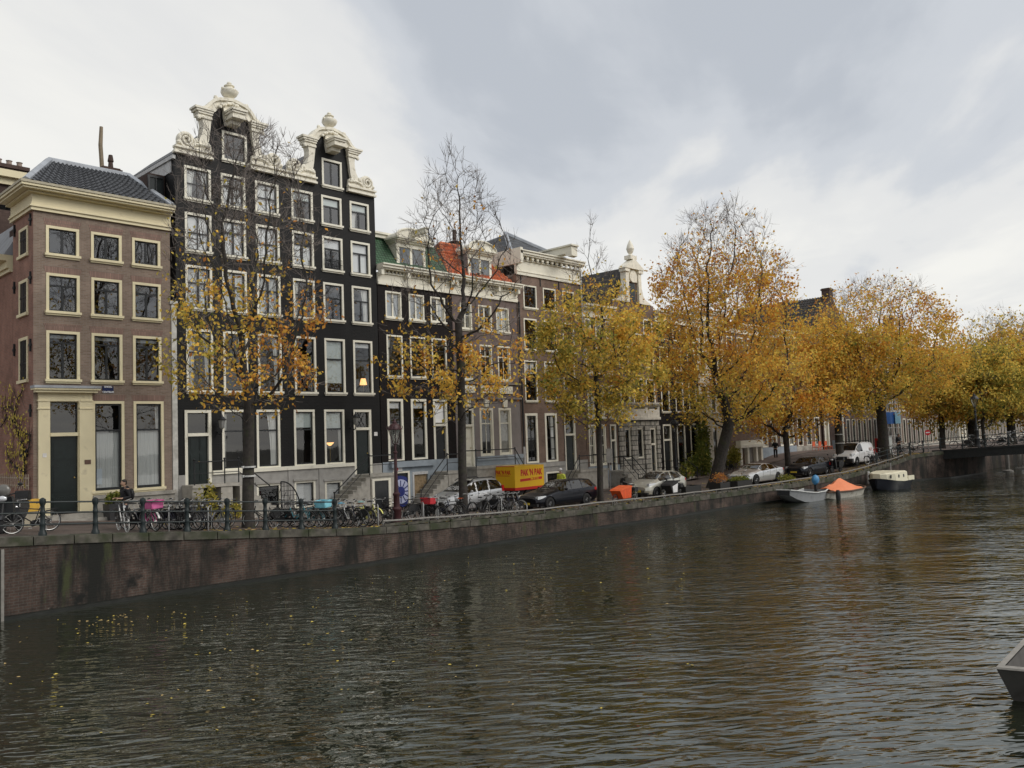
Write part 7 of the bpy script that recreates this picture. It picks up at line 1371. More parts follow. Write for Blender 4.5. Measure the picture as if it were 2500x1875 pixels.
# scaffold and blue banner on the colonnade house
sx0 = float(at_y(2163, 1060, 34.6)[0]); sx1 = float(at_y(2199, 1060, 34.6)[0]); zs = sz(sx0); t = thing('scaffolding', 'white tube scaffolding against the colonnade house under a blue banner', 'scaffold', (sx0, 34.6, zs)); mb = MB()
for x in np.linspace(sx0, sx1, 5):
    for y in (34.6, 35.6): mb.tube([(x, y, zs), (x, y, zs+6.5)], .04, 5)
for z in np.arange(zs+.6, zs+6.5, .95):
    for y in (34.6, 35.6): mb.tube([(sx0, y, z), (sx1, y, z)], .035, 5)
for k in range(4): x = sx0+(sx1-sx0)*k/4; mb.tube([(x, 34.58, zs+.6+(k % 2)*1.9), (x+(sx1-sx0)/4, 34.58, zs+2.5-(k % 2)*1.9)], .03, 5)
mb.build('tubes', mat('scaffold_white', (.6, .61, .62), .4), t); mb = MB(); mb.box(sx0, sx1, 34.65, 35.55, zs+2.45, zs+2.52); mb.build('deck', mat('scaffold_board', (.25, .2, .14), .8), t)
b0 = at_y(*q('a', 960, 1130), 34.5); b1 = at_y(*q('a', 1092, 1232), 34.5); mb = MB(); n = 14; vs = []
for k in range(n+1): x = b0[0]+(b1[0]-b0[0])*k/n; y = 34.45+.06*math.sin(k*1.1); vs += [(x, y, b1[2]), (x, y+.03, b0[2]), (x, y+.05, b0[2]), (x, y+.02, b1[2])]
mb.add(vs, [(4*k+a, 4*k+4+a, 4*k+4+(a+1) % 4, 4*k+(a+1) % 4) for k in range(n) for a in range(4)]); bn = mb.build('banner', mat('banner_blue', (.02, .12, .42), .7), None, True); tag(bn, 'blue banner stretched on the scaffold behind the big dark trunk', 'banner')
mb = MB(); x2 = b0[0]+(b1[0]-b0[0])*.6; mb.box(x2, b1[0], 34.34, 34.36, b1[2]+.02, b0[2]-.02); pb_ = mb.build('pale_panel', mat('banner_pale', (.25, .5, .66), .7), bn)
# terrace chairs
for k, (px, py) in enumerate(((1995, 1118), (2010, 1117), (2024, 1115))):
    w = at_y(px, py, YF-1.2); X, Y, z = float(w[0]), YF-1.2, sz(w[0]); t = thing('terrace_chair', ('left', 'middle', 'right')[k]+' one of the three orange-red terrace chairs behind the navy hatchback', 'chair', (X, Y, z), 'orange-red terrace chairs'); om = mat('chair_orange', (.55, .10, .03), .5)
    mb = MB(); mb.box(X-.3, X+.3, Y-.3, Y+.3, z+.43, z+.49); mb.build('seat', om, t); mb = MB(); mb.box(X-.3, X+.3, Y+.25, Y+.3, z+.55, z+1.0); mb.build('backrest', om, t)
    for sx in (-.27, .27):
        for sy in (-.27, .27): mb = MB(); mb.tube([(X+sx, Y+sy, z), (X+sx, Y+sy, z+(.43 if sy < 0 else 1.0))], .025, 5); mb.build('leg', om, t)
# planters along the edge
def planter(px0, px1, py, label, h=.55, dep=.8, plant=None):
    a = edge(px0, .9); b = edge(px1, .9); z = sz(a[0]); m = (a+b)/2; w2 = max(.6, (b[0]-a[0])/2*.85); t = thing('planter_box', label, 'planter', (m[0], m[1]+.4, z)); mb = MB(); X0, X1, Y0, Y1 = m[0]-w2, m[0]+w2, m[1], m[1]+dep
    mb.box(X0, X1, Y0, Y0+.05, z-.05, z+h); mb.box(X0, X1, Y1-.05, Y1, z-.05, z+h); mb.box(X0, X0+.05, Y0+.05, Y1-.05, z-.05, z+h); mb.box(X1-.05, X1, Y0+.05, Y1-.05, z-.05, z+h); mb.build('box', mat('black_planter', (.016, .016, .016), .6), t)
    mb = MB(); mb.box(X0+.05, X1-.05, Y0+.05, Y1-.05, z+h-.15, z+h-.07); mb.build('soil', mat('soil', (.04, .03, .022), .95), t); return m[0], (Y0+Y1)/2, z+h-.1
planter(1672, 1720, 1203, 'long black planter box left of the leaning tree')
c = planter(1758, 1790, 1188, 'black planter box of twiggy brown heather right of the leaning tree'); shrub('heather_plant', 'twiggy brown plant filling the planter right of the leaning tree', c, .8, .45, .7, 420, .08, 1.0, 21, 'plant', 8)
c = planter(1797, 1848, 1191, 'black planter box before the nose of the silver saloon'); shrub('planter_plant', 'low dark green plant in the planter before the silver saloon', c, .9, .4, .4, 500, .10, .05, 22, 'plant', 6)
w = edge(1930, 1.0); shrub('garden_shrub', 'low green shrub at the foot of the tree beside the navy hatchback', (w[0], w[1]+.2, w[2]), .7, .5, .6, 500, .10, .12, 23)
# arched wire screen
z = sz(xcol(722, 32.6)); Y = 32.6; X = float(at_y(722, 1240, 32.6)[0]); t = thing('wire_screen', 'black arched openwork wire screen standing before the grey plinth', 'screen', (X, Y, z)); mb = MB(); H_, W_ = 1.85, .95
fx = lambda s: (X-W_*.75+W_*1.1*s, Y, z+H_*math.sqrt(max(0, 1-s**2.2)))
mb.tube([fx(s) for s in np.linspace(0, 1, 16)], .03, 5); mb.tube([(X-W_*.75, Y, z), (X-W_*.75, Y, z+H_)], .03, 5)
for k in range(1, 7): s = k/7; mb.tube([(X-W_*.75+W_*1.1*s, Y, z), fx(s)], .012, 4)
for k in range(1, 9): zz = k/9*H_; s = (1-(k/9)**2)**(1/2.2); mb.tube([(X-W_*.75, Y, z+zz), (X-W_*.75+W_*1.1*s, Y, z+zz)], .012, 4)
for k in range(5): mb.tube([(X-W_*.75+.12*math.sin(v*2+k)+.15*k, Y-.02, z+H_*.85*v/3*(1-.12*k)) for v in np.linspace(0, 3, 8)], .015, 4)
mb.build('lattice', IRON, t)
# small yellow box by the corner house
w = at_y(68, 1270, 33.6); z = sz(w[0]); mb = MB(); mb.box(w[0]-.45, w[0]+.35, 33.4, 33.9, z+.55, z+.98); o = mb.build('grit_bin_lid', mat('bin_yellow', (.60, .36, .05), .5)); o.name = 'storage_bin'; tag(o, 'yellow lidded bin at the corner house behind the black bicycle', 'bin'); mb = MB(); mb.box(w[0]-.42, w[0]+.32, 33.42, 33.88, z, z+.548); mb.build('bin_body', mat('bin_beige', (.36, .32, .24), .6), o)
# ---------------------------------------------------------------- bridge
GIRD = mat('bridge_blue_black', (.013, .015, .016), .6, var=.3, nscale=3)
br = thing('canal_bridge', 'flat iron girder bridge with stone abutment crossing the canal on the right', 'bridge', (76, 20, 0)); mb = MB()
DY = [23.0, 21.6, 19, 16, 12, 8, 3, -4, -12]; zd = [2.28, 2.33, 2.50, 2.66, 2.80, 2.86, 2.86, 2.6, 2.2]
def strip_y(x0, x1, dz0, dz1):
    vs = [p for y, z in zip(DY, zd) for p in ((x0, y, z+dz0), (x1, y, z+dz0), (x1, y, z+dz1), (x0, y, z+dz1))]; k = len(DY)
    return vs, [(4*i+a, 4*i+4+a, 4*i+4+(a+1) % 4, 4*i+(a+1) % 4) for i in range(k-1) for a in range(4)]+[(0, 1, 2, 3), (4*k-1, 4*k-2, 4*k-3, 4*k-4)]
mb.add(*strip_y(76.15, 84.0, -.25, .02)); mb.build('deck', PAVE, br)
mb = MB(); mb.add(*strip_y(75.95, 76.149, -.62, .06)); mb.add(*strip_y(75.86, 75.949, -.06, .10)); mb.add(*strip_y(75.88, 75.949, -.66, -.58)); mb.add(*strip_y(84.001, 84.2, -.62, .06)); mb.build('girder', GIRD, br)
mb = MB()
for k in range(60): y = 21.4-.5*k; z = float(np.interp(-y, [-v for v in DY], zd)); mb.ball((75.945, y, z-.5), .03, 6)
mb.build('rivets', GIRD, br)
mb = MB()
for x in (77.5, 79.5, 81.5, 83): mb.add(*strip_y(x, x+.25, -.60, -.251))
mb.build('cross_beams', GIRD, br)
mb = MB(); w = at_z(2461, 1152, 0)
for xx in (w[0], w[0]+4.5): mb = MB(); mb.lathe([(.5, -1.5), (.5, -.2), (.45, .12), (.25, .2), (.18, .22), (.18, 2.2)], (xx, w[1], 0), 12); mb.build('column', mat('weathered_column', (.17, .16, .145), .8), br)
mb = MB(); px2, py2 = [], []
for k, y in enumerate(np.arange(22.4, -3, -1.7)):
    z = float(np.interp(-y, [-v for v in DY], zd)); mb.lathe([(.09, 0), (.07, .1), (.05, .15), (.05, .9), (.08, .95), (.06, 1.05), (.01, 1.08)], (76.25, y, z+.05), 8); px2.append((76.25, y, z))
mb.build('railing_posts', RAILM, br)
for h in (.35, .68, 1.0): mb = MB(); mb.tube([(x, y, z+h+.05) for x, y, z in px2], .025, 6); mb.build('rail', RAILM, br)
# corner railing from quay to bridge
cr_ = thing('corner_railing', 'iron railing curving round the quay corner onto the bridge', 'railing', (74, 23, 2.2)); P = [(66.5, yq(66.5)+.2), (68.5, yq(68.5)+.2), (70.5, yq(70.5)+.2), (72.4, yq(72.4)+.2), (74.2, yq(74.2)+.25), (76.1, 22.45)]
for x, y in P[:-1]: mb = MB(); mb.lathe([(.1, 0), (.07, .1), (.06, .9), (.09, .95), (.07, 1.08), (.01, 1.1)], (x, y, sz(x)), 8); mb.build('post', RAILM, cr_)
for h in (.36, .70, 1.02): mb = MB(); mb.tube([(x, y, sz(x)+h) for x, y in P], .026, 6); mb.build('rail', RAILM, cr_)
# ---------------------------------------------------------------- boats
def hull(secs, mb, n=9, inner=True):
    """secs: (x, half beam at gunwale, half beam at chine, keel z, gunwale z, y offset)"""
    rows = []
    for x, bg, bc, zk, zg in secs:
        out = [(x, -bg, zg), (x, -bc-(bg-bc)*.35, zk+(zg-zk)*.55), (x, -bc, zk+(zg-zk)*.16), (x, -bc*.5, zk), (x, bc*.5, zk), (x, bc, zk+(zg-zk)*.16), (x, bc+(bg-bc)*.35, zk+(zg-zk)*.55), (x, bg, zg)]
        if inner: t = .05; out += [(x, bg-t, zg), (x, max(.02, bc-t), zk+(zg-zk)*.35), (x, -max(.02, bc-t), zk+(zg-zk)*.35), (x, -bg+t, zg)]
        rows.append(out)
    k = len(rows[0]); vs = [p for r in rows for p in r]; fs = [(i*k+j, (i+1)*k+j, (i+1)*k+(j+1) % k, i*k+(j+1) % k) for i in range(len(rows)-1) for j in range(k)]
    fs += [tuple(range(8)), tuple((len(rows)-1)*k+j for j in range(7, -1, -1))]; return mb.add(vs, fs)
def near_line(pa, pb):
    a, b = at_z(*pa, 0), at_z(*pb, 0); d = (b-a)[:2]; L_ = float(np.hypot(*d)); return a, b, math.atan2(d[1], d[0]), L_
# grey punt
a, b, rz, L_ = near_line((1940, 1222), (2000, 1214)); rz = math.atan2(-.085, 1); X0 = xcol(1932, 23.9); X1 = xcol(2004, 23.6); Lb = X1-X0; yc_ = 23.95; print('punt', X0, X1, Lb, a, b)
GREYB = mat('boat_grey', (.30, .31, .32), .5, var=.1, dirt=((.16, .16, .16), 1.5, .6))
t = local('punt_boat', 'open grey flat-nosed work boat with blue covered outboard motor, first along the quay', 'boat', (X0, yc_, 0), 'boats moored at the quay', rz); t.scale = (.82, .92, .82); t.location.x += .55
mb = MB(); hull([(-1.6, .55, .42, .62, 1.05), (-.9, .75, .60, .22, .95), (0, .95, .78, -.10, .80), (Lb*.35, 1.05, .85, -.18, .66), (Lb*.7, 1.03, .84, -.15, .68), (Lb-.5, .92, .75, -.10, .78)], mb); h = mb.build('hull', GREYB, t, True)
mb = MB()
for s in (-1, 1): mb.tube([(-1.62, s*.55, 1.06), (-.9, s*.76, .97), (0, s*.96, .82), (Lb*.35, s*1.06, .68), (Lb*.7, s*1.04, .70), (Lb-.48, s*.93, .80)], .05, 6)
mb.tube([(-1.62, -.55, 1.06), (-1.62, .55, 1.06)], .05, 6); mb.build('gunwale', mat('boat_pale', (.52, .53, .52), .5), h); mb = MB(); mb.box(Lb*.3, Lb*.3+.3, -.9, .9, .38, .43); mb.box(Lb*.66, Lb*.66+.3, -.9, .9, .38, .43); mb.build('thwarts', GREYB, h)
mb = MB(); mb.box(-1.68, -1.62, -.48, .48, .66, 1.0); mb.build('bow_board', mat('boat_dark', (.03, .032, .035), .5), h)
om = local('outboard_motor', 'outboard motor wrapped in a bright blue cover on the grey work boat', 'motor', (X0+math.cos(rz)*(Lb-.55), yc_+math.sin(rz)*(Lb-.55), .75), None, rz); mb = MB(); mb.ball((0, 0, .52), (.30, .24, .34), 12); mb.build('cover', mat('cover_blue', (.06, .22, .42), .5, var=.35, nscale=5), om, True); mb = MB(); mb.box(-.08, .08, -.08, .08, -.6, .3); mb.build('shaft', PLAST, om)
# orange covered dinghy
X0 = xcol(2006, 23.3); X1 = xcol(2104, 22.8); Lb = X1-X0; yc_ = 23.3; print('dinghy', X0, X1)
t = local('dinghy', 'round bowed white and brown rowing boat under an orange tarpaulin', 'boat', (X0, yc_, 0), 'boats moored at the quay', rz); t.scale = (.97, .9, .74)
mb = MB(); hull([(-.1, .55, .45, .0, .62), (.5, .85, .70, -.12, .60), (Lb*.4, 1.08, .90, -.2, .56), (Lb*.75, 1.0, .80, -.18, .60), (Lb*.93, .65, .45, -.1, .68), (Lb+.1, .12, .06, .1, .74)], mb); h = mb.build('hull', mat('boat_dirty_white', (.50, .48, .42), .6, var=.1, dirt=((.18, .14, .10), 2.5, .54)), t, True)
mb = MB()
for s in (-1, 1): mb.tube([(-.1, s*.56, .63), (.5, s*.87, .61), (Lb*.4, s*1.1, .57), (Lb*.75, s*1.02, .61), (Lb*.93, s*.66, .69), (Lb+.1, 0, .76)], .075, 6)
mb.tube([(-.1, -.56, .63), (-.1, .56, .63)], .075, 6); mb.build('gunwale', mat('boat_brown', (.10, .06, .04), .7), h)
mb = MB(); nx, ny = 15, 9; vs = []
for i in range(nx):
    u = i/(nx-1); x = .55+(Lb*.80-.55)*u; hw = float(np.interp(x, [.5, Lb*.4, Lb*.8], [.82, 1.02, .90])); pk = .80*math.exp(-((u-.55)/.28)**2)+.25*math.exp(-((u-.12)/.12)**2)+.42
    for j in range(ny):
        v = -1+2*j/(ny-1); z = .60+max(0, (pk-.42)*(1-abs(v))**1.1)+.28*(1-v*v)*(1-.5*abs(u-.5))+.035*math.sin(17*u+4*v)+.03*math.sin(7*u-9*v); vs.append((x, v*hw, z*(1 if abs(v) < .99 else .97)))
mb.add(vs, [(i*ny+j, (i+1)*ny+j, (i+1)*ny+j+1, i*ny+j+1) for i in range(nx-1) for j in range(ny-1)]); o = mb.build('tarpaulin', mat('tarp_orange', (.70, .22, .10), .6, var=.06), None, True); o.location = t.location; o.rotation_euler = t.rotation_euler; o.scale = t.scale; tag(o, 'peaked orange tarpaulin stretched over the rowing boat', 'tarpaulin')
mb = MB(); mb.lathe([(.1, -.35), (.15, -.2), (.15, .2), (.1, .35)], (X0+.2, yc_-1.0, .25), 10); tag(mb.build('boat_fender', PLAST, None, True), 'black fender hanging at the stern of the orange covered rowing boat', 'fender')
# cream cabin boat: nose towards the camera
X0 = xcol(2141, 22.6); X1 = xcol(2205, 22.0); Lb = 6.4; yc_ = 22.6; print('cabin', X0, X1)
t = local('cabin_boat', 'cream cabin cruiser with navy hull and round portholes moored before the bridge', 'boat', (X0, yc_, 0), 'boats moored at the quay', math.atan2(-.10, 1)); t.scale = (.60, .92, .74)
mb = MB(); hull([(0, .10, .05, .2, 1.15), (.5, .62, .35, -.1, 1.08), (1.6, 1.18, .85, -.3, .92), (3.4, 1.30, 1.0, -.35, .80), (5.4, 1.22, .95, -.3, .82), (6.4, 1.05, .8, -.2, .88)], mb, inner=False); h = mb.build('hull', mat('hull_navy', (.012, .014, .022), .35), t, True)
CB = mat('boat_cream', (.70, .66, .50), .4, var=.04); mb = MB(); S_ = [(.12, .30, 1.62, 1.16), (.6, .68, 1.66, 1.09), (1.6, 1.10, 1.72, .93), (3.2, 1.20, 1.80, .81), (4.7, 1.12, 1.78, .81)]; vs = []
for x, w_, zt_, zb_ in S_: vs += [(x, -w_, zb_), (x, -w_*.95, zt_-.10), (x, -w_*.8, zt_), (x, w_*.8, zt_), (x, w_*.95, zt_-.10), (x, w_, zb_)]
k = len(S_); mb.add(vs, [(6*i+j, 6*i+6+j, 6*i+6+(j+1) % 6, 6*i+(j+1) % 6) for i in range(k-1) for j in range(6)]+[tuple(range(6)), tuple(6*(k-1)+j for j in range(5, -1, -1))]); mb.box(4.7, 6.35, -1.15, -1.0, .82, 1.25); mb.box(4.7, 6.35, 1.0, 1.15, .82, 1.25); cbn = mb.build('cabin', CB, t)
for x, w_ in ((1.05, .90), (2.3, 1.14), (3.4, 1.19)):
    for s in (-1, 1): mb = MB(); mb.lathe([(.17, -.02), (.17, .02)], (x, s*(w_-.03), 1.33), 14, axis='y'); mb.build('porthole', MATS['dark_side_glass'], cbn)
mb = MB(); mb.tube([(4.0, 0, 1.75), (4.0, 0, 2.55)], .025, 5); mb.build('mast', CHROME, cbn); mb = MB(); mb.box(4.9, 5.6, -.8, .8, 1.0, 1.35); mb.build('bench', mat('boat_orange_seat', (.5, .2, .08), .6), t)
w = at_y(2114, 1155, yq(62)-.15); mb = MB(); mb.tube([(w[0], yq(w[0])-.2, .35), (w[0], yq(w[0])-.2, 1.25)], .09, 10); tag(mb.build('boat_fender', mat('fender_white', (.72, .72, .70), .4), None, True), 'white tube fender hanging on the quay wall left of the cream boat', 'fender')
# red barge beyond the bridge
t = local('barge', 'long black barge with white stripe and red deckhouse moored beyond the bridge', 'boat', (88.5, 17.2, 0), None, math.atan2(-.13, 1)); mb = MB(); hull([(0, .2, .1, .3, 2.05), (.8, 1.2, .8, 0, 1.85), (2.2, 2.0, 1.7, -.3, 1.6), (5, 2.3, 2.1, -.4, 1.45), (14, 2.3, 2.1, -.4, 1.45), (16, 1.8, 1.4, -.3, 1.6)], mb, inner=False); h = mb.build('hull', mat('barge_black', (.010, .010, .011), .4), t, True)
mb = MB()
for s in (-1, 1): mb.tube([(0, s*.25, 2.0), (.8, s*1.23, 1.80), (2.2, s*2.03, 1.55), (5, s*2.33, 1.40), (14, s*2.33, 1.40), (16, s*1.83, 1.55)], .09, 5)
mb.build('stripe', mat('boat_white', (.65, .65, .63), .5), h); mb = MB(); mb.prism([(3, 1.4), (13.5, 1.4), (13.5, 2.5), (3.3, 2.5)], -1.7, 1.7); mb.build('deckhouse', mat('barge_red', (.25, .03, .025), .5), t)
# near boat at the lower right corner
zg = .62; A = at_z(2432, 1632, zg); Bq = at_z(2505, 1556, zg); Cq = at_z(2520, 1640, zg); d1 = (Bq-A)/np.linalg.norm(Bq-A); d2 = (Cq-A)/np.linalg.norm(Cq-A); print('near boat', A, d1, d2, 'ang', np.degrees(np.arccos(d1@d2)))
t = thing('steel_boat', 'bare grey steel flat boat cut by the lower right picture corner', 'boat', (float(A[0]), float(A[1]), 0)); GS = mat('raw_grey_hull', (.085, .08, .074), .7, var=.3, nscale=2, dirt=((.045, .04, .035), 2, .5))
L1, L2 = 5.0, 1.9; cen = A+d1*L1/2+d2*L2/2; K = [A, A+d1*L1, A+d1*L1+d2*L2, A+d2*L2]; ins = lambda p, f, z: np.array([cen[0]+(p[0]-cen[0])*f, cen[1]+(p[1]-cen[1])*f, z]); up_ = lambda p: np.array([p[0], p[1], zg])
K0 = [ins(p, .80, -.2) for p in K]; inn = []; 
for i, p in enumerate(K): sg1, sg2 = (1, -1, -1, 1)[i], (1, 1, -1, -1)[i]; inn.append(up_(p+d1*.16*sg1+d2*.10*sg2))
fl = [np.array([p[0]+(cen[0]-p[0])*.14, p[1]+(cen[1]-p[1])*.14, .12]) for p in inn]; mb = MB(); vs = [up_(p) for p in K]+K0+inn+fl
mb.add(vs, [(i, (i+1) % 4, 4+(i+1) % 4, 4+i) for i in range(4)]+[(8+i, 8+(i+1) % 4, 12+(i+1) % 4, 12+i) for i in range(4)]+[(4, 5, 6, 7), (12, 13, 14, 15)]); h = mb.build('hull', GS, t)
mb = MB(); top = [p+np.array([0, 0, .025]) for p in vs[:4]]; ti = [p+np.array([0, 0, .025]) for p in inn]; lo = [p-np.array([0, 0, .03])+(p-up_(cen))*.006 for p in top]; mb.add(top+ti+lo, [(i, (i+1) % 4, 4+(i+1) % 4, 4+i) for i in range(4)]+[(i, (i+1) % 4, 8+(i+1) % 4, 8+i) for i in range(4)]); mb.build('gunwale', mat('pale_gunwale', (.24, .225, .20), .7, var=.2, dirt=((.12, .11, .09), 3, .55)), h)
f0 = A+d1*.9+d2*.75; mb = MB(); mb.box(f0[0]-.4, f0[0]+.4, f0[1]-.2, f0[1]+.2, .10, .33); mb.build('thwart', MATS['pale_gunwale'], h)
mb = MB(); mb.tube([f0+np.array([.3*math.cos(v)+.25, .25*math.sin(v), .40-f0[2]+.02*math.sin(3*v)]) for v in np.linspace(0, 5.5, 14)], .028, 6); tag(mb.build('rope', PLAST, None, True), 'coiled dark rope lying in the bare grey steel boat', 'rope')
# ---------------------------------------------------------------- people
def skinmesh(name, chains, m, parent, sub=2):
    """chains: lists of (point, radius) grown with the Skin modifier into one surface"""
    vs, es, rs, idx = [], [], [], {}
    for ch in chains:
        prev = None
        for p, r in ch:
            k = tuple(round(c, 4) for c in p)
            if k not in idx: idx[k] = len(vs); vs.append(p); rs.append(r)
            if prev is not None: es.append((prev, idx[k]))
            prev = idx[k]
    me = bpy.data.meshes.new(name); me.from_pydata(vs, es, []); o = bpy.data.objects.new(name, me); COL.objects.link(o); md = o.modifiers.new('s', 'SKIN'); md.use_smooth_shade = True
    for i, r in enumerate(rs): me.skin_vertices[0].data[i].radius = (r, r) if not isinstance(r, tuple) else r
    me.skin_vertices[0].data[0].use_root = True; sb = o.modifiers.new('u', 'SUBSURF'); sb.levels = sub; sb.render_levels = sub
    dg = bpy.context.evaluated_depsgraph_get(); nm = bpy.data.meshes.new_from_object(o.evaluated_get(dg)); bpy.data.objects.remove(o); nm.materials.clear(); nm.materials.append(m)
    no = bpy.data.objects.new(name, nm); COL.objects.link(no); no.parent = parent; return no
SKIN = mat('skin', (.42, .26, .18), .6, var=.05); HAIR = mat('dark_hair', (.018, .013, .010), .6)
def person(loc, deg, label, top, legs, walk=.25, armb=.5, helmet=None, s=1.0, bag=False):
    """local frame: faces +x, z up"""
    t = local('person', label, 'person', loc, None, math.radians(deg)); t.scale = (s, s, s); w = walk
    pel, che, nek, hd = (0, 0, .96), (.01, 0, 1.30), (.015, 0, 1.50), (.04, 0, 1.62); ch = [[(pel, (.13, .16)), ((0, 0, 1.12), (.115, .145)), (che, (.13, .18)), ((.01, 0, 1.43), (.09, .13)), (nek, .06), ((.025, 0, 1.56), .062)]]; arm, leg, coat_, trou = {}, {}, [[(pel, (.155, .19)), ((0, 0, 1.12), (.145, .175)), (che, (.155, .21)), ((.0, 0, 1.44), (.11, .15)), ((0, 0, 1.49), .09)]], [[((0, 0, 1.0), (.14, .17)), (pel, (.14, .17))]]
    for sd in (-1, 1):
        f = sd*w; hip, kn, an = (0, sd*.10, .90), (.10*f*2+.04, sd*.10, .50), (.5*f-.06, sd*.10, .09); ch.append([(pel, (.13, .16)), (hip, .09), (kn, .06), (an, .04), ((an[0]+.14, an[1], .035), .035)]); trou.append([(pel, (.14, .17)), (hip, .105), (kn, .075), ((an[0], an[1], .12), .06)])
        sh, el, wr = (0, sd*.20, 1.41), (-.06-.1*f, sd*.26, 1.14), (.16+.1*armb, sd*.20, 1.04+.12*armb); ch.append([((.01, 0, 1.43), (.09, .13)), (sh, .06), (el, .042), (wr, .03), ((wr[0]+.05, wr[1]*.97, wr[2]+.012), .036)]); coat_.append([((.0, 0, 1.44), (.11, .15)), (sh, .08), (el, .062), ((wr[0]-.03, wr[1], wr[2]-.008), .05)])
        hx, hy, hz = wr[0]+.05, wr[1]*.97, wr[2]+.012                 # fingers and thumb rooted in the palm
        for j, ln in enumerate((.062, .075, .07, .055)): oy = (j-1.5)*.019; ch.append([((hx, hy, hz), .036), ((hx+.045, hy+oy, hz+.004), .0095), ((hx+.045+ln*.55, hy+oy*1.1, hz-.006), .0085), ((hx+.045+ln*.85, hy+oy*1.1, hz-.035), .0075)])
        ch.append([((hx, hy, hz), .036), ((hx+.02, hy-sd*.04, hz+.012), .010), ((hx+.055, hy-sd*.052, hz+.0), .0085)])
    body = skinmesh('body', ch, SKIN, t)
    mb = MB(); hc = np.array(hd)+np.array([0, 0, .03]); n, m = 20, 15; vs = []     # head with brow, nose, mouth and chin
    for i in range(m):
        th = PI*i/(m-1)
        for j in range(n):
            a = 2*PI*j/n; x, y, z = math.sin(th)*math.cos(a), math.sin(th)*math.sin(a), -math.cos(th); X, Y, Zv = .098*x, .076*y*(1-.18*max(0, -z)), .122*z
            if z < -.2: X += .015*max(0, x)*(-z)
            if x > .75 and abs(y) < .3 and -.40 < z < .10: X += .026*(1-abs(y)/.3)*(1-abs(z+.18)/.3)
            if x > .7 and .05 < z < .22 and .15 < abs(y) < .55: X -= .010
            if x > .8 and -.62 < z < -.45: X += .006
            vs.append((hc[0]+X, Y, hc[2]+Zv))
    mb.add(vs, [(i*n+j, i*n+(j+1) % n, (i+1)*n+(j+1) % n, (i+1)*n+j) for i in range(m-1) for j in range(n)])
    for sd in (-1, 1): mb.ball((hc[0]-.01, sd*.078, hc[2]-.005), (.022, .010, .032), 8)
    hdn = mb.build('head', SKIN, body, True); mb = MB()
    for sd in (-1, 1): mb.ball((hc[0]+.080, sd*.032, hc[2]+.015), (.012, .014, .009), 8)
    mb.build('eyes', HAIR, hdn); mb = MB(); mb.box(hc[0]+.088, hc[0]+.096, -.022, .022, hc[2]-.066, hc[2]-.060); mb.build('mouth', mat('lips', (.30, .12, .10), .5), hdn)
    if helmet: mb = MB(); mb.ball((hc[0]-.01, 0, hc[2]+.045), (.142, .125, .125), 14); hm = mb.build('helmet', helmet, body, True); mb = MB(); mb.box(hc[0]-.1, hc[0]+.10, -.127, .127, hc[2]+.02, hc[2]+.055); mb.build('helmet_band', PLAST, hm)
    else:
        mb = MB(); mb.ball((hc[0]-.016, 0, hc[2]+.045), (.100, .084, .092), 14); mb.ball((hc[0]-.045, 0, hc[2]-.0), (.066, .078, .09), 12); mb.build('hair', HAIR, body, True)
    skinmesh('jacket', coat_, top, body); skinmesh('trousers', trou, legs, body)
    mb = MB()
    for sd in (-1, 1): f = sd*w; ax = .5*f-.06; mb.ball((ax+.07, sd*.10, .05), (.14, .05, .05), 10); mb.ball((ax, sd*.10, .08), (.055, .05, .07), 8)
    mb.build('shoes', PLAST, body, True)
    if not helmet: mb = MB(); mb.tube([(-.05, -.10, 1.50), (.06, -.07, 1.47), (.09, 0, 1.45), (.06, .07, 1.47), (-.05, .10, 1.50), (-.12, 0, 1.46)], .045, 8, closed=True); mb.build('hood', top, body, True)
    if bag: mb = MB(); mb.ball((-.23, 0, 1.22), (.10, .16, .22), 12); mb.build('backpack', PLAST, body, True)
    return t
BLKC = mat('black_cloth', (.012, .012, .014), .85, var=.3); NAVC = mat('dark_trousers', (.016, .017, .024), .85)
w = np.array([xcol(305, 31.2), 31.2, 0]); w[2] = sz(w[0]); print('man', w); person(tuple(w), 180, 'man in a black hooded jacket walking left past the brick house', BLKC, NAVC, bag=True)
w = np.array([xcol(1371, 33.4), 33.4, 0]); w[2] = sz(w[0]); print('rider', w); person(tuple(w), 190, 'rider in white and black helmet and yellow vest standing behind the black estate car', mat('hi_vis_yellow', (.55, .62, .08), .7), NAVC, walk=.05, helmet=mat('helmet_white', (.6, .6, .6), .3))
w = at_y(1897, 1165, 34.9); person((float(w[0]), 34.9, sz(w[0])), 200, 'person in dark clothes by the railing behind the silver saloon car', BLKC, BLKC, .1)
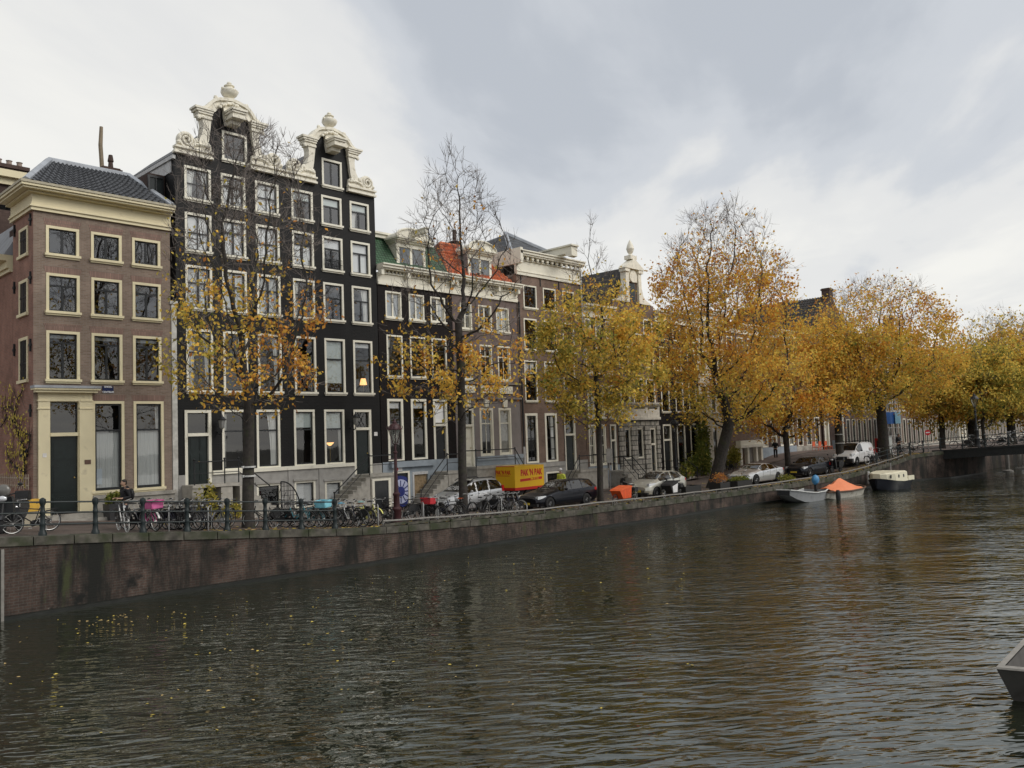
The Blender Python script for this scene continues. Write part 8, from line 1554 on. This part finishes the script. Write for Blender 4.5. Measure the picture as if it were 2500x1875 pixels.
w = edge(2205, 1.4); person(tuple(w), 250, 'person in black coat standing at the quay corner beside the street cabinet', BLKC, BLKC, .05)
# ---------------------------------------------------------------- fallen leaves (uncountable)
def litter(name, label, pts, size, cols, zoff=.01, seed=5):
    rng = np.random.default_rng(seed); mb = MB(); n = len(pts)
    for p in pts:
        s = size*rng.uniform(.6, 1.4); v = rng.uniform(0, 2*PI); c, sn = math.cos(v), math.sin(v); tz = rng.uniform(0, .02); mi = int(rng.integers(0, len(cols)))
        mb.add([(p[0]+s*c, p[1]+s*sn, p[2]+zoff), (p[0]-s*.5*sn, p[1]+s*.5*c, p[2]+zoff+tz), (p[0]-s*c, p[1]-s*sn, p[2]+zoff), (p[0]+s*.5*sn, p[1]-s*.5*c, p[2]+zoff)], [(0, 1, 2, 3)], mi)
    o = mb.build(name, cols); return tag(o, label, 'leaves', kind='stuff')
LC = [mat('leaf_fallen_yellow', (.52, .40, .07), .7), mat('leaf_fallen_tan', (.42, .30, .12), .7), mat('leaf_fallen_brown', (.22, .12, .05), .8)]
rng = np.random.default_rng(9); pts = []
while len(pts) < 230:
    px = rng.uniform(0, 1700); y0 = 1525-px*.155; py = y0+abs(rng.normal(0, 1))*150+6; w = at_z(px, py, 0)
    if py < 1870 and w[1] < yq(w[0])-.15 and w[0] < 70: pts.append((w[0], w[1], 0))
for _ in range(45): px = rng.normal(310, 90); py = 1521-(px-110)*.045+rng.normal(0, 6); w = at_z(px, py, 0); pts.append((w[0], w[1], 0))
litter('floating_leaves', 'scattered yellow leaves floating on the dark water', pts, .042, LC[:2], .012)
pts = []
for _ in range(9000):
    x = rng.uniform(14, 75); k = rng.random(); y = yq(x)+.1+(abs(rng.normal(0, 1))*.9 if k < .72 else rng.uniform(.3, 7)); 
    if y > 33.8: continue
    z = sz(x)+(.03 if y < yq(x)+.42 else 0.005); dens = .25+.75*min(1, max(0, (x-28)/20))
    if rng.random() < dens: pts.append((x, y, z))
litter('fallen_leaves', 'brown and yellow leaf litter along the canal edge and street', pts, .085, LC, .012, 6)
